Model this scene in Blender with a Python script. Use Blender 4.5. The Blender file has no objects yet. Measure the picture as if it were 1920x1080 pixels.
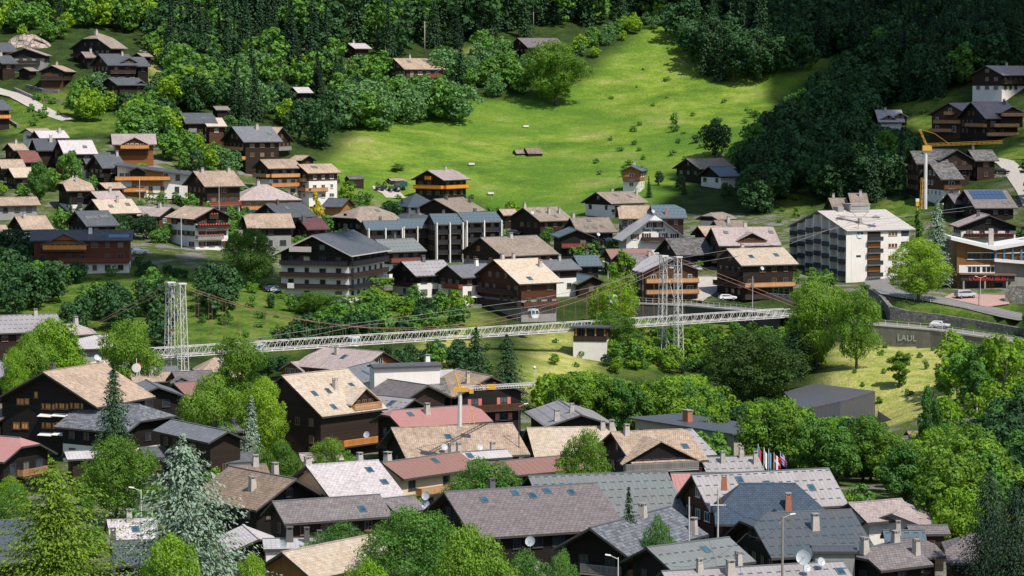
import bpy, math, random
import numpy as np
from mathutils import Vector, Matrix
random.seed(7); RNG = np.random.default_rng(7)
scene = bpy.context.scene
COL = scene.collection
R = math.radians
# ------------------------------------------------------------ camera
FPX = 960 / math.tan(R(10.0))          # focal length in pixels of the 1920 wide photograph
PITCH = R(4.02)
HZ = 540 - FPX * math.tan(PITCH)
cd = bpy.data.cameras.new('camera'); cam = bpy.data.objects.new('camera', cd); COL.objects.link(cam)
cd.sensor_width = 36; cd.lens = 18 / math.tan(R(10.0)); cd.clip_start = 1; cd.clip_end = 6000
cam.location = (0, 0, 0); cam.rotation_euler = (R(90) - PITCH, 0, 0)
scene.camera = cam
# ------------------------------------------------------------ sky and sun
SUN_EL = R(54); SUN_DIR = Vector((0.68, -0.73, 0)).normalized()
w = bpy.data.worlds.new("World"); scene.world = w; w.use_nodes = True
nt = w.node_tree; bg = nt.nodes['Background']
sky = nt.nodes.new('ShaderNodeTexSky'); sky.sky_type = 'NISHITA'; sky.sun_disc = False
sky.sun_elevation = SUN_EL; sky.sun_rotation = math.atan2(SUN_DIR.x, SUN_DIR.y)
nt.links.new(sky.outputs[0], bg.inputs[0]); bg.inputs[1].default_value = 0.115
sd = bpy.data.lights.new('sun', 'SUN'); sun = bpy.data.objects.new('sun', sd); COL.objects.link(sun)
sd.energy = 4.6; sd.angle = R(0.5); sd.color = (1.0, 0.945, 0.86)
TOSUN = Vector((SUN_DIR.x * math.cos(SUN_EL), SUN_DIR.y * math.cos(SUN_EL), math.sin(SUN_EL)))
sun.rotation_euler = TOSUN.to_track_quat('Z', 'Y').to_euler(); sun.location = (300, -100, 500)
vs = scene.view_settings; vs.view_transform = 'Standard'; vs.look = 'None'; vs.gamma = 1; vs.exposure = 0.24
scene.cycles.max_bounces = 5; scene.cycles.transparent_max_bounces = 8

# ------------------------------------------------------------ pixel <-> world
CP, SP = math.cos(PITCH), math.sin(PITCH)
def ray(px, py):
    a = (px - 960) / FPX; b = -(py - 540) / FPX
    return Vector((a, CP + b * SP, -SP + b * CP))
def at(px, py, D):
    d = ray(px, py); return d * (D / d.y)
def project(x, y, z):
    f = y * CP - z * SP; u = y * SP + z * CP
    return 960 + x / f * FPX, 540 - u / f * FPX

# ------------------------------------------------------------ terrain: a thin-plate surface through surveyed points
GP = [  # px, py, distance
 (100,560,640),(230,570,640),(60,500,700),(180,500,690),(300,540,660),(450,600,622),(520,560,655),(400,480,712),
 (600,560,668),(850,560,668),(1000,600,655),(700,640,622),(850,655,606),(1040,680,612),(940,700,590),(1100,665,628),
 (800,610,640),(1180,650,632),(1180,590,668),(1340,580,680),(1250,706,640),(1330,640,652),(1400,600,668),
 (1560,700,585),(1640,700,588),(1700,655,622),(1580,650,622),(1750,690,592),(1740,760,548),(1680,800,535),(1860,720,565),(1850,850,500),
 (1900,660,600),(1900,900,470),
 (1700,560,672),(1850,575,664),(1640,540,690),(1500,540,700),(1600,520,722),(1850,500,716),(1930,590,655),
 (700,503,742),(1000,503,742),(1250,500,735),(450,470,730),(1400,500,728),
 (850,440,805),(1100,440,800),(1250,440,790),(600,420,810),(1400,420,790),
 (250,470,712),(80,470,712),(150,415,760),(300,400,775),(400,370,815),(550,360,845),(50,380,780),(250,350,815),(50,320,825),
 (700,350,872),(850,365,868),(900,390,862),(1000,350,880),(1100,300,918),(1000,250,955),(800,300,905),(650,290,900),
 (900,200,985),(700,250,930),(1100,200,990),(1200,130,1025),(1250,60,1060),(1060,130,1025),(1380,160,1000),(1450,120,1010),
 (1400,250,930),(1300,350,862),(1200,370,842),(1500,100,1040),(1550,105,1060),
 (450,270,880),(330,260,880),(250,260,865),(100,230,895),(0,180,930),(0,100,975),(130,95,980),(250,140,950),(230,190,920),(300,140,960),
 (600,180,975),(500,200,950),(400,100,1010),(800,140,1010),(900,110,1030),(1000,90,1040),(660,95,1030),
 (100,20,1050),(0,10,1060),(400,10,1100),(800,20,1100),(1200,10,1100),(1600,0,1130),(1900,20,1100),
 (1480,400,808),(1560,330,880),(1680,410,775),(1690,190,950),(1800,240,905),(1640,235,925),(1880,290,838),(1850,370,768),(1750,330,815),(1900,330,800),(1890,180,915),
 (1900,100,985),(1600,200,975),(1830,440,738),
]
pts = []
for px, py, D in GP:
    p = at(px, py, D); pts.append((p.x, p.y, p.z))
for X in (-140, -95, -50, 0, 50, 95, 140):       # the lower town stands on the flat valley floor
    for Y in (150, 250, 340, 430): pts.append((X, Y, -58.5))
for X in (-60, -35, -10, 15): pts.append((X, 510, -58.5))
for X, Y, Z in ((-60,560,-62),(-30,560,-66),(0,560,-66),(30,560,-69),(30,500,-66),(60,500,-69),(60,560,-70),(90,500,-66),(70,440,-60),(40,600,-67),(20,585,-68)):
    pts.append((X, Y, Z))
for X in (-520, -260, 0, 260, 520):
    pts.append((X, 1400, 110)); pts.append((X, 1900, 260)); pts.append((X, 2300, 360))
for Y, Z in ((100,-58.5),(350,-58),(560,-58),(700,-38),(850,-15),(1000,15),(1150,60)):
    pts.append((-300, Y, Z)); pts.append((320, Y, Z + 2)); pts.append((-560, Y, Z)); pts.append((560, Y, Z + 4))
PT = np.array(pts); SC = 100.0
def _phi(r2): return 0.5 * r2 * np.log(r2 + 1e-9)
def _tps(P, lam=0.006):
    n = len(P); xy = P[:, :2] / SC
    r2 = ((xy[:, None] - xy[None]) ** 2).sum(-1)
    K = _phi(r2) + lam * np.eye(n); Q = np.hstack([np.ones((n, 1)), xy])
    A = np.block([[K, Q], [Q.T, np.zeros((3, 3))]])
    return xy, np.linalg.solve(A, np.concatenate([P[:, 2], np.zeros(3)]))
_xy, _w = _tps(PT)
GX = np.arange(-540, 541, 3.0); GY = np.arange(90, 2101, 3.0)
GZ = np.zeros((len(GY), len(GX)))
for j, y in enumerate(GY):
    q = np.stack([GX / SC, np.full_like(GX, y / SC)], 1)
    r2 = ((q[:, None] - _xy[None]) ** 2).sum(-1)
    GZ[j] = _phi(r2) @ _w[:-3] + _w[-3] + q @ _w[-2:]
_mx, _my = np.meshgrid(GX, GY)
_am = np.clip((_my - 780) / 150, 0, 1)
GZ += _am * (0.55 * np.sin(_mx / 9 + 1.3 * np.sin(_my / 17)) * np.sin(_my / 13 + 0.8 * np.sin(_mx / 21)) + 0.18 * np.sin(_mx / 3.7 + _my / 6.1))
RP = [(1185,566,690),(1300,571,684),(1400,580,674),(1480,591,664),(1560,599,658),(1650,607,652),(1760,616,646),(1860,630,638),(1960,646,630)]
RW = [at(*p) for p in RP]
def _carve():
    """the gorge road is cut into the slope: a drop in front of it, a bank behind it"""
    best = np.full(GZ.shape, 1e9); off = np.zeros(GZ.shape); rz = np.zeros(GZ.shape); un = np.zeros(GZ.shape)
    for i, (a, b) in enumerate(zip(RW[:-1], RW[1:])):
        dx, dy = b.x - a.x, b.y - a.y; L2 = dx * dx + dy * dy; t = np.clip(((_mx - a.x) * dx + (_my - a.y) * dy) / L2, 0, 1)
        qx, qy = _mx - a.x - t * dx, _my - a.y - t * dy; d = np.hypot(qx, qy); s = (qx * dy - qy * dx) / math.sqrt(L2)
        m = d < best; best[m] = d[m]; off[m] = np.where(s >= 0, d, -d)[m]; rz[m] = (a.z + t * (b.z - a.z))[m]; un[m] = (i + t)[m]
    on = (best < 40) & (un > .02) & (un < len(RW) - 1.02)
    dep = np.where(un > 3.2, 4.6, 3.6)
    m = on & (off > 0) & (off < 22); GZ[m] = np.minimum(GZ[m], (rz - dep - (off - 3.6) * .10)[m])
    m = on & (off <= 0) & (off > -4); GZ[m] = np.minimum(GZ[m], (rz - .6)[m])
    m = on & (off <= -4) & (off > -12) & (un > 4.6); GZ[m] = np.minimum(GZ[m], (rz - .1)[m])
    up = np.interp(un, [4.6, 5, 5.6, 6.3, 8], [4.5, 4.2, 2.4, 1.9, 1.9])
    m = on & (off < -13.5) & (off > -19) & (un > 4.8); GZ[m] = np.maximum(GZ[m], (rz + up)[m])
_carve()
def gz(x, y):
    i = min(max((x - GX[0]) / 3, 0), len(GX) - 1.001); j = min(max((y - GY[0]) / 3, 0), len(GY) - 1.001)
    a, b = int(i), int(j); u, v = i - a, j - b
    return float((GZ[b, a] * (1 - u) + GZ[b, a + 1] * u) * (1 - v) + (GZ[b + 1, a] * (1 - u) + GZ[b + 1, a + 1] * u) * v)
def hit(px, py, H=0.0, near=180, far=1700):
    """distance at which the line of sight through a pixel is H above the ground"""
    d = ray(px, py); Y = near; prev = None
    while Y < far:
        p = d * (Y / d.y); e = p.z - gz(p.x, p.y) - H
        if e <= 0: return Y if prev is None else Y - 2 * (-e) / max(prev - e, 1e-6)
        prev = e; Y += 2
    return far
def ground(px, py, near=180):
    D = hit(px, py, 0, near); p = at(px, py, D); return Vector((p.x, p.y, gz(p.x, p.y)))

# ------------------------------------------------------------ tagging
def tag(o, label=None, cat=None, group=None, kind=None):
    if label: o['label'] = label
    if cat: o['category'] = cat
    if group: o['group'] = group
    if kind: o['kind'] = kind
    return o
def empty(name, loc, rz=0, parent=None):
    o = bpy.data.objects.new(name, None); COL.objects.link(o); o.location = loc; o.rotation_euler = (0, 0, rz)
    o.empty_display_size = .5
    if parent: o.parent = parent
    return o
def link(name, mesh, parent=None, loc=None, rz=None):
    o = bpy.data.objects.new(name, mesh); COL.objects.link(o)
    if parent: o.parent = parent
    if loc is not None: o.location = loc
    if rz is not None: o.rotation_euler = (0, 0, rz)
    return o

# ------------------------------------------------------------ mesh builder
class MB:
    def __init__(s): s.v = []; s.f = []; s.m = []
    def poly(s, pts, mi=0):
        n = len(s.v); s.v += [tuple(p) for p in pts]; s.f.append(tuple(range(n, n + len(pts)))); s.m.append(mi)
    def box(s, x0, x1, y0, y1, z0, z1, mi=0):
        n = len(s.v)
        s.v += [(x0,y0,z0),(x1,y0,z0),(x1,y1,z0),(x0,y1,z0),(x0,y0,z1),(x1,y0,z1),(x1,y1,z1),(x0,y1,z1)]
        for f in ((0,3,2,1),(4,5,6,7),(0,1,5,4),(1,2,6,5),(2,3,7,6),(3,0,4,7)): s.f.append(tuple(n + i for i in f)); s.m.append(mi)
    def frustum(s, x, y, z0, z1, a0, b0, a1, b1, mi=0):
        n = len(s.v)
        s.v += [(x-a0,y-b0,z0),(x+a0,y-b0,z0),(x+a0,y+b0,z0),(x-a0,y+b0,z0),(x-a1,y-b1,z1),(x+a1,y-b1,z1),(x+a1,y+b1,z1),(x-a1,y+b1,z1)]
        for f in ((0,3,2,1),(4,5,6,7),(0,1,5,4),(1,2,6,5),(2,3,7,6),(3,0,4,7)): s.f.append(tuple(n + i for i in f)); s.m.append(mi)
    def prism(s, a, b, mi=0):
        """closed solid between two matching outlines"""
        n = len(s.v); k = len(a); s.v += [tuple(p) for p in a] + [tuple(p) for p in b]
        s.f.append(tuple(range(n + k - 1, n - 1, -1))); s.f.append(tuple(range(n + k, n + 2 * k))); s.m += [mi, mi]
        for i in range(k):
            j = (i + 1) % k; s.f.append((n + i, n + j, n + k + j, n + k + i)); s.m.append(mi)
    def slab(s, top, th, mi=0):
        """polygon given counter-clockwise from above, thickened downwards"""
        s.prism([(p[0], p[1], p[2] - th) for p in top], top, mi)
    def tube(s, a, b, r0, r1=None, n=6, mi=0):
        r1 = r0 if r1 is None else r1
        a = Vector(a); b = Vector(b); d = (b - a)
        if d.length < 1e-6: return
        d.normalize(); u = d.orthogonal().normalized(); w_ = d.cross(u)
        A = [a + (u * math.cos(t) + w_ * math.sin(t)) * r0 for t in [2 * math.pi * i / n for i in range(n)]]
        B = [b + (u * math.cos(t) + w_ * math.sin(t)) * r1 for t in [2 * math.pi * i / n for i in range(n)]]
        s.prism(A, B, mi)
    def path(s, P, r, n=5, mi=0):
        for a, b in zip(P[:-1], P[1:]): s.tube(a, b, r, r, n, mi)
    def mesh(s, name, mats, smooth=False, uv=True):
        me = bpy.data.meshes.new(name); me.from_pydata(s.v, [], s.f)
        if not isinstance(mats, (list, tuple)): mats = [mats]
        for m in mats: me.materials.append(m)
        if len(mats) > 1: me.polygons.foreach_set('material_index', s.m)
        if uv:
            ul = me.uv_layers.new(name='UVMap'); Z = Vector((0, 0, 1)); out = []
            for p in me.polygons:
                nn = p.normal; u = Z.cross(nn)
                u = u.normalized() if u.length > 1e-3 else Vector((1, 0, 0))
                vv = nn.cross(u)
                for vi in p.vertices:
                    c = me.vertices[vi].co; out += [c.dot(u), c.dot(vv)]
            ul.data.foreach_set('uv', out)
        if smooth: me.polygons.foreach_set('use_smooth', [True] * len(me.polygons))
        me.update(); return me
    def build(s, name, mats, parent=None, loc=None, rz=None, smooth=False):
        return link(name, s.mesh(name, mats, smooth), parent, loc, rz)

# ------------------------------------------------------------ materials
def newmat(name):
    m = bpy.data.materials.new(name); m.use_nodes = True; t = m.node_tree
    return m, t, t.nodes['Principled BSDF']
def N(t, kind, **kw):
    n = t.nodes.new(kind)
    for k, v in kw.items():
        if k in n.inputs: n.inputs[k].default_value = v
        else: setattr(n, k, v)
    return n
def mathn(t, op, a, b=None, c=None):
    n = t.nodes.new('ShaderNodeMath'); n.operation = op
    for i, x in enumerate((a, b, c)):
        if x is None: continue
        if isinstance(x, (int, float)): n.inputs[i].default_value = x
        else: t.links.new(x, n.inputs[i])
    return n.outputs[0]
def mixc(t, fac, a, b, mode='MIX'):
    n = t.nodes.new('ShaderNodeMix'); n.data_type = 'RGBA'; n.blend_type = mode
    for i, x in ((0, fac), (6, a), (7, b)):
        if isinstance(x, (int, float)): n.inputs[i].default_value = x
        elif isinstance(x, (tuple, list)): n.inputs[i].default_value = (*x[:3], 1)
        else: t.links.new(x, n.inputs[i])
    return n.outputs[2]
def ramp(t, fac, stops):
    n = t.nodes.new('ShaderNodeValToRGB'); e = n.color_ramp.elements
    while len(e) < len(stops): e.new(0.5)
    for i, (p, c) in enumerate(stops):
        e[i].position = p; e[i].color = (*c[:3], 1) if isinstance(c, (tuple, list)) else (c, c, c, 1)
    t.links.new(fac, n.inputs[0]); return n.outputs[0]
def noise(t, vec, scale, detail=4, rough=.55, out=0):
    n = N(t, 'ShaderNodeTexNoise', Scale=scale, Detail=detail, Roughness=rough)
    if vec is not None: t.links.new(vec, n.inputs['Vector'])
    return n.outputs[out]
def uvx(t):
    u = t.nodes.new('ShaderNodeUVMap'); s = t.nodes.new('ShaderNodeSeparateXYZ'); t.links.new(u.outputs[0], s.inputs[0])
    return u.outputs[0], s.outputs[0], s.outputs[1]
def rnd(t):
    return t.nodes.new('ShaderNodeObjectInfo').outputs['Random']
def bump(t, b, h, strength=.4, dist=.05):
    n = N(t, 'ShaderNodeBump', Strength=strength, Distance=dist); t.links.new(h, n.inputs['Height']); t.links.new(n.outputs[0], b.inputs['Normal'])
def vary(t, col, amt=.25):
    r = rnd(t); k = mathn(t, 'MULTIPLY_ADD', r, amt, 1 - amt / 2)
    n = t.nodes.new('ShaderNodeVectorMath'); n.operation = 'SCALE'; t.links.new(col, n.inputs[0]); t.links.new(k, n.inputs[3])
    return n.outputs[0]
def geo_pos(t): return t.nodes.new('ShaderNodeNewGeometry').outputs['Position']

def shingle(name, c1, c2, c3, row=.42, wid=.3, gap=.03, stain=(.10,.085,.07), amt=.3, rough=.75):
    """c1/c2 course colours, c3 joint colour, weather stains and lichen on top"""
    m, t, b = newmat(name); uv, u, v = uvx(t)
    br = N(t, 'ShaderNodeTexBrick', Scale=1.0); br.offset = .5
    for k, x in (('Color1', c1), ('Color2', c2), ('Mortar', c3)): br.inputs[k].default_value = (*x, 1)
    br.inputs['Mortar Size'].default_value = gap; br.inputs['Brick Width'].default_value = wid; br.inputs['Row Height'].default_value = row
    br.inputs['Mortar Smooth'].default_value = .3
    t.links.new(uv, br.inputs['Vector'])
    pos = geo_pos(t)
    n1 = noise(t, pos, .22, 5, .65); n2 = noise(t, pos, 1.6, 5, .7)
    mp = N(t, 'ShaderNodeMapping'); mp.inputs['Scale'].default_value = (1.4, .16, 1); t.links.new(uv, mp.inputs[0])
    n3 = noise(t, mp.outputs[0], 1.0, 4, .6)          # streaks down the slope
    s = ramp(t, mathn(t, 'ADD', mathn(t, 'MULTIPLY', n1, .6), mathn(t, 'MULTIPLY', n3, .45)), [(.46, 0), (.66, 1)])
    c = mixc(t, mathn(t, 'MULTIPLY', s, amt), br.outputs[0], stain)
    c = mixc(t, .7, c, ramp(t, n2, [(.28, .5), (.72, 1.3)]), 'MULTIPLY')
    c = mixc(t, ramp(t, noise(t, pos, .7, 5, .75), [(.60, 0), (.70, amt * .8)]), c, tuple(x * .55 for x in c1))
    t.links.new(vary(t, c, .22), b.inputs['Base Color']); b.inputs['Roughness'].default_value = rough
    b.inputs['Specular IOR Level'].default_value = .25
    bump(t, b, mathn(t, 'ADD', br.outputs[1], mathn(t, 'MULTIPLY', n2, -.6)), .5, -.04)
    return m
def seam_metal(name, col, dash=True, seam=.55, rough=.42, dcol=(.03,.035,.04), metal=.15, patina=(.16,.12,.09)):
    m, t, b = newmat(name); uv, u, v = uvx(t); pos = geo_pos(t)
    f = mathn(t, 'FRACT', mathn(t, 'DIVIDE', u, seam)); sm = mathn(t, 'LESS_THAN', f, .12)
    n1 = noise(t, pos, .35, 5, .6); n2 = noise(t, pos, 3, 3, .6)
    base = mixc(t, ramp(t, n1, [(.4, 0), (.75, .35)]), col, patina)
    base = mixc(t, .35, base, ramp(t, n2, [(.3, .7), (.7, 1.15)]), 'MULTIPLY')
    c = mixc(t, mathn(t, 'MULTIPLY', sm, .45), base, tuple(x * .45 for x in col))
    if dash:
        fv = mathn(t, 'FRACT', mathn(t, 'DIVIDE', v, 1.75)); a = mathn(t, 'LESS_THAN', fv, .13)
        row = mathn(t, 'FLOOR', mathn(t, 'DIVIDE', v, 1.75))
        fu = mathn(t, 'FRACT', mathn(t, 'ADD', mathn(t, 'DIVIDE', u, 1.1), mathn(t, 'MULTIPLY', row, .5))); d = mathn(t, 'LESS_THAN', fu, .5)
        c = mixc(t, mathn(t, 'MULTIPLY', mathn(t, 'MULTIPLY', a, d), .85), c, dcol)
    t.links.new(vary(t, c, .2), b.inputs['Base Color']); b.inputs['Roughness'].default_value = rough; b.inputs['Metallic'].default_value = metal
    bump(t, b, sm, .5, .04); return m
def wood(name, c1, c2, plank=.22, rough=.7, vert=False):
    m, t, b = newmat(name); uv, u, v = uvx(t); pos = geo_pos(t)
    q = u if vert else v
    k = mathn(t, 'DIVIDE', q, plank); f = mathn(t, 'FRACT', k); gap = mathn(t, 'LESS_THAN', f, .1)
    wn = t.nodes.new('ShaderNodeTexWhiteNoise'); wn.noise_dimensions = '1D'; t.links.new(mathn(t, 'FLOOR', k), wn.inputs['W'])
    n1 = noise(t, pos, .5, 4, .6)
    c = mixc(t, mathn(t, 'MULTIPLY_ADD', wn.outputs[0], .6, mathn(t, 'MULTIPLY', n1, .4)), c1, c2)
    c = mixc(t, mathn(t, 'MULTIPLY', gap, .7), c, tuple(x * .25 for x in c1))
    t.links.new(vary(t, c, .3), b.inputs['Base Color']); b.inputs['Roughness'].default_value = rough
    b.inputs['Specular IOR Level'].default_value = .2
    return m
def plaster(name, c, amt=.25, rough=.85):
    m, t, b = newmat(name); pos = geo_pos(t); uv, u, v = uvx(t)
    n1 = noise(t, pos, .6, 5, .6); mp = N(t, 'ShaderNodeMapping'); mp.inputs['Scale'].default_value = (1.6, .25, 1); t.links.new(uv, mp.inputs[0])
    n3 = noise(t, mp.outputs[0], 1, 3)
    col = mixc(t, amt, c, ramp(t, mathn(t, 'MULTIPLY', mathn(t, 'ADD', n1, n3), .5), [(.35, .55), (.6, 1.0)]), 'MULTIPLY')
    t.links.new(col, b.inputs['Base Color']); b.inputs['Roughness'].default_value = rough
    return m
def plain(name, c, rough=.6, metal=0, amt=.2, scale=2, emit=None):
    m, t, b = newmat(name)
    n1 = noise(t, geo_pos(t), scale, 4)
    t.links.new(mixc(t, amt, c, ramp(t, n1, [(.3, .6), (.7, 1.15)]), 'MULTIPLY'), b.inputs['Base Color'])
    b.inputs['Roughness'].default_value = rough; b.inputs['Metallic'].default_value = metal
    return m
def glass(name, c=(.02,.03,.04), rough=.08):
    m, t, b = newmat(name)
    n1 = noise(t, geo_pos(t), .8, 2)
    t.links.new(mixc(t, ramp(t, n1, [(.4, 0), (.7, .6)]), c, tuple(x * 3 for x in c)), b.inputs['Base Color'])
    b.inputs['Roughness'].default_value = rough; b.inputs['Specular IOR Level'].default_value = .8
    return m
def stone(name, c1=(.30,.28,.25), c2=(.16,.15,.14), scale=1.3):
    m, t, b = newmat(name); pos = geo_pos(t)
    vo = N(t, 'ShaderNodeTexVoronoi', Scale=scale); vo.feature = 'F1'; t.links.new(pos, vo.inputs['Vector'])
    ed = N(t, 'ShaderNodeTexVoronoi', Scale=scale); ed.feature = 'DISTANCE_TO_EDGE'; t.links.new(pos, ed.inputs['Vector'])
    sp = t.nodes.new('ShaderNodeSeparateColor'); t.links.new(vo.outputs['Color'], sp.inputs[0])
    c = mixc(t, sp.outputs[0], c1, c2); g = ramp(t, ed.outputs[0], [(.0, 1), (.09, 0)])
    c = mixc(t, g, c, (.06,.055,.05)); n2 = noise(t, pos, .3, 4); c = mixc(t, ramp(t, n2, [(.5, 0), (.7, .6)]), c, (.09,.11,.05))
    t.links.new(c, b.inputs['Base Color']); b.inputs['Roughness'].default_value = .9; bump(t, b, ed.outputs[0], .6, .15)
    return m
def leafmat(name, c1, c2, trans=.3, c3=None):
    m = bpy.data.materials.new(name); m.use_nodes = True; t = m.node_tree; b = t.nodes['Principled BSDF']; out = t.nodes['Material Output']
    pos = geo_pos(t); n1 = noise(t, pos, .45, 3, .6)
    r = rnd(t); f = mathn(t, 'MULTIPLY_ADD', r, .6, mathn(t, 'MULTIPLY', n1, .7))
    c = mixc(t, ramp(t, f, [(.15, 0), (.95, 1)]), c1, c2)
    at_ = t.nodes.new('ShaderNodeAttribute'); at_.attribute_name = 'leaf'
    c = mixc(t, .6, c, ramp(t, at_.outputs['Fac'], [(0, .45), (1, 1.45)]), 'MULTIPLY')
    t.links.new(c, b.inputs['Base Color']); b.inputs['Roughness'].default_value = .65; b.inputs['Specular IOR Level'].default_value = .25
    tr = t.nodes.new('ShaderNodeBsdfTranslucent'); tc = mixc(t, 1.0, c, (1.3, 1.25, .5), 'MULTIPLY'); t.links.new(tc, tr.inputs[0])
    mx = t.nodes.new('ShaderNodeMixShader'); mx.inputs[0].default_value = trans
    t.links.new(b.outputs[0], mx.inputs[1]); t.links.new(tr.outputs[0], mx.inputs[2]); t.links.new(mx.outputs[0], out.inputs[0])
    return m

ROOF = {
 'tan': shingle('weathered_wood_shingle', (.54,.41,.31), (.42,.31,.23), (.22,.16,.11), amt=.42),
 'tan2': shingle('grey_wood_shingle', (.36,.29,.235), (.28,.225,.18), (.14,.11,.09), amt=.45),
 'brown': shingle('brown_wood_shingle', (.34,.25,.18), (.23,.165,.12), (.10,.07,.05), stain=(.09,.08,.06), amt=.55),
 'pink': shingle('pale_rose_tile', (.44,.36,.34), (.405,.33,.315), (.24,.19,.19), row=.34, wid=.5),
 'white': shingle('pale_fibre_tile', (.55,.50,.50), (.52,.47,.475), (.3,.26,.27), row=.4, wid=.6, amt=.12),
 'bright': shingle('sunbleached_tile', (.58,.48,.39), (.53,.435,.35), (.34,.28,.22), amt=.35, stain=(.36,.27,.12)),
 'tile': shingle('brown_grey_tile', (.175,.15,.153), (.15,.127,.13), (.06,.05,.05), row=.45, wid=.6, amt=.2, stain=(.11,.09,.09)),
 'tile2': shingle('worn_grey_tile', (.22,.195,.195), (.16,.14,.145), (.08,.065,.065), row=.4, wid=.45, amt=.3),
 'slate': shingle('dark_slate', (.115,.122,.135), (.088,.094,.105), (.045,.05,.055), row=.4, wid=.4, stain=(.14,.14,.14), amt=.25, rough=.5),
 'slate2': shingle('mottled_grey_slate', (.215,.225,.245), (.10,.105,.12), (.05,.055,.06), row=.45, wid=.55, amt=.15, rough=.5),
 'greys': shingle('mid_grey_slate', (.20,.205,.22), (.17,.175,.19), (.09,.095,.10), row=.35, wid=.4, amt=.2, rough=.5),
 'blue': shingle('blue_shingle', (.045,.075,.115), (.035,.06,.095), (.02,.033,.05), row=.3, wid=.5, amt=.1, rough=.6),
 'old': shingle('old_dark_shingle', (.20,.19,.185), (.075,.07,.068), (.03,.03,.03), row=.5, wid=.7, amt=.3),
 'rust': shingle('rusty_red_roof', (.26,.10,.075), (.20,.08,.06), (.12,.05,.04), amt=.3),
 'gmetal': seam_metal('grey_green_metal', (.205,.225,.218)),
 'lmetal': seam_metal('light_grey_metal', (.365,.34,.34)),
 'cmetal': seam_metal('cream_metal', (.62,.56,.50), patina=(.50,.43,.37), dcol=(.35,.31,.28)),
 'pmetal': seam_metal('pale_metal', (.52,.49,.48), dash=False),
 'nmetal': seam_metal('near_blue_grey_metal', (.078,.098,.115)),
 'bmetal': seam_metal('blue_grey_metal', (.105,.15,.175)),
 'dmetal': seam_metal('dark_metal', (.075,.085,.10), dash=False),
 'dbmetal': seam_metal('dark_blue_metal', (.06,.085,.105), dash=True, dcol=(.012,.015,.02)),
 'rmetal': seam_metal('faded_red_metal', (.42,.20,.18), dash=False, patina=(.45,.26,.22)),
 'rmetal2': seam_metal('brown_red_metal', (.27,.145,.115), dash=False, seam=.9, patina=(.3,.18,.14)),
 'maroon': seam_metal('maroon_metal', (.13,.045,.05), dash=False),
}
WALL = {
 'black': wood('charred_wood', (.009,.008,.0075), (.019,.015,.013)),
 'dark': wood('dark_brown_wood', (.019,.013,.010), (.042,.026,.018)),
 'brown': wood('brown_wood', (.060,.030,.018), (.11,.052,.028)),
 'orange': wood('honey_wood', (.30,.135,.045), (.42,.20,.075), vert=True),
 'amber': wood('varnished_wood', (.20,.075,.022), (.33,.13,.04)),
 'red': wood('red_brown_wood', (.075,.026,.016), (.12,.042,.024)),
 'white': plaster('white_plaster', (.72,.68,.63)),
 'cream': plaster('cream_plaster', (.66,.52,.33)),
 'grey': plaster('grey_concrete', (.28,.27,.255), .5),
 'slate': shingle('slate_cladding', (.10,.115,.125), (.08,.09,.10), (.04,.045,.05)),
}
STONE = stone('rubble_stone'); STONE2 = stone('pale_rock', (.5,.47,.43), (.3,.28,.26), .9)
CONC = plaster('weathered_concrete', (.30,.28,.26), .6); PCONC = plaster('pale_concrete', (.48,.45,.42), .4)
GLASS = glass('window_glass'); GLASSB = glass('skylight_glass', (.02,.06,.09), .1)
PANEW = plain('curtained_pane', (.16,.15,.13), .3, amt=.5, scale=.9)
FR = {'white': plain('white_frame', (.7,.67,.62), .5), 'wood': plain('wooden_frame', (.20,.10,.05), .6), 'dark': plain('dark_frame', (.05,.04,.035), .6), 'amber': plain('amber_frame', (.5,.22,.06), .5)}
STEEL = plain('galvanised_steel', (.66,.63,.60), .5, .1, .3, .8)
DSTEEL = plain('dark_steel', (.06,.065,.07), .5, .3)
FASC = {'dark': plain('dark_fascia', (.05,.045,.042), .6), 'white': plain('pale_fascia', (.5,.46,.43), .6), 'grey': plain('grey_flashing', (.13,.14,.15), .5)}
CHIM = plain('rendered_chimney', (.42,.38,.34), .9, 0, .5, 1.5); CHIMD = plain('dark_chimney', (.09,.085,.085), .7); CHIMB = plain('brick_chimney', (.35,.13,.07), .9)
LEAF = {
 'spruce': leafmat('spruce_needles', (0.014,0.035,0.018), (0.035,0.084,0.03), .12),
 'dark': leafmat('dark_green_leaves', (0.016,0.049,0.019), (0.041,0.105,0.032), .22),  # naturally dark green foliage
 'broad': leafmat('broad_leaves', (.052,.135,.016), (.165,.295,.030), .32),
 'warm': leafmat('copper_green_leaves', (.016,.046,.008), (.048,.098,.016), .25),
 'lime': leafmat('lime_leaves', (0.135,0.284,0.019), (0.243,0.392,0.03), .38),
 'mid': leafmat('mid_green_leaves', (0.051,0.15,0.03), (0.12,0.262,0.042), .32),
 'bluish': leafmat('blue_green_leaves', (0.065,0.169,0.061), (0.128,0.257,0.088), .3),
 'blue': leafmat('blue_spruce_needles', (.17,.25,.18), (.32,.41,.30), .15),
 'larch': leafmat('larch_needles', (0.098,0.182,0.013), (0.169,0.267,0.021), .3),
 'gold': leafmat('golden_leaves', (.38,.33,.02), (.5,.42,.03), .3),
 'hedge': leafmat('hedge_leaves', (0.058,0.143,0.016), (0.104,0.208,0.023), .2),
 'purple': leafmat('purple_leaves', (.03,.014,.02), (.05,.02,.026), .2),
}
BARK = plain('bark', (.075,.06,.047), .9, 0, .6, 3); BARKP = plain('pale_bark', (.30,.26,.21), .9, 0, .6, 2)
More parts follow.
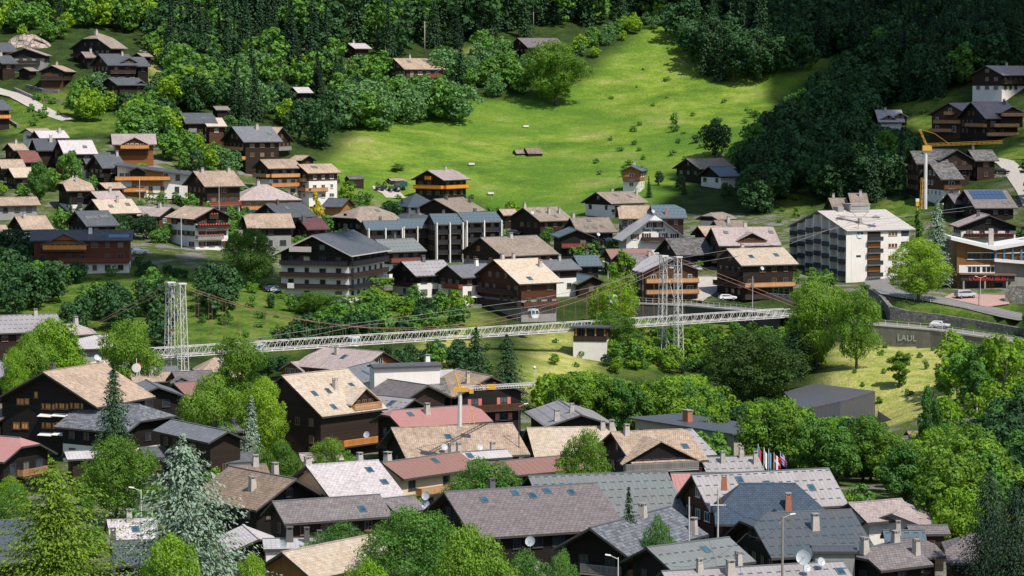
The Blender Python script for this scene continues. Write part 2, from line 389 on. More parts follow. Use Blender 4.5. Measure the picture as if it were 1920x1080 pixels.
# ------------------------------------------------------------ terrain mesh
def pip(px, py, poly):
    ins = np.zeros(np.shape(px), bool); n = len(poly)
    for i in range(n):
        x0, y0 = poly[i]; x1, y1 = poly[(i + 1) % n]
        if y0 == y1: continue
        c = ((y0 > py) != (y1 > py)) & (px < (x1 - x0) * (py - y0) / (y1 - y0) + x0)
        ins ^= c
    return ins
MEADOW = [(640,330),(560,340),(620,300),(680,240),(870,190),(1000,185),(1090,150),(1230,40),(1330,90),(1410,150),(1560,60),(1560,110),(1440,200),(1390,300),(1200,400),(950,410),(880,370),(740,410),(560,400)]
DRY = [((1560,640),(1900,640),(1900,800),(1690,860),(1560,740)),((800,650),(880,625),(870,690),(780,700)),((990,650),(1020,620),(1070,610),(1130,700),(980,760)),
       ((870,95),(950,80),(960,130),(900,140)),((280,120),(330,110),(325,160),(280,160)),
       ((780,610),(900,590),(900,660),(790,660))]
SLOPE = [((1120,590),(1480,596),(1480,690),(1120,700)),((0,495),(560,490),(640,560),(900,570),(900,620),(500,660),(0,640)),((1440,370),(1520,350),(1510,410),(1440,420)),
         ((1660,180),(1800,165),(1760,250),(1690,230)),((1850,220),(1950,220),(1950,330),(1840,290)),((1640,380),(1740,360),(1740,440),(1640,430)),
         ((0,190),(120,170),(260,240),(100,260),(0,250)),((1550,120),(1560,100),(1640,130),(1600,180)),((1640,530),(1900,540),(1920,600),(1700,580))]
TOWN = [((0,240),(480,240),(640,330),(760,420),(940,410),(1480,400),(1700,440),(1920,330),(1920,560),(1400,560),(860,560),(560,540),(430,500),(0,490)),]
f_ = _my * CP - GZ * SP; u_ = _my * SP + GZ * CP
_PX = 960 + _mx / f_ * FPX; _PY = 540 - u_ / f_ * FPX
def mask(polys, y0=500, y1=1300, it=2):
    m = np.zeros(_PX.shape)
    for p in polys: m[pip(_PX, _PY, p)] = 1
    m[(_my < y0) | (_my > y1)] = 0
    for _ in range(it):
        m[1:-1, 1:-1] = (m[1:-1, 1:-1] * 2 + m[:-2, 1:-1] + m[2:, 1:-1] + m[1:-1, :-2] + m[1:-1, 2:]) / 6
    return m
M_me = mask([MEADOW], 780); M_dr = mask(DRY, 480); M_sl = mask(SLOPE, 600, 1100); M_to = mask(TOWN, 640, 860, 3)
M_to[_my < 540] = 1
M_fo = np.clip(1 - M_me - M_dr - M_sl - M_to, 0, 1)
nx, ny = len(GX), len(GY)
me = bpy.data.meshes.new('ground')
vv = np.stack([_mx, _my, GZ], -1).reshape(-1, 3)
ii = (np.arange(ny - 1)[:, None] * nx + np.arange(nx - 1)[None]).ravel()
ff = np.stack([ii, ii + 1, ii + nx + 1, ii + nx], 1)
me.vertices.add(len(vv)); me.vertices.foreach_set('co', vv.ravel())
me.loops.add(ff.size); me.loops.foreach_set('vertex_index', ff.ravel())
me.polygons.add(len(ff)); me.polygons.foreach_set('loop_start', np.arange(0, ff.size, 4)); me.polygons.foreach_set('loop_total', np.full(len(ff), 4))
me.polygons.foreach_set('use_smooth', [True] * len(ff)); me.update()
ca = me.color_attributes.new('cover', 'FLOAT_COLOR', 'POINT')
cc = np.stack([M_me, M_dr, M_sl, M_to], -1).reshape(-1, 4); ca.data.foreach_set('color', cc.ravel().astype(np.float32))
m, t, b = newmat('ground_cover')
va = t.nodes.new('ShaderNodeVertexColor'); va.layer_name = 'cover'
sp = t.nodes.new('ShaderNodeSeparateColor'); t.links.new(va.outputs[0], sp.inputs[0])
pos = geo_pos(t); n1 = noise(t, pos, .03, 6, .65); n2 = noise(t, pos, .16, 6, .7); n3 = noise(t, pos, 1.2, 5, .7)
mpx = N(t, 'ShaderNodeMapping'); mpx.inputs['Scale'].default_value = (.035, .05, .12); mpx.inputs['Rotation'].default_value = (0, 0, .5); t.links.new(pos, mpx.inputs[0]); n4 = noise(t, mpx.outputs[0], .8, 7, .72)
lush = ramp(t, n4, [(.34, (.050,.115,.016)), (.45, (.11,.21,.022)), (.54, (.205,.30,.034)), (.66, (.36,.35,.12))])
lush = mixc(t, ramp(t, n2, [(.42, 0), (.68, .65)]), lush, (.105,.165,.022))
lush = mixc(t, ramp(t, noise(t, pos, .45, 4, .7), [(.55, 0), (.75, .55)]), lush, (.28,.28,.10))
lush = mixc(t, ramp(t, noise(t, pos, .011, 4, .55), [(.44, 0), (.62, .75)]), lush, (.085,.185,.022))
dry = ramp(t, n2, [(.3, (.17,.25,.04)), (.5, (.37,.38,.10)), (.72, (.56,.48,.22))])
slo = ramp(t, n2, [(.3, (.035,.08,.012)), (.47, (.085,.155,.02)), (.7, (.21,.23,.05))])
twn = ramp(t, n2, [(.36, (.055,.10,.02)), (.5, (.10,.13,.035)), (.56, (.20,.19,.17)), (.7, (.26,.24,.22))])
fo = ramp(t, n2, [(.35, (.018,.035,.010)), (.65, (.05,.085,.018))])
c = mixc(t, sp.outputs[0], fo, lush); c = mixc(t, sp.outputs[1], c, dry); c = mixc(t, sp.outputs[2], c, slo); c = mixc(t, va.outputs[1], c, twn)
c = mixc(t, .75, c, ramp(t, n3, [(.25, .55), (.75, 1.35)]), 'MULTIPLY')
t.links.new(c, b.inputs['Base Color']); b.inputs['Roughness'].default_value = .95; b.inputs['Specular IOR Level'].default_value = .1
bump(t, b, mathn(t, 'ADD', n3, mathn(t, 'MULTIPLY', n2, 2)), 1.0, .6)
me.materials.append(m)
g = link('ground', me); tag(g, 'grassy valley floor and hillside rising behind the village', 'ground', kind='structure')

# ------------------------------------------------------------ tree meshes
def quads_mesh(name, C, Nn, S, mat, leaf=None, asp=1.0, U=None):
    """many leaf cards: centres C, facing Nn, size S"""
    n = len(C); Nn = Nn / (np.linalg.norm(Nn, axis=1, keepdims=True) + 1e-9)
    if U is None:
        U = RNG.normal(size=(n, 3))
    U = U - (U * Nn).sum(1, keepdims=True) * Nn; U /= np.linalg.norm(U, axis=1, keepdims=True) + 1e-9
    V = np.cross(Nn, U); S = S.reshape(-1, 1)
    k = RNG.uniform(.7, 1.3, (n, 4, 1))
    P = np.stack([C - U * S * k[:, 0], C - V * S * asp * k[:, 1] , C + U * S * k[:, 2], C + V * S * asp * k[:, 3]], 1)
    P[:, 1] += Nn * S * RNG.uniform(-.3, .3, (n, 1)); P[:, 3] += Nn * S * RNG.uniform(-.3, .3, (n, 1))
    P = P.reshape(-1, 3).astype(np.float32)
    me = bpy.data.meshes.new(name); me.vertices.add(len(P)); me.vertices.foreach_set('co', P.ravel())
    me.loops.add(4 * n); me.loops.foreach_set('vertex_index', np.arange(4 * n, dtype=np.int32))
    me.polygons.add(n); me.polygons.foreach_set('loop_start', np.arange(0, 4 * n, 4, dtype=np.int32)); me.polygons.foreach_set('loop_total', np.full(n, 4, dtype=np.int32))
    me.update(calc_edges=True)
    a = me.attributes.new('leaf', 'FLOAT', 'FACE'); a.data.foreach_set('value', (RNG.random(n) if leaf is None else leaf).astype(np.float32))
    if mat: me.materials.append(mat)
    return me, P
def broad_pts(nl, n, wid=.62, top=1.0, bot=.16, seed=0, irregular=.5, tall=1.0):
    """leaf clump centres and normals for a crown in a unit-height tree"""
    g_ = np.random.default_rng(seed); L = []
    hc = (top + bot) / 2; hh = (top - bot) / 2
    for i in range(nl):
        a = g_.uniform(0, 2 * np.pi); zz = g_.uniform(-1, 1)
        rr = math.sqrt(max(0, 1 - zz * zz)) * (g_.uniform(.45, 1) if zz < .6 else g_.uniform(.2, 1))
        s = g_.uniform(.11, .27) * (1 - .2 * abs(zz)) * (1.25 if nl < 15 else 1)
        L.append((math.cos(a) * rr * wid * .5 * (1 - .3 * irregular * g_.random()), math.sin(a) * rr * wid * .5, hc + zz * hh * .80, s * wid * .62))
    L.append((0, 0, hc, .25 * wid)); L = np.array(L)
    L[:, 2] = np.minimum(L[:, 2], top - L[:, 3] * .85)
    w_ = L[:, 3] ** 2; idx = g_.choice(len(L), size=int(n * 2.2), p=w_ / w_.sum())
    d = g_.normal(size=(len(idx), 3)); d /= np.linalg.norm(d, axis=1, keepdims=True); d[:, 2] = np.where(g_.random(len(d)) < .35, np.abs(d[:, 2]), d[:, 2])
    rad = L[idx, 3:4] * (1 + g_.normal(0, .10, (len(idx), 1)))
    # smaller puffs on each lobe
    ph = g_.normal(size=(len(L), 3, 3)) * 9
    puff = np.sin((d * 1.0 @ np.ones((3, 1))) * 0 + np.einsum('ij,ij->i', d, ph[idx, 0])[:, None]) * np.sin(np.einsum('ij,ij->i', d, ph[idx, 1])[:, None])
    rad *= 1 + .24 * puff
    C = L[idx, :3] + d * rad * np.array([1, 1, .85])
    dd = np.linalg.norm(C[:, None, :] - L[None, :, :3], axis=2) < (L[None, :, 3] * .78)
    keep = dd.sum(1) == 0
    lv = g_.random(len(L))[idx][keep]; C, d = C[keep], d[keep]; k = 4; m_ = min(len(C), n // k); C, d = C[:m_], d[:m_]
    C = np.repeat(C, k, 0) + g_.normal(0, .0125, (m_ * k, 3)); d = np.repeat(d, k, 0)
    return C, d, L, np.repeat(lv[:m_], k)
def make_broad(name, key, n, leaf, seed, nl=40, **kw):
    C, d, L, lv = broad_pts(nl, n, seed=seed, **kw); g_ = np.random.default_rng(seed + 5)
    nn = d + g_.normal(0, .42, d.shape) + np.array([0, 0, .25])
    S = leaf * g_.uniform(.6, 1.4, len(C))
    me, _ = quads_mesh(name, C, nn, S, LEAF[key], lv * .5 + np.repeat(g_.random(len(C) // 4), 4) * .3 + g_.random(len(C)) * .2)
    return me, L
def trunk_mesh(name, L, r=.022, mat=None, lean=0, n=7, limbs=9, pale=False):
    mb = MB(); top = (0, 0, .72); p0 = (0, 0, -.06); p1 = (lean * .3, 0, .3); p2 = (lean, .01, .6); p3 = (lean, 0, .88)
    mb.tube(p0, p1, r * 1.25, r * .8, n); mb.tube(p1, p2, r * .8, r * .45, n); mb.tube(p2, p3, r * .45, r * .12, n)
    if L is not None:
        for l in L[:limbs]:
            z0 = max(.16, l[2] - .18); a = (lean * min(1, z0 / .6), 0, z0)
            mb.tube(a, (l[0] * .5, l[1] * .5, (z0 + l[2]) / 2 + .02), r * .35, r * .24, 5); mb.tube((l[0] * .5, l[1] * .5, (z0 + l[2]) / 2 + .02), (l[0], l[1], l[2]), r * .24, r * .07, 4)
    return mb.mesh(name, mat or BARK, True)
def make_conifer(name, key, tiers, per, seed, wid=.36, droop=.25, base=.08, card=.016, dense=8, taper=1.0, irregular=.25, upturn=0.0, ragged=.25):
    g_ = np.random.default_rng(seed); C = []; Nn = []; S = []; U = []
    for i in range(tiers):
        f = i / (tiers - 1); z = base + (0.985 - base) * (f ** .95); rad = wid * .5 * ((1 - f) ** taper * .97 + .03) * (1 + g_.normal(0, irregular * .35))
        if f < .08: rad *= .8
        k = max(4, int(per * (.35 + .65 * (1 - f))))
        for j in range(k):
            a = 2 * np.pi * (j + g_.uniform(-.4, .4)) / k + i * 1.3; rj = rad * g_.uniform(1 - ragged, 1 + ragged * .5)
            m_ = max(2, int(dense * (.3 + .7 * (1 - f))))
            s = np.linspace(.12, 1, m_); x = np.cos(a) * rj * s; y = np.sin(a) * rj * s
            zz = z + g_.normal(0, .008) - droop * rj * s ** 1.3 + upturn * rj * s ** 3
            side = np.array([-np.sin(a), np.cos(a), 0])
            for q in range(3):
                off = g_.normal(0, 1, (m_, 1)) * side * (card * .6 + rj * .17 * np.sin(np.pi * np.clip(s[:, None], 0, .85)))
                P = np.stack([x, y, zz], 1) + off + np.stack([np.zeros(m_), np.zeros(m_), g_.normal(0, card * .35, m_)], 1)
                C.append(P)
                nrm = np.stack([np.cos(a) * .55 + g_.normal(0, .35, m_), np.sin(a) * .55 + g_.normal(0, .35, m_), np.full(m_, .8)], 1); Nn.append(nrm)
                U.append(np.tile([np.cos(a), np.sin(a), -droop * 1.4], (m_, 1)) + g_.normal(0, .25, (m_, 3)))
                S.append(card * g_.uniform(.8, 1.5, m_) * (1.15 - .3 * s))
    C = np.concatenate(C); Nn = np.concatenate(Nn); S = np.concatenate(S); U = np.concatenate(U)
    me, _ = quads_mesh(name, C, Nn, S, LEAF[key], g_.random(len(C)), asp=.5, U=U)
    return me
TREES = {}
def reg(kind, crown, trunk, w): TREES.setdefault(kind, []).append((crown, trunk, w))
def _mkb(kind, key, n, leaf, seeds, mat=None, lean=0, r=.022, **kw):
    for s in seeds:
        me, L = make_broad('crown', key, n, leaf, s, **kw); reg(kind, me, trunk_mesh('trunk', L, r, mat, lean), kw.get('wid', .62))
_mkb('broad', 'broad', 8500, .0145, (1, 2, 3), wid=.78, bot=.12)
_mkb('mid', 'mid', 8500, .0145, (4, 5, 6), wid=.72, bot=.10)
_mkb('lime', 'lime', 8000, .0145, (7, 8), wid=.8, bot=.10)
_mkb('bluish', 'bluish', 4600, .017, (10, 11), wid=.9, bot=.06, nl=44)
_mkb('dark', 'dark', 5200, .018, (13, 14, 15), wid=.8, bot=.04, nl=40)
_mkb('tall', 'broad', 7000, .013, (16, 17), wid=.46, bot=.16, nl=34)
_mkb('slim', 'mid', 2600, .015, (18, 19), wid=.40, bot=.12, nl=16, mat=BARKP, lean=.04, r=.014)
_mkb('sparse', 'lime', 2000, .017, (20, 21), wid=.62, bot=.22, nl=18, mat=BARKP, lean=.05, r=.013)
_mkb('nearbroad', 'broad', 26000, .0080, (22, 23), wid=.86, bot=.10, nl=80)
_mkb('nearlime', 'lime', 22000, .0085, (24, 25), wid=.86, bot=.08, nl=75)
_mkb('neardark', 'mid', 26000, .0082, (26, 27), wid=.92, bot=.05, nl=85)
_mkb('dome', 'warm', 24000, .0088, (28,), wid=.98, bot=.04, nl=90)
_mkb('bush', 'mid', 1500, .040, (30, 31), wid=1.25, bot=-.05, nl=9, r=.03)
_mkb('limebush', 'lime', 1500, .040, (32,), wid=1.25, bot=-.05, nl=9, r=.03)
_mkb('darkbush', 'dark', 1500, .042, (33, 34), wid=1.25, bot=-.05, nl=9, r=.03)
_mkb('goldbush', 'gold', 1500, .034, (35,), wid=.62, bot=-.02, nl=12)
_mkb('purplebush', 'purple', 1300, .04, (36,), wid=.9, bot=-.02, nl=9)
_mkb('cypress', 'hedge', 2600, .018, (37,), wid=.22, bot=.0, nl=26)
for s in (41, 42, 43): reg('spruce', make_conifer('crown', 'spruce', 26, 13, s, wid=.36, droop=.45, card=.018, dense=6), trunk_mesh('trunk', None, .014), .36)
for s in (44, 45): reg('bigspruce', make_conifer('crown', 'spruce', 32, 17, s, wid=.56, droop=.38, card=.0125, dense=11, taper=.7), trunk_mesh('trunk', None, .016), .44)
reg('bluespruce', make_conifer('crown', 'blue', 30, 20, 46, wid=.46, droop=.25, card=.0125, dense=10, taper=.8), trunk_mesh('trunk', None, .016), .38)
reg('pointed', make_conifer('crown', 'spruce', 30, 18, 51, wid=.5, droop=.1, card=.014, dense=9, taper=.8), trunk_mesh('trunk', None, .016), .42)
reg('silvercedar', make_conifer('crown', 'blue', 30, 24, 47, wid=.95, droop=.28, card=.0095, dense=26, taper=.5, irregular=.6, ragged=.5, upturn=.10), trunk_mesh('trunk', None, .018), .60)
reg('larch', make_conifer('crown', 'larch', 36, 26, 48, wid=.8, droop=.30, card=.0085, dense=24, taper=.36, irregular=.6, ragged=.6, upturn=.15), trunk_mesh('trunk', None, .018), .50)
reg('weeping', make_conifer('crown', 'spruce', 34, 26, 49, wid=.7, droop=.7, card=.0095, dense=20, taper=.33, irregular=.5, ragged=.5), trunk_mesh('trunk', None, .018), .5)
reg('pine', make_conifer('crown', 'spruce', 26, 16, 50, wid=.66, droop=-.15, card=.0135, dense=12, taper=.6, irregular=.5, ragged=.5, upturn=.2), trunk_mesh('trunk', None, .018), .66)
mb_ = MB(); mb_.tube((0,0,-.05),(.01,0,.5),.010,.007,6); mb_.tube((.01,0,.5),(.0,.01,1),.007,.003,5)
for k in range(7):
    a = k * 2.3; z = .45 + k * .07; mb_.tube((.005,0,z),(.05*math.cos(a),.05*math.sin(a),z+.05),.003,.001,4)
BARETR = mb_.mesh('trunk', BARKP, True)
me_, _L = make_broad('crown', 'mid', 500, .02, 60, nl=8, wid=.2, bot=.6); reg('bare', me_, BARETR, .2)
reg('hedgeball', TREES['bush'][0][0], TREES['bush'][0][1], 1.25)
KIND = {'broad':('broadleaf_tree','tree'),'mid':('broadleaf_tree','tree'),'lime':('broadleaf_tree','tree'),'bluish':('broadleaf_tree','tree'),'dark':('broadleaf_tree','tree'),
 'tall':('broadleaf_tree','tree'),'slim':('slender_tree','tree'),'sparse':('slender_tree','tree'),'nearbroad':('broadleaf_tree','tree'),'nearlime':('broadleaf_tree','tree'),'neardark':('broadleaf_tree','tree'),
 'bush':('shrub','shrub'),'limebush':('shrub','shrub'),'darkbush':('shrub','shrub'),'goldbush':('golden_shrub','shrub'),'purplebush':('purple_shrub','shrub'),'cypress':('cypress','tree'),
 'spruce':('spruce_tree','spruce'),'bigspruce':('spruce_tree','spruce'),'bluespruce':('blue_spruce','spruce'),'silvercedar':('silver_cedar','cedar'),'larch':('larch_tree','larch'),
 'weeping':('weeping_conifer','conifer'),'pine':('pine_tree','pine'),'dome':('broadleaf_tree','tree'),'bare':('bare_trunk_tree','tree'),'pointed':('spruce_tree','spruce')}
COUNT = {'spruce': 0, 'leaf': 0, 'shrub': 0}
def tree_at(kind, p, h, label, group=None, w=None, rz=None, parts=True):
    crown, trunk, w0 = TREES[kind][random.randrange(len(TREES[kind]))]
    nm, cat = KIND[kind]; sx = h if w is None else w / w0
    r = empty(nm, p, random.uniform(0, 6.28) if rz is None else rz); tag(r, label, cat, group)
    c = link('crown', crown, r); c.scale = (sx, sx, h)
    tr_ = link('trunk', trunk, r); tr_.scale = (sx if kind != 'cypress' else h * .8, sx if kind != 'cypress' else h * .8, h)
    r.rotation_euler[0] = random.uniform(-.03, .03); r.rotation_euler[1] = random.uniform(-.03, .03)
    return r
def T(kind, x, ytop, ybase, label, wpx=None, group=None, D=None):
    """a tree whose foot is seen (or hidden) at pixel (x, ybase) and whose tip is at ytop"""
    if D is None:
        p = ground(x, ybase); D = p.y
    else:
        q = at(x, ybase, D); p = Vector((q.x, q.y, gz(q.x, q.y)))
    top = at(x, ytop, D).z; h = max(top - p.z, 1.0)
    return tree_at(kind, (p.x, p.y, p.z - .1), h, label, group, None if wpx is None else wpx * D / FPX)
# ------------------------------------------------------------ houses
WCACHE = {}
def window_mesh(w_, h_, fr, shut, kind):
    key = (round(w_, 1), round(h_, 1), fr, shut, kind)
    if key in WCACHE: return WCACHE[key]
    w_, h_ = key[0], key[1]; a = w_ / 2; f = .09
    mb = MB()   # faces +x ; y across, z up from sill
    mb.box(-.02, .09, -a, -a + f, 0, h_); mb.box(-.02, .09, a - f, a, 0, h_); mb.box(-.02, .09, -a + f, a - f, 0, f); mb.box(-.02, .09, -a + f, a - f, h_ - f, h_)
    if w_ > .9: mb.box(-.02, .08, -.035, .035, f, h_ - f)
    mb.box(-.02, .16, -a - .08, a + .08, -.07, 0)
    if shut:
        mb.box(0, .06, -a - w_ * .48, -a - .02, .02, h_ - .02, 1); mb.box(0, .06, a + .02, a + w_ * .48, .02, h_ - .02, 1)
    fm = mb.mesh('window', [FR[fr], {'wood': WALL['brown'], 'red': REDSH, 'white': FR['white']}.get(shut, FR[fr])])
    pb = MB(); pb.box(-.02, .03, -a + f, a - f, f, h_ - f); pm = pb.mesh('pane', PANEW if kind == 'lit' else (CURT if kind == 'curtain' else GLASS))
    WCACHE[key] = (fm, pm); return fm, pm
REDSH = plain('red_white_shutter', (.55,.16,.13), .6, amt=.3, scale=4)
CURT = plain('amber_curtain', (.62,.27,.06), .7, amt=.3, scale=2)
PALE = plain('pale_panel', (.7,.67,.62), .6)
BALM = {k: wood('balcony_' + k, a, tuple(x * 1.4 for x in a), plank=.3, vert=True) for k, a in {'brown': (.10,.04,.02), 'dark': (.035,.022,.017), 'orange': (.50,.20,.05), 'red': (.17,.045,.03), 'honey': (.42,.22,.10), 'grey': (.2,.19,.18), 'black': (.02,.02,.022), 'fire': (.60,.21,.015)}.items()}
def dish_mesh():
    mb = MB(); n = 14; rings = [(0, 0), (.5, .06), (.85, .16), (1, .24)]
    for (r0, x0), (r1, x1) in zip(rings[:-1], rings[1:]):
        for i in range(n):
            a, b_ = 2 * math.pi * i / n, 2 * math.pi * (i + 1) / n
            P = [(x0, r0*math.cos(a), r0*math.sin(a)), (x1, r1*math.cos(a), r1*math.sin(a)), (x1, r1*math.cos(b_), r1*math.sin(b_)), (x0, r0*math.cos(b_), r0*math.sin(b_))]
            if r0 == 0: P = P[:3]
            mb.poly(P)
    mb.tube((0, 0, 0), (.75, 0, -.1), .04, .04, 5); mb.tube((.7, 0, -.1), (.9, 0, -.08), .1, .1, 6); mb.tube((-.05, 0, 0), (-.25, 0, -.4), .05, .05, 5); mb.tube((-.25, 0, -.4), (-.25, 0, -1.9), .05, .05, 5)
    return mb.mesh('satellite_dish', plain('dish_paint', (.42,.45,.47), .5, .1), True)
DISH = dish_mesh()
def flowers(mb, x0, x1, y, z, mi):
    k = int((x1 - x0) / .5)
    for i in range(k): mb.frustum(x0 + (i + .5) * (x1 - x0) / k, y, z, z + random.uniform(.2, .45), .2, .15, .1, .08, mi)
def railing(parent, x0, x1, y0, y1, z, axis, out, col, near=False, depth=1.3, top=True):
    """a balcony on a wall. axis 'x': runs along x at wall y0 reaching out by depth towards out (+-1)"""
    b = MB()
    if axis == 'x':
        ya, yb = sorted((y0, y0 + out * depth)); b.box(x0, x1, ya, yb, z - .16, z)
        o_ = b.build('balcony', FR['dark'] if col not in ('grey',) else CONC, parent)
        r = MB(); yo = y0 + out * (depth - .04); s = sorted((yo, yo + .05))
        if near:
            r.box(x0, x1, s[0], s[1], z + .95, z + 1.05); r.box(x0, x1, s[0], s[1], z + .1, z + .18)
            k = int((x1 - x0) / .16)
            for i in range(k + 1): xx = x0 + .04 + i * (x1 - x0 - .12) / k; r.box(xx - .045, xx + .045, s[0] + .01, s[1] - .01, z + .18, z + .95)
        else: r.box(x0, x1, s[0], s[1], z + .08, z + 1.0); r.box(x0 - .03, x1 + .03, s[0] - .04, s[1] + .04, z + 1.0, z + 1.08)
        for xx in (x0, x1 - .05): r.box(xx, xx + .05, ya, yb - .06 if out > 0 else yb, z + .08, z + 1.0) if out > 0 else r.box(xx, xx + .05, ya + .06, yb, z + .08, z + 1.0)
        r.build('railing', BALM[col], o_)
    else:
        xa, xb = sorted((x0, x0 + out * depth)); b.box(xa, xb, y0, y1, z - .16, z)
        o_ = b.build('balcony', FR['dark'] if col not in ('grey',) else CONC, parent)
        r = MB(); xo = x0 + out * (depth - .04); s = sorted((xo, xo + .05))
        if near:
            r.box(s[0], s[1], y0, y1, z + .95, z + 1.05); r.box(s[0], s[1], y0, y1, z + .1, z + .18); k = int((y1 - y0) / .16)
            for i in range(k + 1): yy = y0 + .04 + i * (y1 - y0 - .12) / k; r.box(s[0] + .01, s[1] - .01, yy - .045, yy + .045, z + .18, z + .95)
        else: r.box(s[0], s[1], y0, y1, z + .08, z + 1.0); r.box(s[0] - .04, s[1] + .04, y0 - .03, y1 + .03, z + 1.0, z + 1.08)
        for yy in (y0, y1 - .05): r.box(xa, xb - .06, yy, yy + .05, z + .08, z + 1.0) if out > 0 else r.box(xa + .06, xb, yy, yy + .05, z + .08, z + 1.0)
        r.build('railing', BALM[col], o_)
    return o_
def put_window(parent, x, y, z, face, w_=1.1, h_=1.3, fr='white', shut=None, kind='dark', near=False):
    fm, pm = window_mesh(w_, h_, fr, shut, kind)
    rz = {'+x': 0, '-x': math.pi, '+y': math.pi / 2, '-y': -math.pi / 2}[face]
    f = link('window', fm, parent, (x, y, z), rz); link('pane', pm, f)
    return f
HOUSES = {}; ROOFBOX = []
FOOT = []          # footprints, to keep trees off the houses
def house(label, A, E, B=None, L=None, H=9, rho=25, roof='tan', up='dark', low=None, lowh=2.8, hip=(0, 0), dorm=(), balc=(), bcol='brown', sky=(), chim=1, D=None,
          win=True, cat='chalet', name=None, th=.28, ov=(1.0, 1.0), shut=None, frame='white', fascia='dark', dishes=(), chm=None, wkind='dark', near=False, parent=None, alpha=None, floors=None, wgap=2.7, flow=False, wdens=.85):
    rs = random.getstate(); random.seed(hash((A, E)) % 99991)
    if frame == 'white' and up in ('black', 'dark', 'red') and wkind == 'dark': frame = 'dark' if up == 'black' else 'wood'
    H *= .9
    ROOFBOX.append((min(A[0], E[0], (B or A)[0]), max(A[0], E[0], (B or A)[0], E[0] + (B[0] - A[0] if B else 0)), min(A[1], E[1]), max(A[1], E[1]), label))
    if D is None: D = hit(A[0], A[1], H)
    ROOFBOX[-1] += (D,)
    PA = at(A[0], A[1], D); s = D / FPX; sg = 1 if E[0] >= A[0] else -1
    dx = abs(E[0] - A[0]) * s; dn = (E[1] - A[1]) * s; sinp = max((E[1] - HZ) / FPX, 0.0)
    tr = math.tan(R(rho)); hw = max(dn / (tr + .7 * sinp), dx / .985)
    if alpha is None:
        for _ in range(12):
            ca_ = min(dx / hw, .985); sa = math.sqrt(1 - ca_ * ca_); hw = max(dn / (tr + sa * sinp), dx / .985)
    else: ca_ = math.cos(R(alpha)); sa = math.sin(R(alpha)); hw = dx / max(ca_, .05) if dx > dn else dn / (tr + sa * sinp)
    tr = max((dn - hw * sa * sinp) / hw, .12)
    az = -math.atan2(A[0] - 960, FPX)
    r = Vector((sg * sa, ca_, 0)); r.rotate(Matrix.Rotation(az, 3, 'Z'))
    if L is None:
        dB = abs(B[0] - A[0]) * s; L = dB / max(sa, .25)
        L = min(max(L, 5), 42)
    yaw = math.atan2(r.y, r.x); vis = -sg
    cx, cy = PA.x + r.x * L / 2, PA.y + r.y * L / 2
    q = Matrix.Rotation(yaw, 3, 'Z')
    cr = [q @ Vector((sx * L / 2, sy * hw, 0)) for sx in (-1, 1) for sy in (-1, 1)]
    gr = [gz(cx + c.x, cy + c.y) for c in cr]; zb = min(min(gr), PA.z - 4) - .3
    hr = PA.z - zb; rise = hw * tr; ev = hr - rise
    ovh = min(ov[0], hw * .25); og = min(ov[1], L * .15); ww = hw - ovh; x0, x1 = -L / 2 + og, L / 2 - og
    if parent is None:
        root = empty(name or {'chalet': 'chalet', 'house': 'house', 'barn': 'barn', 'hotel': 'hotel', 'shed': 'shed'}.get(cat, 'house'), (cx, cy, zb), yaw)
        tag(root, label, cat)
    else:
        root = parent   # an extra block of the same building: an Empty would be a part, so bake the offset into the mesh
    FOOT.append((cx, cy, yaw, L / 2, hw, PA.z))
    # roof -------------------------------------------------
    h0, h1 = hip; d0, d1 = h0 * hw * .95, h1 * hw * .95
    xl, xr = -L / 2, L / 2
    if d0 + d1 > L * .92: k = L * .92 / (d0 + d1); d0 *= k; d1 *= k
    z0h, z1h = hr - h0 * rise, hr - h1 * rise
    rm = MB()
    for sy in (1, -1):
        P = [(xl, sy * hw, ev)]
        if 0 < h0 < 1: P.append((xl, sy * h0 * hw, z0h))
        P.append((xl + d0, 0, hr)); P.append((xr - d1, 0, hr))
        if 0 < h1 < 1: P.append((xr, sy * h1 * hw, z1h))
        P.append((xr, sy * hw, ev))
        if sy == 1: P = P[::-1]
        rm.poly(P); rm.poly([(p[0], p[1], p[2] - th) for p in P[::-1]], 1)
        rim = [(xl + d0, 0, hr)] if h0 == 0 else []
        seq = P if sy == -1 else P[::-1]          # runs left eave .. right eave
        for a, b_ in zip(seq[:-1], seq[1:]):
            if a[2] == hr and b_[2] == hr: continue
            if (a[0] == xl and b_[0] != xl and h0 > 0) or (b_[0] == xr and a[0] != xr and h1 > 0): continue
            F = [a, b_, (b_[0], b_[1], b_[2] - th), (a[0], a[1], a[2] - th)]
            rm.poly(F, 1)
        F = [seq[0], seq[-1], (seq[-1][0], seq[-1][1], ev - th), (seq[0][0], seq[0][1], ev - th)]
        rm.poly(F if sy == 1 else F[::-1], 1)
    for (hh, xe, xi, zh, sgx) in ((h0, xl, xl + d0, z0h, -1), (h1, xr, xr - d1, z1h, 1)):
        if hh > 0:
            F = [(xe, -hh * hw, zh), (xe, hh * hw, zh), (xi, 0, hr)]
            F = F[::-1] if sgx < 0 else F
            rm.poly(F); rm.poly([(p[0], p[1], p[2] - th) for p in F[::-1]], 1)
            rm.poly([(xe, -hh * hw, zh), (xe, hh * hw, zh), (xe, hh * hw, zh - th), (xe, -hh * hw, zh - th)], 1)
    rm.box(xl + d0 - (0 if h0 else .02), xr - d1 + (0 if h1 else .02), -.14, .14, hr - .03, hr + .07, 2)
    if ('metal' in roof) is False and D < 420:     # barge boards stand a little proud of near roofs
        pass
    ro = rm.build('roof', [ROOF[roof], FASC[fascia], FASC['grey'] if roof not in ('tan', 'bright', 'pink', 'white') else ROOF[roof]], root)
    # walls ------------------------------------------------
    topz = hr - ww * tr - th; lim = [hr - th - .02]
    if h0 or h1: lim.append(hr - max(h0, h1) * rise - th + .25)
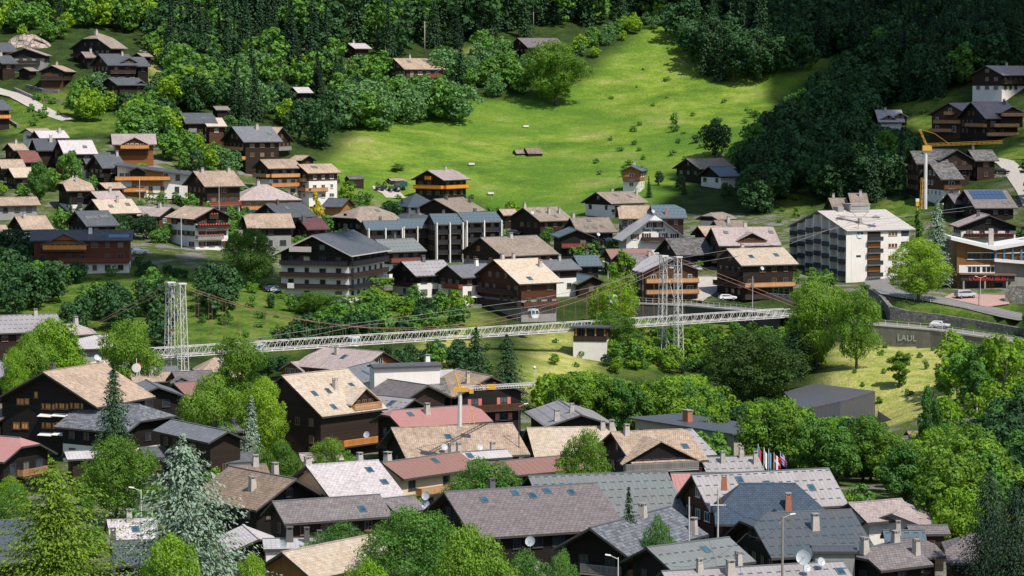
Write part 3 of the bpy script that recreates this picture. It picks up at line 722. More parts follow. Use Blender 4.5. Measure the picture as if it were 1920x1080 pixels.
    lz = min(lim)
    def section(z_lo, grow=0.0):
        a = ww + grow; yk = max((hr - th - lz) / tr, 0)
        P = [(-a, z_lo), (a, z_lo), (a, topz)]
        P += [(yk, lz), (-yk, lz)] if yk > .3 else [(0, lz)]
        P += [(-a, topz)]
        return P
    zl = 0.0
    gmean = gz(cx, cy) - zb
    if low:
        zl = min(gmean + lowh, topz - .6)
        lo = MB(); lo.box(x0, x1, -ww, ww, 0, zl); lo.build('wall', WALL[low], root)
    u_ = MB(); S = section(zl, .04 if low else 0); g_ = .04 if low else 0
    u_.prism([(x0 - g_, y, z) for y, z in S][::-1], [(x1 + g_, y, z) for y, z in S][::-1])
    u_.build('upper_wall' if low else 'wall', WALL[up], root)
    ws = ww + g_; wx0, wx1 = x0 - g_, x1 + g_
    face_s = '+y' if vis > 0 else '-y'
    # windows ------------------------------------------------
    fl = floors or max(1, int((topz - gmean + .4) / 2.6)); fh = 2.65
    def gnd(lx, ly):
        v = q @ Vector((lx, ly, 0)); return gz(cx + v.x, cy + v.y) - zb
    balz = []
    for bb in balc:
        fc, k, u0, u1 = bb[:4]; bc = bb[4] if len(bb) > 4 else bcol
        zf = topz - fh * k - .15
        if fc == 'g':
            half = ww if k > 0 else max((hr - th - .3 - zf - 1.9) / tr, ww * .45); half = min(half, ww)
            ya, yb = -half + 2 * half * u0, -half + 2 * half * u1
            if vis < 0: ya, yb = -yb, -ya
            o_ = railing(root, wx0, wx0, ya, yb, zf, 'y', -1, bc, near, min(1.2, og + .25)); balz.append(('g', k))
            if flow: fb = MB(); [fb.frustum(wx0 - min(1.2, og + .25), yy, zf + .9, zf + 1.25, .16, .22, .08, .12) for yy in np.arange(ya + .4, yb - .3, .75)]; fb.build('flower_box', FLOWR, o_)
        else:
            xa, xb = wx0 + (wx1 - wx0) * u0, wx0 + (wx1 - wx0) * u1
            o_ = railing(root, xa, xb, vis * ws, 0, zf, 'x', vis, bc, near, min(1.2, ovh + .25)); balz.append(('s', k))
            if flow: fb = MB(); [fb.frustum(xx, vis * (ws + min(1.2, ovh + .25)), zf + .9, zf + 1.25, .22, .16, .12, .08) for xx in np.arange(xa + .4, xb - .3, .75)]; fb.build('flower_box', FLOWR, o_)
    if win:
        for k in range(0, fl + 1):
            zf = topz - fh * k - .15
            # gable side
            half = ww - .5 if k > 0 else (hr - th - zf - 2.3) / tr
            if half > .6:
                n = max(1, int(2 * half / wgap)); door = ('g', k) in balz
                for i in range(n):
                    if random.random() > wdens: continue
                    y = -half + 2 * half * (i + .5) / n; h_ = 1.95 if door and random.random() < .6 else 1.2
                    z = zf + (.05 if h_ > 1.5 else .85)
                    if z < gnd(wx0, y) + .4: continue
                    mixed = FR_ALT if (low and z < zl) else None
                    put_window(root, wx0, y, z, '-x', random.choice((1.0, 1.3, 1.3, 1.6)), h_, frame, shut, wkind if random.random() < .75 or wkind != 'dark' else 'lit')
            if k > 0:
                n = max(1, int((wx1 - wx0 - 1) / wgap)); door = ('s', k) in balz
                for i in range(n):
                    if random.random() > wdens: continue
                    x = wx0 + .5 + (wx1 - wx0 - 1) * (i + .5) / n; h_ = 1.95 if door and random.random() < .6 else 1.2
                    z = zf + (.05 if h_ > 1.5 else .85)
                    if z < gnd(x, vis * ws) + .4 or z + h_ > topz - .05: continue
                    if any(abs(x - (xl + L * d_[0])) < d_[1] / 2 and k == 1 and d_[3] > .9 for d_ in dorm): pass
                    put_window(root, x, vis * ws, z, face_s, random.choice((1.0, 1.3, 1.3, 1.6)), h_, frame, shut, wkind if random.random() < .75 or wkind != 'dark' else 'lit')
    # dormers and cross gables: (u along ridge, width, drop below ridge, how far down the slope its front is, balcony colour, wall)
    for d_ in dorm:
        u0, wd, drop, vf = d_[:4]; bc = d_[4] if len(d_) > 4 else None; wm = d_[5] if len(d_) > 5 else up
        xc = xl + L * u0; zr = hr - drop; hwd = wd / 2; trd = max(tr, .5); yb = max(drop / tr - .6, -.2) ; yf = vf * hw
        if drop < .3: yb = 0
        ze = zr - hwd * trd; dm = MB()
        for sx in (-1, 1):
            ye0 = (hr - ze) / tr - .3      # where the eave of the dormer dives into the slope
            P = [(xc, vis * yb, zr), (xc, vis * (yf + .6), zr), (xc + sx * hwd, vis * (yf + .6), ze), (xc + sx * hwd, vis * min(ye0, yf), ze)]
            if (sx > 0) == (vis > 0): P = P[::-1]
            dm.slab(P, .2)
        # thickness was built as one material; walls
        rf_ = dm.build('dormer_roof', [ROOF[roof]], root)
        wl = MB(); hi = hwd - .45; zt = zr - hi * trd - .22; zlow = hr - yf * tr - 2.2 if vf < .95 else max(0, topz - 2.9)
        yf_ = yf if vf < .9 else max(yf, ws + .5)
        wl.prism([(xc - hi, vis * yf_, zlow), (xc + hi, vis * yf_, zlow), (xc + hi, vis * yf_, zt), (xc, vis * yf_, zr - .24), (xc - hi, vis * yf_, zt)],
                 [(xc - hi, vis * (yf_ - 2.5), zlow), (xc + hi, vis * (yf_ - 2.5), zlow), (xc + hi, vis * (yf_ - 2.5), zt), (xc, vis * (yf_ - 2.5), zr - .24), (xc - hi, vis * (yf_ - 2.5), zt)])
        dw = wl.build('dormer', WALL[wm], root)
        nn = max(1, int(hi * 2 / 1.7))
        for i in range(nn):
            x = xc - hi * .7 + hi * 1.4 * (i + .5) / nn; hh = min(1.9, zr - abs(x - xc) * trd - (zt - 1.1)) - .5
            if hh > .4: put_window(dw, x, vis * yf_, zt - 1.0, face_s, 1.0 if hi > 1.4 else .8, min(hh, 1.8), frame, None, wkind)
        if bc: railing(dw, xc - hi, xc + hi, vis * yf_, 0, zt - 1.1, 'x', vis, bc, near, 1.0)
    # roof furniture -------------------------------------------
    for (u0, v0) in sky:
        xc = xl + L * u0; yc = vis * hw * v0; zc = hr - hw * v0 * tr; k = .62 if near else .8
        sb = MB(); 
        c_, s_ = math.cos(math.atan(tr)), math.sin(math.atan(tr))
        def pt(a, b_, n_): return (xc + a, yc + vis * (b_ * c_ + n_ * s_), zc - b_ * s_ + n_ * c_)
        def bx(a0, a1, b0, b1, n0, n1, mi):
            sb.prism([pt(a0, b0, n0), pt(a1, b0, n0), pt(a1, b1, n0), pt(a0, b1, n0)], [pt(a0, b0, n1), pt(a1, b0, n1), pt(a1, b1, n1), pt(a0, b1, n1)], mi)
        bx(-k * .75, k * .75, -k, k, -.1, .10, 0); bx(-k * .6, k * .6, -k * .85, k * .85, .10, .12, 1)
        sb.build('skylight', [FASC['grey'], GLASSB if D < 700 else PANEW], root)
    cl = chim if isinstance(chim, (list, tuple)) else [(random.uniform(.25, .8), random.uniform(-.1, .35)) for _ in range(chim)]
    for cc_ in cl:
        u0, v0 = cc_[:2]; xc = xl + L * u0; yc = vis * hw * v0; zc = hr - abs(v0) * hw * tr; cb = MB(); k = random.uniform(.30, .46)
        top_ = max(zc + 1.1, hr + .55) if v0 < .22 else zc + random.uniform(1.2, 1.5)
        cb.frustum(xc, yc, zc - .5, top_, k * 1.1, k * 1.1, k * .85, k * .85)
        co = cb.build('chimney', {'dark': CHIMD, 'brick': CHIMB, 'white': PALE}.get(chm, CHIM), root)
        cp = MB(); cp.box(xc - k, xc + k, yc - k, yc + k, top_ + .25, top_ + .35)
        for ax in (-1, 1):
            for ay in (-1, 1): cp.box(xc + ax * k * .7 - .06, xc + ax * k * .7 + .06, yc + ay * k * .7 - .06, yc + ay * k * .7 + .06, top_ - .01, top_ + .25)
        cp.build('chimney_cap', CHIMD if chm == 'dark' else CONC, co)
    for (u0, v0) in dishes:
        xc = xl + L * u0; yc = vis * hw * v0; zc = hr - hw * abs(v0) * tr
        d = link('satellite_dish', DISH, root, (xc, yc, zc + .9)); d.scale = (.48,) * 3; d.rotation_euler = (0, R(-25), -yaw - R(60))
    random.setstate(rs)
    info = dict(root=root, yaw=yaw, L=L, hw=hw, tr=tr, hr=hr, ev=ev, topz=topz, ws=ws, wx0=wx0, wx1=wx1, vis=vis, zb=zb, D=D, cx=cx, cy=cy, rise=rise, gm=gmean, face=face_s)
    HOUSES[label] = info
    if DEBUG_H: print('H %-60s D%4.0f W%4.1f L%4.1f pitch%3.0f yaw%4.0f eave%4.1f ridge%4.1f' % (label[:60], D, hw * 2, L, math.degrees(math.atan(tr)), math.degrees(math.acos(ca_)), ev - gmean, hr - gmean))
    return info
FR_ALT = None
FLOWR = plain('red_flowers', (.45,.05,.03), .8, amt=.6, scale=6)
DEBUG_H = False
# ------------------------------------------------------------ the village, from the far slope down to the near roofs
H = house
# far upper left
H('big dark chalet highest on the upper left slope with grey hipped roof', (168,62), (207,91), (200,61), H=12, roof='tan2', up='black', hip=(.35,.3), balc=[('g',1,0,1,'dark'),('s',1,0,1,'dark')], chim=2, low='black')
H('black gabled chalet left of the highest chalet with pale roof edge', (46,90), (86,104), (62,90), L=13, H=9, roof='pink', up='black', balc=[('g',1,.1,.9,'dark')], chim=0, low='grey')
H('slate roofed house cut by the left frame edge below the rock face', (-12,80), (2,97), (20,80), H=8, roof='slate', up='dark', chim=0)
H('second slate roofed house at the left edge just under the first', (-12,104), (2,119), (20,104), H=8, roof='slate', up='dark', chim=1)
H('small dark shed on stilts below the black gabled chalet', (43,126), (56,133), L=6, H=5, roof='tan2', up='black', chim=0, win=False, cat='shed')
H('black chalet with light tan roof and long balcony above the stone terraces', (96,122), (122,134), (128,121), H=9, roof='tan', up='black', balc=[('g',1,0,1,'dark'),('s',1,0,1,'dark')], hip=(0,.4), low='brown')
H('low pale roofed annex just below the highest chalet', (152,97), (160,108), (206,98), H=6, roof='tan2', up='black', chim=1)
H('tiny brown hut at the right of the upper chalets by the rocks', (256,99), (266,106), (278,99), H=4.5, roof='tan2', up='black', chim=0, win=False, cat='shed')
H('long slate roofed chalet with a cross gable in the upper left group', (184,101), (201,122), (241,101), H=12, roof='slate', up='dark', low='white', dorm=[(.75,6,1.2,.8)], balc=[('s',1,0,1,'dark'),('s',2,0,1,'dark')], chim=1)
H('slate roofed wing right of the long upper chalet', (243,107), (256,124), (266,107), H=8, roof='slate', up='black', chim=0)
H('slate roofed chalet with wide dormer at the foot of the upper left group', (202,146), (219,159), (260,146), H=10, roof='slate', up='dark', low='brown', dorm=[(.8,5,.8,.8)], balc=[('g',1,0,1,'dark'),('s',1,0,1,'dark')], chim=0)
H('slate roofed chalet with orange balcony at the left edge below the road', (-30,187), (-12,206), (6,187), H=10, roof='slate', up='dark', balc=[('s',1,0,1,'orange')], chim=0)
H('pale shed roof in the trees at the end of the upper track', (399,199), (405,206), (415,199), H=4, roof='tan2', up='black', chim=0, win=False, cat='shed')
H('dark slate roofed chalet standing over the tan roofed annex on the wooded slope', (337,212), (347,231), (398,211), H=9, roof='slate', up='dark', balc=[('s',1,0,.3,'grey')], chim=0)
H('brown timber annex with pale tan roof in front of the dark chalet', (378,221), (388,237), (416,221), H=8, roof='bright', up='brown', chim=0)
H('dark slate chalet with white balcony below the wooded slope', (434,237), (456,266), (508,237), H=12, roof='greys', up='dark', balc=[('g',1,.1,.9,'honey'),('g',2,0,1,'orange')], chim=1, sky=[(.8,.5)])
H('right hand end of the slate chalet with tan roof and gable on the right', (530,238), (508,266), (508,238), L=9, H=11, roof='tan', up='dark', balc=[('g',1,.1,.7,'grey')], chim=0)
# forest houses
H('lone chalet with pale roof deep in the forest', (652,81), (665,91), (685,81), H=6, roof='white', up='dark', chim=1)
H('timber chalet with sunlit tan roof at the forest edge', (737,109), (758,130), (815,109), H=9, roof='tan', up='brown', balc=[('s',1,.6,1,'red')], chim=[(.4,0)], sky=[(.3,.3),(.7,.2),(.85,.6)], ov=(.8,1.2))
H('small grey roofed house half hidden in the middle of the wood', (548,163), (558,174), (578,163), H=5, roof='pmetal', up='black', low=None, chim=0)
H('black timber house with grey roof at the top of the meadow', (970,71), (989,89), (1045,71), H=8, roof='tile', up='black', chim=0, sky=[(.3,.4),(.6,.5)])
# right hand slope
H('pale roofed house with twin gabled dormers beside the dark wood', (1640,206), (1647,229), (1690,206), H=8, roof='white', up='dark', dorm=[(.4,5,1.4,.8),(.85,5,.8,.7)], chim=1, low='white')
H('sunlit brown chalet with three honey coloured balconies on the right slope', (1778,193), (1817,216), (1800,193), L=13, H=13, roof='pink', up='brown', balc=[('g',0,.25,.75,'honey'),('g',1,.1,1,'honey'),('g',2,0,.6,'honey')], chim=0)
H('large brown chalet with light balconies right of the sunlit chalet', (1820,191), (1847,222), (1888,191), H=14, roof='pink', up='dark', dorm=[(.72,8,1.2,1.0,'honey')], balc=[('s',1,.2,1,'honey'),('s',2,0,1,'honey'),('g',1,.3,1,'honey')], chim=[(.85,.15)], chm='dark')
H('dark chalet with white garage level at the upper right edge', (1848,123), (1880,141), (1925,122), H=14, roof='pink', up='dark', low='white', lowh=1.6, balc=[('s',1,0,1,'dark')], dorm=[(.8,9,.6,.95)], chim=1, dishes=[(.3,1.6)])
H('brown timber lodge with grey shingle roof behind the grey crane mast', (1706,283), (1718,307), (1768,281), H=14, roof='old', up='dark', balc=[('s',1,0,1,'dark'),('s',2,0,1,'brown')], chim=1)
H('upper lodge roof of stepped shingle with round lamp in its gable', (1795,280), (1762,300), (1756,280), L=12, H=12, roof='old', up='dark', chim=0, balc=[('g',1,0,1,'dark')])
H('right wing of the shingle lodge with roof windows', (1815,281), (1828,301), (1860,281), H=9, roof='old', up='dark', sky=[(.5,.3),(.8,.3)], chim=[(.2,0)], chm='dark')
H('lower shingle roofed timber wing below the lodge', (1742,306), (1764,336), (1786,305), H=12, roof='old', up='brown', low='white', balc=[('s',1,0,1,'brown')], chim=0)
H('small dark roofed gable left of the solar roof house', (1776,362), (1790,382), (1806,361), H=7, roof='tile2', up='black', chim=0)
SOL = H('house with blue solar panels across its grey roof', (1806,356), (1828,390), (1886,356), H=9, roof='tile2', up='black', sky=[(.75,.72),(.9,.7)], chim=0)
H('dark gabled chalet with flower balcony below the solar roof house', (1855,403), (1797,426), (1806,400), L=14, H=10, roof='pink', up='black', low='white', balc=[('g',1,.05,.95,'dark')], flow=True, chim=[(.5,.2)], chm='dark')
H('shaded shingle roofed barn left of its twin above the big hotel', (1553,371), (1562,394), (1582,370), H=7, roof='tan2', up='dark', chim=1, cat='barn')
H('taller shaded shingle barn behind the big hotel chimney', (1590,362), (1597,390), (1624,362), H=8, roof='tan2', up='dark', chim=1, cat='barn')
# meadow foot
H('chalet with deep orange balconies alone at the foot of the meadow', (801,319), (832,338), (852,317), H=11, roof='pink', up='dark', low=None, hip=(0,.2), balc=[('g',0,.3,.75,'fire'),('g',1,0,1,'fire'),('s',1,0,1,'fire')], chim=[(.6,.1)], floors=2, sky=())
H('slate blue roofed chalet with orange gable beside the dark shrubs', (1183,311), (1204,321), (1232,308), L=10, H=9, roof='bmetal', up='orange', low='white', balc=[('g',1,0,1,'brown')], chim=[(.6,0)], sky=[(.5,.3),(.85,.3)])
H('shaded barn roofed house by the dark wood at the meadow corner', (1286,297), (1312,317), (1356,296), H=8, roof='tan2', up='black', chim=0, dishes=[(1,0)])
H('small blue roofed black house in front of the shaded barn', (1328,312), (1350,331), (1346,311), L=8, H=7, roof='bmetal', up='black', low='white', chim=0)
H('chalet with black gable and white windowed floor above the white inn', (1117,360), (1146,382), (1189,358), H=8, roof='tan2', up='black', low='white', lowh=2.2, sky=[(.4,.3),(.7,.45)], chim=[(.5,-.2),(.95,.3)], balc=[('s',1,0,1,'dark')])
H('tan roofed timber chalet with three chimneys left of the tall tree', (980,389), (1012,415), (1046,387), H=9, roof='tan2', up='dark', sky=[(.3,.3),(.6,.7)], chim=[(.05,0),(.5,.5),(.8,.5)], dishes=[(-.02,.6)])
H('tan roofed house with four roof windows left of the white inn', (1068,408), (1083,436), (1142,405), H=8, roof='tan2', up='black', sky=[(.3,.65),(.5,.7),(.7,.6),(.45,.2)], chim=[(.1,0)])
# upper left village
H('long pink roofed chalet with front gable and orange balcony below the wood', (208,251), (210,271), (291,251), H=8, roof='pink', up='amber', dorm=[(.5,9,.8,1.0,'orange','brown')], chim=0)
H('small white house with round window and tan roof at the left', (48,241), (60,249), L=9, H=6, roof='tan', up='white', chim=0)
H('pale tile roofed house under the terraced garden', (64,245), (74,259), (120,245), H=7, roof='white', up='dark', chim=1)
H('dark slate roofed house squeezed between two pale roofs at left', (60,260), (68,282), (103,259), H=8, roof='dmetal', up='dark', chim=1)
H('chalet with light grey tiled roof and stacked balconies on a dark gable', (108,263), (119,289), (172,262), H=11, roof='white', up='dark', balc=[('g',0,.1,.9,'dark'),('g',1,0,1,'dark'),('g',2,0,1,'brown')], sky=[(.7,.5)], chim=0, low='white')
H('tan roofed cottage at far left beside the conifers', (14,269), (25,282), (42,268), H=6, roof='tan', up='dark', chim=1)
H('barn with rusty red roof at the left', (32,283), (43,304), (68,281), H=6, roof='rust', up='dark', chim=0, cat='barn', win=False)
H('low tan roof at the left edge under the rusty barn', (-5,299), (2,316), (42,298), H=6, roof='tan', up='dark', chim=0)
H('low sunbleached roof between garden trees at far left', (15,314), (26,333), (58,314), H=6, roof='bright', up='dark', chim=0)
H('long dark slate roof behind the black gabled chalet', (150,286), (160,307), (206,285), H=8, roof='slate', up='black', chim=0)
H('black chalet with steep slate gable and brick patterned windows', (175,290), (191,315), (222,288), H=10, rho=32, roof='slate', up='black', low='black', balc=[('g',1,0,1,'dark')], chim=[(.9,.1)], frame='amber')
H('tan roofed chalet with brown gable and white ground floor on the left hillside', (362,321), (383,350), (438,320), H=12, roof='tan', up='dark', low='white', lowh=3.6, balc=[('s',2,0,1,'red'),('g',2,0,1,'red')], chim=[(.2,.1),(.85,.1)], shut='wood', ov=(1.2,1.2))
H('black timber house with sunlit half hipped tan roof', (113,334), (124,358), (166,334), H=9, roof='tan', up='black', low='white', lowh=1.2, hip=(.45,.45), chim=[(.5,.3)])
H('low tan roofed shed left of the orange apartment house', (186,343), (198,354), (226,343), H=5, roof='tan', up='dark', chim=0)
H('brown grey roofed house behind the bright tan roof at left', (170,359), (184,375), (224,358), H=7, roof='pink', up='black', chim=1)
H('bright tan roofed chalet with two roof windows left of centre', (172,374), (191,401), (246,372), H=9, roof='bright', up='black', sky=[(.35,.5),(.8,.4)], chim=1)
H('long low tan roofed house at the left edge', (-18,370), (-10,386), (68,369), H=6, roof='tan', up='black', low='grey', chim=0)
H('tan roofed house with white lower wall and geranium balcony at left', (27,405), (42,431), (85,404), H=9, roof='tan', up='dark', low='white', lowh=4, balc=[('s',1,.3,1,'red')], flow=True, chim=1, shut='wood')
H('tan roof cut by the left frame edge beside the shaded trees', (-45,423), (-30,446), (10,423), H=8, roof='tan', up='dark', low='white', chim=0)
H('dark slate roofed house with a row of pale roof windows', (140,396), (161,424), (203,395), H=9, roof='slate', up='black', low='black', sky=[(.22,.45),(.34,.45),(.46,.45),(.66,.4),(.78,.4)], chim=0)
WOODY = H('wide red brown timber house with long slate roof and glazed central gable', (251,431), (249,450), (108,431), L=24, H=10.6, roof='slate', up='red', low='white', lowh=2.4, dorm=[(.66,11,.5,1.0,'orange','amber')], balc=[('s',2,0,.75,'red')], chim=[(.42,.3)], sky=[(.28,.45),(.1,.5)], chm='white', rho=24)
H('small timber garage gable below the wide red brown house', (97,466), (130,478), L=9, H=5, roof='tan2', up='amber', chim=0, balc=[('g',0,.2,.8,'orange')], cat='shed')
H('white chalet with dark gable, two balconies and red flowers', (402,389), (363,411), (346,387), H=12, roof='tan', up='dark', low='white', lowh=6, balc=[('g',0,.2,.8,'dark'),('g',1,0,1,'dark'),('g',2,.2,1,'grey')], flow=True, L=15, chim=0, shut='wood', ov=(1.3,1.4))
H('pink roofed house with small front gable left of the white chalet', (322,388), (299,406), (330,385), L=12, H=7, roof='pink', up='brown', chim=[(.3,.1)])
H('large hipped pale pink roof over a honey timber upper floor', (436,346), (446,376), (556,346), H=9, roof='pink', up='orange', low='white', hip=(.9,1), chim=[(.4,.05)], balc=[('s',1,0,1,'honey')])
H('tan shingle roofed black house under the hipped pink roof', (455,401), (463,428), (545,401), H=8, roof='tan', up='black', low='grey', chim=0, hip=(.2,0))
H('dark slate roofed house in front of the hipped pink roof', (497,382), (526,408), (566,379), H=8, roof='slate', up='black', sky=[(.45,.35)], chim=[(.3,.1)], chm='dark')
H('dark red roofed outbuilding beside the slate roof', (560,410), (576,430), (603,410), H=6, roof='maroon', up='dark', chim=[(.1,.3)], chm='dark')
H('white chalet with tan roof and wooden balconies at the meadow edge', (487,299), (503,316), (552,298), H=11, roof='tan', up='dark', low='white', lowh=5, balc=[('s',1,0,1,'honey'),('s',2,0,1,'orange'),('g',1,0,1,'honey')], chim=0)
H('white and brown chalet with solar window in its tan roof', (558,308), (577,325), (622,307), H=12, roof='tan', up='brown', low='white', lowh=6.5, balc=[('g',1,.1,.9,'honey'),('g',2,0,1,'honey'),('s',2,0,.6,'honey')], sky=[(.35,.35),(.42,.35)], chim=0)
H('small tan roofed barn behind the meadow edge chalets', (580,291), (565,301), (554,291), H=6, roof='tan', up='dark', chim=0, cat='barn')
H('honey coloured timber garage with dark metal roof', (655,372), (641,388), (615,371), H=6, roof='slate', up='orange', chim=0, win=False, cat='shed')
H('black house with broad hipped brown shingle roof near the centre left', (642,388), (676,417), (722,386), H=10, roof='tan2', up='black', low='black', hip=(.75,.5), chim=0, sky=[(.7,.3)])
H('dark blue metal hipped roof under the orange balconied chalet', (748,364), (764,388), (812,364), H=7, roof='dbmetal', up='black', hip=(1,1), chim=0, rho=24)
H('broad tan shingle roofed chalet right of the dark blue hipped roof', (813,373), (859,399), (869,370), H=10, roof='tan2', up='dark', chim=[(.35,.1),(.9,.4)], chm='dark')
H('low dark hipped roof behind the grey blue apartment row', (745,396), (762,413), (795,394), H=7, roof='dmetal', up='black', hip=(.9,.6), chim=2, chm='dark', sky=[(.7,.4)])
# middle village
H('tan roofed shed at the right of the apartment row', (1805-870,392), (944,404), (958,392), H=6, roof='tan', up='dark', chim=0)
HOT = H('large five storey black and white hotel with slate roof and full width balconies', (585,441), (659,480), (666,440), H=16.5, roof='slate', up='black', low='white', lowh=7.5, balc=[('g',1,0,1,'black'),('g',2,0,1,'dark'),('g',3,0,1,'dark'),('g',4,.1,.5,'black'),('s',1,0,1,'black'),('s',2,0,1,'dark'),('s',3,0,1,'black')], chim=[(.8,0)], chm='dark', sky=[(.6,.35)], cat='hotel', ov=(1.4,1.6), wgap=3.2, wdens=.97, fascia='white', frame='white')
H('brown and white house with ribbed grey roof right of the black hotel', (703,449), (727,473), (777,447), H=10, roof='gmetal', up='dark', low='white', lowh=3.4, dorm=[(.65,2.2,1.6,.55)], chim=[(.5,0)], balc=[('s',1,0,1,'red')], chm='dark')
H('chalet with light ribbed roof and white ground floor beside the parasol garden', (752,490), (779,518), (832,488), H=9, roof='lmetal', up='black', low='white', lowh=3, balc=[('g',1,0,1,'dark')], chim=[(.5,.05)], chm='dark')
H('house with smooth grey roof, red balcony and white ground floor', (838,497), (866,521), (913,495), H=9, roof='greys', up='dark', low='white', lowh=3.3, balc=[('g',1,.3,1,'red')], chim=[(.7,.1)], chm='white')
H('old barn with patched tan roof and yellow windows in its grey gable', (900,445), (942,481), (1008,443), H=10, roof='tan2', up='dark', low='grey', chim=[(.5,.1)], frame='amber', cat='barn')
H('big sunlit chalet with glowing tan roof and long brown balcony in mid picture', (925,487), (973,533), (1009,484), H=13, roof='bright', up='red', low='grey', lowh=3, balc=[('g',1,.1,.9,'dark'),('g',2,0,1,'dark'),('s',2,0,1,'brown')], chim=[(.2,0),(.45,0),(.85,.35)], sky=[(.35,.8)], ov=(1.1,1.3))
H('small grey roofed white house just right of the big sunlit chalet', (1010,488), (1030,507), (1072,487), H=9, roof='greys', up='dark', low='white', lowh=4, chim=[(.6,.1)])
H('black chalet with smooth blue grey roof and red balcony', (1082,430), (1046,445), (1050,428), L=13, H=10, roof='bmetal', up='black', low='black', balc=[('g',1,0,1,'red')], chim=0, dishes=[(-.02,-1.1)], frame='white')
H('brownish red roofed house behind the bright green tree', (1135,467), (1146,486), (1220,466), H=7, roof='rmetal2', up='dark', chim=0)
H('grey roofed house with timber front behind the right bridge tower', (1157,477), (1178,501), (1214,476), H=9, roof='tile2', up='brown', chim=[(.95,.3)], sky=[(.85,.3)])
H('teal metal roofed house between the sunlit chalet and the green tree', (1075,479), (1086,499), (1120,478), H=7, roof='bmetal', up='black', chim=1, chm='dark')
H('small blue grey gable low beside the green tree', (1112,517), (1082,533), L=12, H=6, roof='bmetal', up='dark', chim=0, B=(1080,515))
H('half built timber frame house behind the lattice tower', (1262,482), (1205,511), L=14, H=13, roof='pmetal', up='brown', chim=0, balc=[('g',1,0,1,'honey'),('g',2,0,1,'honey')])
H('tan shingle roofed rear building of the white inn', (1157,385), (1161,410), (1221,384), H=14, roof='tan', up='slate', chim=0, hip=(.2,0))
H('blue grey hipped building right behind the white inn', (1219,384), (1226,409), (1282,383), H=14, roof='bmetal', up='dark', low='dark', hip=(0,.35), chim=[(.4,.7)], chm='brick')
H('small tan hipped kiosk roof at the foot of the dark wood', (1325,399), (1346,412), L=9, H=6, roof='tan2', up='dark', low='white', hip=(.5,.5), chim=0)
H('low tan roofed house with chimney behind the pink roofed house', (1338,413), (1347,428), (1394,413), H=6, roof='tan2', up='white', sky=[(.4,.6)], chim=1)
H('small tan gable at the right shoulder of the white inn', (1308,424), (1322,443), (1352,424), H=7, roof='tan', up='dark', chim=0)
H('long pink tiled roof with a wooden dormer left of the hotel hedge', (1333,426), (1348,461), (1450,426), H=11, roof='pink', up='dark', dorm=[(.55,8,1.0,.75,'brown')], sky=[(.2,.3),(.92,.3)], chim=[(.55,0)], balc=[('g',1,0,1,'dark')])
H('barn like house with mottled dark shingle roof right of the inn', (1247,447), (1268,478), (1321,446), H=8, roof='old', up='black', chim=0)
H('tan roofed timber house with wrap balconies beside the lane', (1362,466), (1390,498), (1470,463), H=13, roof='bright', up='dark', balc=[('g',1,.2,.9,'dark'),('g',2,0,1,'dark'),('s',2,0,1,'honey'),('s',3,0,.5,'dark')], sky=[(.3,.5),(.75,.45)], chim=[(.3,-.1)], dishes=[(.25,1.4)])
# far side of the gorge, left
H('long pale roof with snow guards at the left edge by the river', (-60,593), (-46,627), (106,592), H=9, roof='lmetal', up='dark', chim=[(.75,.1)])
H('pink tan roofed house just right of the snow guard roof', (118,608), (140,629), (160,607), H=8, roof='pink', up='dark', chim=1, hip=(0,.6))
H('flat light metal roof of the lift station by the left bridge tower', (140,629), (150,655), (205,627), H=6, roof='pmetal', up='grey', chim=0, win=False, name='lift_station', cat='station')
# lower town, back rows
H('light grey gable peeping behind the big black chalet', (43,684), (-5,711), (-4,679), L=10, H=9, roof='lmetal', up='black', chim=1)
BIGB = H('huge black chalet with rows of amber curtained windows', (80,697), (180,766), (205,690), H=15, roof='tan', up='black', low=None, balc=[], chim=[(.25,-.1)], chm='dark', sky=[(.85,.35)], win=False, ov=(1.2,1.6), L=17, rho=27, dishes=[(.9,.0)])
H('brown shingle gable with white post at the lower left edge', (38,762), (-8,792), (-5,757), L=11, H=8, roof='brown', up='black', low='black', chim=0, balc=[('g',1,.2,.8,'grey')], near=True)
H('small sunlit tan roof right of the big black chalet ridge', (160,680), (176,692), (204,680), H=8, roof='bright', up='dark', chim=0, dishes=[(.5,.3)])
H('dark grey roof strip left of the leaning shop sign', (197,676), (206,691), (248,678), H=8, roof='greys', up='dark', chim=0)
H('long grey roof with small wooden dormer below the shop sign', (252,690), (266,708), (330,688), H=8, roof='greys', up='brown', dorm=[(.05,3,.5,.7)], chim=1)
H('sunlit tan hipped roof behind the round green tree', (366,671), (376,709), (452,670), H=9, roof='tan', up='dark', hip=(.8,1), chim=[(.55,.3)])
H('narrow tan roof strip between the pine and the grey dormer roof', (240,700), (250,718), (318,700), H=8, roof='tan', up='brown', chim=[(.2,.3),(.5,.3)])
H('dark gabled house with grey roof right of the pine tree', (297,725), (248,744), (246,721), L=12, H=10, roof='greys', up='black', chim=0)
H('brown ribbed roof left of the round green tree', (325,718), (352,746), (370,717), H=8, roof='rmetal2', up='dark', chim=0)
H('wide dark grey roof with dormer above the round green tree', (322,697), (334,720), (398,696), H=9, roof='tile2', up='brown', dorm=[(.1,4,.6,.75)], chim=0)
H('large grey slate hipped roof with four metal flues', (298,761), (237,812), (238,756), L=15, H=10, roof='slate2', up='black', low='white', hip=(.55,.3), chim=[], near=True, balc=[])
H('dark slate chalet roof with low white skylight box', (428,808), (391,830), (318,792), H=10, roof='greys', up='dark', low='dark', chim=0, near=True)
H('dark slate roof left of the turquoise spruce', (392,790), (412,812), (464,789), H=8, roof='slate', up='dark', sky=[(.15,.5)], chim=0)
H('low dark porch roof with white rooflight below the slate chalet', (395,851), (402,869), (478,850), H=6, roof='slate', up='dark', chim=0, near=True)
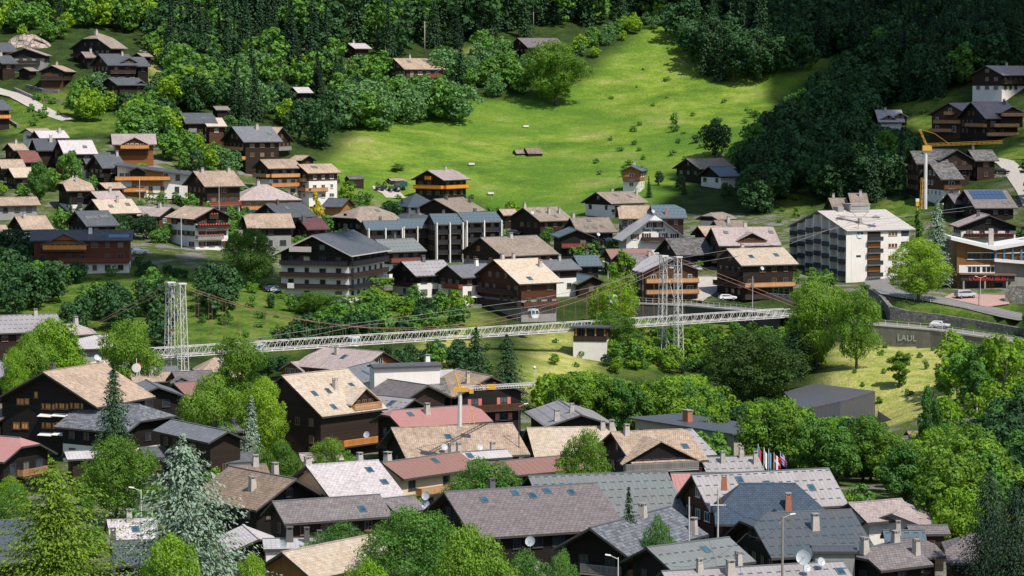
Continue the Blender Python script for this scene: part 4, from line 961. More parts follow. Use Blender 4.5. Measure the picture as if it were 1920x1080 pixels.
H('small dark lean roof behind the silver cedar', (262,839), (270,859), (314,837), H=6, roof='slate', up='dark', chim=0)
H('faded red hipped roof with carved balcony at the left edge', (58,822), (8,866), (-18,812), L=13, H=9, roof='rmetal', up='black', hip=(.35,0), balc=[('g',1,.1,.7,'honey')], chim=0, near=True)
H('blue grey metal roof behind the larch at the bottom left corner', (-32,977), (-12,1060), (62,977), H=8, roof='nmetal', up='dark', chim=0, near=True)
H('steel blue ribbed roof between larch and cedar at the bottom', (208,1014), (214,1062), (262,1013), H=8, roof='nmetal', up='dark', chim=[(.05,0)], near=True, chm='dark')
H('pale tiled roof with two chimneys between larch and cedar', (200,975), (207,1016), (292,977), H=8, roof='white', up='white', chim=[(.45,.1)], near=True, sky=[(.55,.5)])
H('pale grey roof end right of the silver cedar foot', (486,1010), (428,1036), (428,1000), L=11, H=7, roof='white', up='dark', chim=0, near=True)
H('brown shingle roofed black barn with broad front gable', (555,898), (480,957), (500,887), L=16, H=9, roof='brown', up='black', chim=[(.6,-.5),(.35,.5)], rho=30, near=True, fascia='dark', ov=(1.1,1.6))
H('large pale rose tiled roof in mid foreground', (573,872), (623,942), (712,869), H=10, roof='white', up='cream', chim=[(.1,-.2),(.78,-.1)], sky=[(.78,.25),(.85,.6)], near=True)
H('cream house with plain brown red metal roof', (716,867), (757,899), (866,864), H=9, roof='rmetal2', up='cream', low='cream', chim=[(.1,-.1),(.92,-.1)], frame='dark', balc=[('s',1,.2,1,'honey')], near=True, sky=[(.6,.3)], ov=(1.1,.4))
H('worn grey tiled roof with one blue roof window in front of the rose tiles', (510,940), (533,983), (717,934), H=9, roof='tile2', up='dark', chim=0, sky=[(.76,.6)], near=True, hip=(0,0), rho=28)
H('small dark metal roof tucked behind the worn grey tiles', (715,935), (741,962), (768,943), H=7, roof='tile2', up='dark', chim=0, near=True)
H('pale grey tiled roof with wood clad gable at the bottom edge', (528,1035), (586,1088), (704,1020), H=8, roof='bright', up='orange', chim=0, near=True, rho=30)
H('broad sunlit shingle roof with three satellite dishes', (733,802), (762,863), (966,795), H=10, roof='tan', up='black', chim=[(.7,.95)], sky=[(.42,.35)], near=True, dishes=[(.32,.85),(.6,.9)], ov=(1,1.4))
H('low pale metal roof in front of the broad sunlit shingle roof', (820,851), (832,866), (952,846), H=7, roof='pmetal', up='dark', chim=[(.28,.3)], sky=[(.42,.5)], near=True)
H('faded red ribbed roof below the crane jib', (722,770), (752,803), (898,766), H=9, roof='rmetal', up='black', hip=(.3,.3), chim=[(.4,.3)], sky=[(.22,.3)], near=True, rho=24)
H('weathered timber chalet with steep pale roof and carved dormer balcony', (528,704), (603,783), (655,701), H=14, rho=34, roof='bright', up='dark', low=None, dorm=[(.72,7.2,2.2,.86,'honey','dark')], sky=[(.20,.48),(.42,.46),(.28,.82),(.82,.4)], chim=[(.55,.42)], near=True, ov=(.8,.5), balc=[('s',2,.3,1,'orange')], wdens=.35)
H('large pink tiled roof behind the white tower house', (720,659), (672,697), (594,649), H=11, roof='pink', up='amber', dorm=[(1.0,7,2.6,1.0)], chim=[(.6,.3)], sky=[(.45,.4)], near=False)
WT = H('white walled tower house with flat grey roof', (694,683), (700,689), (757,684), H=12, roof='slate', up='white', chim=[(.85,-.4)], chm='white', near=True, win=False, rho=10, ov=(.5,.3), L=12)
H('grey felt roof left of the white tower house', (622,697), (668,722), (705,697), H=9, roof='greys', up='white', chim=0, sky=[(.5,.5)])
H('light grey metal roof right of the white tower house', (760,696), (770,712), (800,694), H=8, roof='lmetal', up='dark', chim=[(.4,0)])
H('pale ribbed roof beside the pair of tall spruces', (800,694), (812,712), (850,693), H=8, roof='pmetal', up='dark', chim=0)
H('mossy shingle roof with two pointed dormers', (728,712), (740,745), (835,711), H=9, roof='old', up='dark', dorm=[(.12,3.5,.5,.7),(.42,3.5,1.0,.8)], chim=0)
H('grey chalet gable with orange balcony', (803,722), (756,752), (760,716), L=12, H=10, roof='tile2', up='dark', balc=[('g',1,.2,.8,'fire')], flow=True, chim=0, near=True)
H('smooth grey roof with one roof window above the red roof', (778,748), (742,776), (704,741), H=8, roof='lmetal', up='black', chim=0, sky=[(.4,.4)])
H('dark chalet with red checked shutters and tan roof beside the spruces', (922,705), (852,745), (848,698), L=14, H=11, roof='tan', up='black', low='black', balc=[('g',1,0,1,'brown')], chim=[(.25,.4)], shut='red', frame='white', wgap=4.5, near=True, wdens=1)
H('light ribbed metal roof with low black gable', (1090,777), (1022,801), (1002,752), H=8, roof='lmetal', up='black', chim=[(.25,.1),(.12,.6)], near=True, rho=22, L=22)
H('long pale tan roof with grey metal lower edge', (987,802), (1004,866), (1155,801), H=9, roof='bright', up='dark', chim=[(.85,.1),(.95,.1)], near=True)
H('tan shingle chalet with big glazed front gable', (1145,810), (1184,870), (1290,808), H=12, roof='tan', up='black', low='black', dorm=[(.38,11.5,.5,.93,'grey','black')], sky=[(.82,.55)], chim=[(.18,.1)], near=True, hip=(0,.1))
H('smooth grey tiled roof behind the glazed gable chalet', (1240,808), (1286,857), (1299,808), H=10, roof='lmetal', up='dark', chim=0, near=True)
H('pale metal roof by the five flags', (1312,857), (1324,886), (1422,854), H=8, roof='lmetal', up='dark', chim=[(.35,.4),(.7,.1),(.9,.5)], near=True)
H('low brown mossy roof left of the grey green metal roof', (898,868), (930,895), (1106,864), H=7, roof='rmetal2', up='dark', chim=[(.7,.5)], near=True, rho=20, sky=[(.15,.6)], chm='brick')
H('large grey green seamed metal roof behind the small pointed spruce', (990,892), (1023,976), (1256,887), H=10, roof='gmetal', up='dark', chim=0, near=True)
H('plain pink roof strip between two metal roofs', (1257,887), (1268,930), (1346,886), H=8, roof='rmetal', up='dark', chim=0, near=True)
H('brown timber house with tall pale seamed roof', (1296,890), (1331,962), (1560,883), H=11, roof='lmetal', up='brown', low='brown', chim=0, sky=[(.32,.2),(.5,.35),(.8,.5)], near=True, rho=34)
H('dark blue shingled mansard roof with pointed dormer', (1336,906), (1341,984), (1560,903), H=11, roof='blue', up='dark', hip=(.75,.95), rho=42, dorm=[(.5,3.6,2.6,.62)], chim=[(.1,-.1),(.62,.6)], chm='brick', near=True)
H('large dark blue seamed metal roof with snow guards by the utility pole', (1400,963), (1446,1047), (1600,957), H=9, roof='nmetal', up='black', hip=(.3,0), chim=[(.55,.4)], near=True)
H('long pink roof behind the white gable on the right', (1590,943), (1626,980), (1692,955), H=8, roof='pink', up='white', chim=0, near=True)
H('white gable house with green bargeboards on the right', (1672,963), (1744,991), (1705,958), L=10, H=7, roof='pink', up='white', chim=0, near=True, win=False, rho=20)
H('small dark metal roof in front of the white gable', (1655,994), (1660,1018), (1716,993), H=6, roof='bmetal', up='dark', chim=[(.35,.3)], near=True)
H('big brown grey tiled roof with six roof windows', (832,922), (886,1011), (1126,917), H=11, roof='tile', up='black', chim=[(.32,-.05)], chm='dark', sky=[(.22,.22),(.44,.12),(.54,.2),(.65,.12),(.8,.18)], near=True, ov=(1,1.4))
H('black gabled house with mottled slate roof in the foreground', (1105,989), (1179,1045), (1266,979), H=10, roof='slate2', up='black', chim=[(.62,.05),(.88,.85)], near=True, balc=[('g',1,.3,.9,'grey')], ov=(1.1,1.8), rho=30)
H('grey green ribbed roof with small hatch at the bottom', (1212,1026), (1262,1073), (1372,1008), H=9, roof='gmetal', up='black', sky=[(.6,.35)], chim=[(.75,1.1)], near=True)
H('wide pale ribbed roof along the bottom edge', (1240,1071), (1268,1120), (1535,1045), H=8, roof='lmetal', up='dark', chim=[(.35,.3),(.2,.1)], near=True, dishes=[(.85,.3),(.75,.5)], sky=[(.95,.4)], L=21)
H('brown tiled hipped roof at the bottom right', (1606,1028), (1652,1070), (1706,1008), H=8, roof='tile2', up='black', hip=(.5,.3), chim=[(.1,.1),(.9,.5)], near=True)
H('second brown tiled hipped roof behind at the bottom right', (1655,1012), (1690,1050), (1740,1000), H=8, roof='tile', up='black', hip=(.6,.4), chim=[(.2,.2)], near=True)
H('purple brown plank roof against the dark conifers', (1768,1000), (1774,1056), (1812,997), H=8, roof='tile', up='dark', hip=(.6,0), chim=0, near=True)
H('small grey ribbed roof at the bottom centre edge', (975,1078), (992,1105), (1072,1062), H=7, roof='gmetal', up='dark', chim=[(.3,.1)], near=True)
H('small red tiled cabin roof glimpsed between the right hand trees', (1700,808), (1706,818), L=5, H=4, roof='rmetal', up='white', chim=0, cat='shed', B=(1712,808))

H('long flat pale roof with a row of metal chimney hoods', (492,1010), (494,1030), (744,1007), H=7, rho=9, roof='pmetal', up='white', chim=[(.36,.4),(.46,.7),(.22,.3),(.74,.5)], chm='dark', near=True, win=False, ov=(.3,.3), L=14)
H('tiny dark roof with tan bargeboards at the left edge by the larch', (14,956), (36,972), L=8, H=5.5, roof='tile', up='dark', chim=0, near=True)
H('grey metal box roof with ribbed side behind the big dish', (1521,1022), (1524,1034), (1590,1024), H=8, rho=10, roof='dmetal', up='grey', chim=0, near=True, win=False, ov=(.3,.3))
H('pale flat roof strip between cedar and brown shingle barn', (398,893), (400,905), (418,893), H=6, roof='white', up='dark', chim=0, near=True)

H('tan shingle roof filling the gap behind the brown shingle barn', (430,872), (436,890), (500,870), H=7, roof='brown', up='dark', chim=[(.7,.1)], near=True)
H('small slate roof under the round tree beside the turquoise spruce', (352,845), (358,862), (392,843), H=6, roof='slate', up='dark', chim=0, near=True)
H('low grey roof at the foot of the huge black chalet', (120,846), (126,862), (200,843), H=5.5, roof='pmetal', up='dark', chim=0, near=True)
H('narrow pink tiled roof edge between rose tiles and brown red roof', (560,850), (566,866), (640,846), H=6.5, roof='pink', up='dark', chim=[(.6,.1)], near=True)
H('weathered brown roof end right of the white gable house', (1700,985), (1706,1002), (1758,982), H=6, roof='tile2', up='dark', chim=0, near=True)

I = BIGB; _q = I['hw'] / 98; _sc = I['D'] / FPX
def _bz(px, py): return I['hr'] - ((py - 697) - (px - 80) / 98 * 8) * _sc
for py in (770, 806):
    for gx in (67, 92, 119):
        for a, b in ((0, 5), (7, 17), (19, 24)): put_window(I['root'], I['wx0'], I['vis'] * ((gx + (a + b) / 2 - 80) * _q), _bz(gx + 12, py), '-x', (b - a) * _q, .95, 'wood', None, 'curtain')
        mb = MB(); y0, y1 = sorted((I['vis'] * (gx - 2 - 80) * _q, I['vis'] * (gx + 24 - 80) * _q)); z = _bz(gx + 12, py) - .75
        mb.prism([(I['wx0'], y0, z), (I['wx0'], y1, z), (I['wx0'] - 1.1, y1, z - .35), (I['wx0'] - 1.1, y0, z - .35)], [(I['wx0'], y0, z + .05), (I['wx0'], y1, z + .05), (I['wx0'] - 1.1, y1, z - .3), (I['wx0'] - 1.1, y0, z - .3)]); mb.build('awning', PALE, I['root'])
for px, py, w_ in ((57, 748, .7), (28, 760, 1.4), (40, 760, .9), (20, 806, 1.2), (36, 806, 1.2), (152, 792, .5), (159, 792, .5)): put_window(I['root'], I['wx0'], I['vis'] * (px - 80) * _q, _bz(px, py), '-x', w_, 1.0, 'wood', None, 'curtain')
# ------------------------------------------------------------ buildings with a form of their own
def text(parent, s, size, mat, loc, rot, name='lettering', depth=.04):
    cu = bpy.data.curves.new('lettering', 'FONT'); cu.body = s; cu.size = size; cu.extrude = depth; cu.align_x = 'CENTER'; cu.offset = size * .012
    tmp = bpy.data.objects.new('tmp', cu); me = bpy.data.meshes.new_from_object(tmp); bpy.data.objects.remove(tmp); bpy.data.curves.remove(cu)
    me.materials.clear(); me.materials.append(mat); me.name = name
    o = link(name, me, parent); o.location = loc; o.rotation_euler = rot; return o
DARKP = plain('dark_panel', (.022,.026,.032), .6); WHITEM = plain('white_paint', (.72,.70,.67), .5)
REDP = plain('red_sign_paint', (.55,.03,.03), .5); BLUEP = plain('blue_paint', (.03,.22,.42), .5); YEL = plain('yellow_crane_paint', (.66,.36,.05), .45)
I = H('big cream hotel with staggered black balconies and ribbed white roof', (1532,395), (1587,433), (1661,393), H=18, rho=17.5, roof='cmetal', up='white', cat='hotel', win=False, chim=[], ov=(.5,1.7), fascia='grey')
rt = I['root']; n = 7; fh = 2.95
for i in range(n + 1):     # fins between the bays
    y = -I['ws'] + .15 + (2 * I['ws'] - .3) * i / n; zt = I['hr'] - abs(y) * I['tr'] - .45
    mb = MB(); mb.box(I['wx0'] - 1.55, I['wx0'] - .003, y - .11, y + .11, 0, zt); mb.build('fin', WALL['white'], rt)
bw = 2 * I['ws'] / n
for i in range(n):
    y = -I['ws'] + bw * (i + .5); st = [0, .5, .5, 1, .6, .6, .1][i if I['vis'] > 0 else n - 1 - i]
    for k in range(5):
        z = I['topz'] - 2.3 - fh * k + (I['ws'] - abs(y)) * I['tr'] * .55 - st * .6
        if z < I['gm'] - .2: continue
        mb = MB(); mb.box(I['wx0'] - 1.5, I['wx0'] - .004, y - bw / 2 + .13, y + bw / 2 - .13, z, z + .14); o = mb.build('balcony', CONC, rt)
        mb = MB(); mb.box(I['wx0'] - 1.62, I['wx0'] - 1.54, y - bw / 2 + .14, y + bw / 2 - .14, z - .15, z + 1.05); mb.build('railing', DARKP, o)
        mb = MB(); mb.box(I['wx0'] - .06, I['wx0'] - .01, y - bw * .30, y + bw * .12, z + .2, z + 2.1); mb.build('window', GLASS, rt)
xs = lambda u: I['wx0'] + (I['wx1'] - I['wx0']) * u
vy = I['vis'] * I['ws']; sv = I['vis']
for k in range(5):
    z = I['topz'] - 2.4 - fh * k
    if z < I['gm'] - 1: break
    a, b2 = sorted((vy - sv * .02, vy + sv * .06)); mb = MB(); mb.box(xs(.27), xs(.50), a, b2, z, z + 2.5); mb.build('recess_shade_panel', WALL['dark'] , rt)  # flat dark panel, the shade behind the balconies put into its colour
    if k: mb = MB(); a, b2 = sorted((vy + sv * .06, vy + sv * .10)); mb.box(xs(.28), xs(.49), a, b2, z + 1.25, z + 2.25); mb.build('blind', REDBL if 'REDBL' in globals() else CURT2 if 'CURT2' in globals() else BALM['orange'], rt)
    o = MB(); a, b2 = sorted((vy, vy + sv * 1.1)); o.box(xs(.26), xs(.51), a, b2, z - .12, z); o = o.build('balcony', CONC, rt)
    mb = MB(); a, b2 = sorted((vy + sv * 1.05, vy + sv * 1.13)); mb.box(xs(.26), xs(.51), a, b2, z + .02, z + 1.0); mb.build('railing', DARKP, o)
    for j in range(3): put_window(rt, xs(.66 + .055 * j), vy, z + 1.1, I['face_s'] if 'face_s' in I else I['face'], .7, 1.0, 'amber')
    mb = MB(); a, b2 = sorted((vy - sv * .02, vy + sv * .05)); mb.box(xs(.86), xs(.995), a, b2, z + .9, z + 2.5); mb.build('recess_shade_panel', DARKP, rt)  # loggia drawn as a flat panel, its inner shade painted dark
mb = MB(); mb.box(xs(.08), xs(.16), *sorted((vy - sv * .02, vy + sv * .05)), I['topz'] - 6.4, I['topz'] - 5.9); mb.build('vent_window', DARKP, rt)
mb = MB(); mb.box(xs(.42), xs(.74), -2, 2, I['hr'] - 1.5, I['hr'] + 1.3); mb.box(xs(.41), xs(.75), -2.3, 2.3, I['hr'] + 1.3, I['hr'] + 1.6); mb.box(xs(.22), xs(.32), -1.2, 1.2, I['hr'] - 1, I['hr'] + .9); mb.build('roof_house', WALL['grey'], rt)

for j, (lab, A_, E_, B_, fl) in enumerate((('first and lowest block of the blue grey roofed apartment row', (679,414), (687,431), (750,412), 2), ('second block of the blue grey roofed apartment row', (745,410), (753,428), (804,405), 3),
        ('third taller block of the blue grey roofed apartment row', (805,401), (815,421), (862,400), 4), ('fourth and rightmost block of the blue grey roofed apartment row', (857,398), (871,417), (930,397), 4))):
    J = H(lab, A_, E_, B_, H=15 if j else 12, D=[760, 768, 762, 764][j], roof='bmetal', up='dark', cat='building', name='apartment_block', win=True, chim=[(.5,-.2)], chm='dark', ov=(1.6,.6), balc=[('s',k,.02,.98,'black') for k in range(1, fl + 1)], wgap=2.2, wdens=1, rho=24)
    for i in range(3):
        x = J['wx0'] + (J['wx1'] - J['wx0']) * i / 2; mb = MB(); a, b2 = sorted((J['vis'] * J['ws'], J['vis'] * (J['ws'] + 1.75)))
        mb.box(x - .15, x + .15, a, b2, 0, J['topz'] + .1); mb.build('fin', WALL['white'], J['root'])
I = H('white inn with brown shutters and half hipped gable facing the town', (1230,404), (1166,452), L=14, H=13, rho=36, roof='pmetal', up='white', hip=(.2,.2), cat='hotel', name='inn', win=False, chim=0, ov=(1.5,1.6), balc=[], fascia='grey', dishes=[(.3,0)])
rt = I['root']; x0 = I['wx0']
for (y, z, w2) in ((-1.1,2.0,1.1),(1.1,2.0,1.1),(-2.2,5.4,1.2),(2.2,5.4,1.2),(-5.2,5.0,1.1),(5.2,5.0,1.1),(-5.0,8.6,1.1),(-2.2,8.6,1.1),(2.2,8.6,1.1),(5.0,8.6,1.1)):
    zz = I['hr'] - z - 1.2
    if abs(y) + 1 < (I['hr'] - zz - 1.4) / I['tr']: put_window(rt, x0, y, zz, '-x', w2, 1.45 if z != 5.4 else 2.0, 'white', 'wood')
railing(rt, x0, 0, -3.6, 3.6, I['hr'] - 6.7, 'y', -1, 'dark', False, 1.2)
text(rt, 'Beau Regard', 1.15, DARKP, (x0 - .06, .3, I['hr'] - 4.1), (R(90), 0, R(-90)))
mb = MB(); mb.box(x0 - 1.2, x0, -6.5, 6.5, I['hr'] - 10.4, I['hr'] - 10.2); mb.build('canopy', FASC['dark'], rt)

# modern orange apartment house on the left hill: a low roof falling to the right
def frame_at(px, py, D, yaw, label, name, cat):
    p = at(px, py, D); r = empty(name, (p.x, p.y, gz(p.x, p.y) - 1), yaw - math.atan2(px - 960, FPX)); tag(r, label, cat); return r, p.z - r.location.z
D0 = 800; s0 = D0 / FPX
rt, zt = frame_at(222, 308, D0, R(-4), 'modern orange and white apartment house with sloping dark roof', 'apartment_house', 'building')
W0 = 130 * s0
mb = MB(); mb.prism([(-.3, 0, 0), (W0 * .78, 0, 0), (W0, 0, 0), (W0, 0, zt - 3.0), (-.3, 0, zt - .4)], [(-.3, 10, 0), (W0 * .78, 10, 0), (W0, 10, 0), (W0, 10, zt - 3.0), (-.3, 10, zt - .4)]); mb.build('wall', WALL['white'], rt)
mb = MB(); mb.slab([(-1, -1.6, zt), (W0 + 1, -1.6, zt - 2.9), (W0 + 1, 11, zt - 2.6), (-1, 11, zt + .3)], .3); mb.build('roof', ROOF['dmetal'], rt)
for k, (x0, x1) in enumerate(((.4, W0 * .68), (-.3, W0 * .42))):
    pass
mb = MB(); mb.box(3.6, 12.2, -.06, .1, zt - 6, zt - 1.6); mb.build('wood_panel', WALL['orange'], rt)
mb = MB(); mb.box(0, 7, -.07, .1, zt - 11, zt - 6.2); mb.build('wood_panel', WALL['orange'], rt)
railing(rt, -.8, 14.2, 0, 0, zt - 4.4, 'x', -1, 'orange', False, 1.5); railing(rt, 1.5, 7.6, 0, 0, zt - 7.6, 'x', -1, 'orange', False, 1.5); railing(rt, -.3, 5, 0, 0, zt - 10.2, 'x', -1, 'orange', False, 1.5)
for x, z in ((.9,3.4),(2.4,3.4),(8.3,3.4),(13,3.6),(16.2,3.9),(1,6.6),(4.2,6.6),(8.8,7),(12,7),(16,7.2),(1.5,9.6),(4,9.6)): put_window(rt, x, 0, zt - z - .6, '-y', 1.2, 1.6, 'amber' if x < 13 else 'dark')
mb = MB()
for sx in (-1, 1):
    P = [(5.2, -1.9, zt - .6), (5.2, 3, zt - .6), (5.2 + sx * 2.6, 3, zt - 2), (5.2 + sx * 2.6, -1.9, zt - 2)]
    mb.slab(P if sx < 0 else P[::-1], .2)
mb.build('dormer_roof', ROOF['dmetal'], rt); mb = MB(); mb.prism([(3.2,-.7,zt-3.5),(7.2,-.7,zt-3.5),(7.2,-.7,zt-2),(5.2,-.7,zt-.95),(3.2,-.7,zt-2)], [(3.2,1,zt-3.5),(7.2,1,zt-3.5),(7.2,1,zt-2),(5.2,1,zt-.95),(3.2,1,zt-2)]); mb.build('dormer', WALL['dark'], rt)

# roadside hotel restaurant with butterfly roof
D0 = 688
def q_(px, py): p = at(px, py, D0); return p.x, p.z
rt = empty('restaurant', (q_(1850,556)[0], D0, q_(1850,556)[1])); tag(rt, 'roadside hotel with white butterfly roof, wooden front and red lettering', 'restaurant')
def L_(px, py, y=0): a = q_(px, py); return (a[0] - rt.location.x, y, a[1] - rt.location.z)
def panel(name, pts, mat, y0, y1):
    mb = MB(); mb.prism([L_(*p, y0) for p in pts], [L_(*p, y1) for p in pts]); return mb.build(name, mat, rt)
mb = MB(); zt_ = L_(1800,450)[2]
panel('wall', [(1794,565),(1794,449),(1863,465),(1865,565)], wood('aged_front_wood', (.17,.085,.03), (.25,.125,.045), vert=True), 0, 12)
panel('side_wall', [(1865,565),(1863,465),(1990,445),(1990,565)], CONC, .4, 12)
panel('roof', [(1781,443),(1863,461.5),(1995,440),(1995,446),(1863,468.5),(1781,449)], WHITEM, -1.8, 13)
panel('upper_front', [(1863,470),(1990,452),(1990,486),(1864,486)], WALL['amber'], -.3, .39)
panel('balcony', [(1863,484),(1990,494),(1990,500),(1863,490)], WHITEM, -1.3, .2)
for x in (1864, 1880, 1896, 1912, 1930): panel('blue_post', [(x,466),(x+3.2,466),(x+3.2,488),(x,488)], BLUEP, -1.2, -.9)
panel('railing', [(1866,474),(1990,470),(1990,471.5),(1866,475.5)], WHITEM, -1.1, -1.0)
panel('ground_floor', [(1798,497),(1865,497),(1865,514),(1798,514)], WHITEM, -.1, .05)
for j, x in enumerate((1815, 1823, 1831, 1842, 1850, 1858)):
    for y in (474.5, 499): panel('window', [(x,y),(x+6.4,y),(x+6.4,y+11),(x,y+11)], GLASS, -.16, .02)
for y in (473, 498): panel('window_frame', [(1813.5,y),(1865,y),(1865,y+1.4),(1813.5,y+1.4)], WHITEM, -.2, .02); panel('window_frame', [(1813.5,y+12.6),(1865,y+12.6),(1865,y+14),(1813.5,y+14)], WHITEM, -.2, .02)
panel('canopy', [(1796,511),(1903,513.5),(1903,516),(1796,513.5)], FR['wood'], -2.4, .1)
panel('sign_board', [(1799,515),(1900,517),(1900,527),(1799,525)], DARKP, -2.0, -1.8)
a_ = L_(1851,524.5,-2.06); text(rt, "L'OISEAU BLEU", 1.42, REDP, a_, (R(90), 0, 0), depth=.06)
panel('opening_shade_panel', [(1812,530),(1840,530),(1840,557),(1812,557)], DARKP, -.06, .0); panel('opening_shade_panel', [(1846,530),(1880,530),(1880,558),(1846,558)], DARKP, .34, .4)  # flat panels whose dark colour stands for the shade inside the openings
for x in (1803, 1843, 1884): panel('pillar', [(x,526),(x+3,526),(x+3,562),(x,562)], CONC, -2, -1.6)
mb = MB(); a_ = L_(1862,452); mb.frustum(a_[0], 3, a_[2] - 3, a_[2] + 2.8, .6, .6, .5, .5); mb.build('chimney', CHIM, rt)

# dark folded metal building in the gorge
rt = empty('metal_hall', at(1580,745,562)); tag(rt, 'angular dark grey metal hall half sunk in the grass slope', 'building')
o = rt.location; W = lambda px, py, D: tuple(at(px, py, D) - o)
top = [W(1500,768,548), W(1576,752,548), W(1641,733,556), W(1526,719,585), W(1470,735,580)]
mb = MB(); mb.prism([(p[0], p[1], p[2] - 14) for p in top], [(p[0], p[1], p[2] - .35) for p in top]); mb.build('wall', seam_metal('anthracite_cladding', (.10,.105,.125), dash=False, seam=.8), rt)
mb = MB(); mb.slab([(p[0], p[1], p[2]) for p in top], .3); mb.build('roof', seam_metal('anthracite_roof', (.10,.105,.12), dash=False, seam=1.2), rt)
P0, P1, P2 = W(1646,770,554), W(1676,790,548), W(1722,812,540)
mb = MB()
for a, b2 in ((P0, P1), (P1, P2)): mb.prism([(a[0], a[1], a[2] - 5), (b2[0], b2[1], b2[2] - 5), b2, a], [(a[0], a[1] + .4, a[2] - 5), (b2[0], b2[1] + .4, b2[2] - 5), (b2[0], b2[1] + .4, b2[2]), (a[0], a[1] + .4, a[2])])
mb.build('retaining_wall', CONC, rt)

# long cream building behind the trees
a = at(1187,782,457); b2 = at(1330,797,441); yw = math.atan2(b2.y - a.y, b2.x - a.x); Lb = (b2 - a).length + 6
rt = empty('long_building', (a.x, a.y, gz(a.x, a.y)), yw); tag(rt, 'long low cream building with flat dark edged roof and brick chimney', 'building'); zt = a.z - rt.location.z
mb = MB(); mb.box(.6, Lb, -0, 9, 0, zt - .25); mb.build('wall', plaster('old_cream', (.42,.37,.31), .4), rt)
mb = MB(); mb.box(-.3, Lb + .8, -.9, 9.8, zt - .25, zt); mb.build('roof', ROOF['dmetal'], rt)
for x in (2.2, 3.9, 6.8, 8.6, 12): put_window(rt, x, 0, zt - 3.0, '-y', 1.1, 1.3, 'dark', 'white')
mb = MB(); mb.frustum(9.5, 3.5, zt - .2, zt + 1.7, .7, .5, .65, .45); o = mb.build('chimney', CHIMB, rt); mb = MB(); mb.box(8.7, 10.3, 2.9, 4.1, zt + 1.7, zt + 1.85); mb.build('chimney_cap', CONC, o)
# white block hanging under the footbridge
a = at(1080,612,622); rt = empty('river_house', (a.x, a.y, gz(a.x, a.y)), R(-8)); tag(rt, 'white blocky house with open terrace under the bridge', 'house'); zt = a.z - rt.location.z
mb = MB(); mb.box(-.6, 6.6, 0, 7, -3, zt - 3.1); mb.build('wall', WALL['white'], rt)
mb = MB(); mb.box(-.5, 6.5, .8, 6.9, zt - 3.1, zt - .3); mb.build('upper_wall', WALL['brown'], rt)
mb = MB(); mb.box(-1.2, 7.2, -.6, 7.6, zt - .3, zt); mb.build('roof', ROOF['dmetal'], rt)
for x in (0, 2.1, 4.2, 6.2): mb = MB(); mb.box(x - .15, x + .15, 0, .25, zt - 3.1, zt - .3); mb.build('post', WALL['orange'], rt)
railing(rt, -.6, 6.6, .9, 0, zt - 3.1, 'x', -1, 'dark', False, 1.0)
for x in (1.1, 3.1, 5.2): put_window(rt, x, .8, zt - 2.6, '-y', 1.5, 2.0, 'dark')

# ------------------------------------------------------------ roads, walls
ASPH = plain('asphalt', (.19,.18,.175), .9, 0, .4, .6); PAVE = plain('light_gravel_road', (.42,.38,.34), .95, 0, .35, .8); REDPAV = plain('reddish_paving', (.40,.25,.22), .9, 0, .3, 1)
LINE = plain('road_marking', (.75,.74,.70), .7)
def resample(P, step=2.5):
    out = []
    for a, b in zip(P[:-1], P[1:]):
        k = max(1, int((b - a).length / step)); out += [a.lerp(b, i / k) for i in range(k)]
    return out + [P[-1]]
def ribbon(name, P, wd, mat, label, lift=.18, drape=True, kind='structure', cross=3):
    P = resample(P); V = []; F = []
    for i, p in enumerate(P):
        d = (P[min(i + 1, len(P) - 1)] - P[max(i - 1, 0)]); d.z = 0; d.normalize(); s = Vector((d.y, -d.x, 0))
        for k in range(cross):
            q = p + s * wd * (k / (cross - 1) - .5); z = max(gz(q.x, q.y), gz(p.x, p.y) - .3) + lift if drape else p.z; V.append((q.x, q.y, z))
    for i in range(len(P) - 1):
        for k in range(cross - 1): a = i * cross + k; F.append((a, a + 1, a + cross + 1, a + cross))
    me = bpy.data.meshes.new(name); me.from_pydata(V, [], F); me.materials.append(mat)
    o = link(name, me); tag(o, label, 'road', kind=kind); return o
def gpts(L): return [ground(x, y) for x, y in L]
ribbon('road', gpts([(-20,167),(30,180),(60,196),(85,209),(128,226)]), 5, PAVE, 'pale access road winding past the upper left chalets')
ribbon('road', gpts([(1672,515),(1648,524),(1640,534),(1655,546),(1700,556),(1760,564),(1830,577),(1930,599)]), 6.5, ASPH, 'curving asphalt road above the stone wall on the right', lift=.25)
ribbon('road', gpts([(1860,300),(1885,305),(1900,320),(1915,345),(1935,385)]), 5, PAVE, 'pale lane beside the stone lodge')
ribbon('road', gpts([(1330,520),(1322,538),(1300,552),(1285,562)]), 9, PAVE, 'pale lane dropping to the bridge from the village')
ribbon('track', gpts([(870,112),(905,110),(940,98),(975,92)]), 9, plain('bare_earth', (.42,.33,.25), .95, 0, .4, .3), 'bare earth track at the forest edge')
ribbon('street', gpts([(1180,850),(1320,846)]), 6, ASPH, 'street between the lower roofs')
ribbon('driveway', gpts([(742,372),(733,362),(718,356),(716,350)]), 6, PAVE, 'gravel drive ending at the parked tractor')
ribbon('footpath', gpts([(863,600),(856,588),(866,575),(880,570)]), 2.2, PAVE, 'gravel footpath climbing to the parasol garden')
def terrace(name, P, half, mat, label, cat, drop, topmat=None, parapet=0):
    """a wall along P: top at the given points, reaching down by drop"""
    mb = MB(); P = resample(P, 6)
    for a, b in zip(P[:-1], P[1:]):
        d = (b - a); d.z = 0; d.normalize(); s = Vector((d.y, -d.x, 0)) * half
        A = [a + s, b + s, b - s, a - s]
        mb.prism([(v.x, v.y, v.z - drop) for v in A], [(v.x, v.y, v.z + parapet) for v in A])
    o = mb.build(name, mat); tag(o, label, cat); return o
ribbon('road', RW, 7, ASPH, 'grey road running along the gorge to the footbridge', drape=False)
ED = []
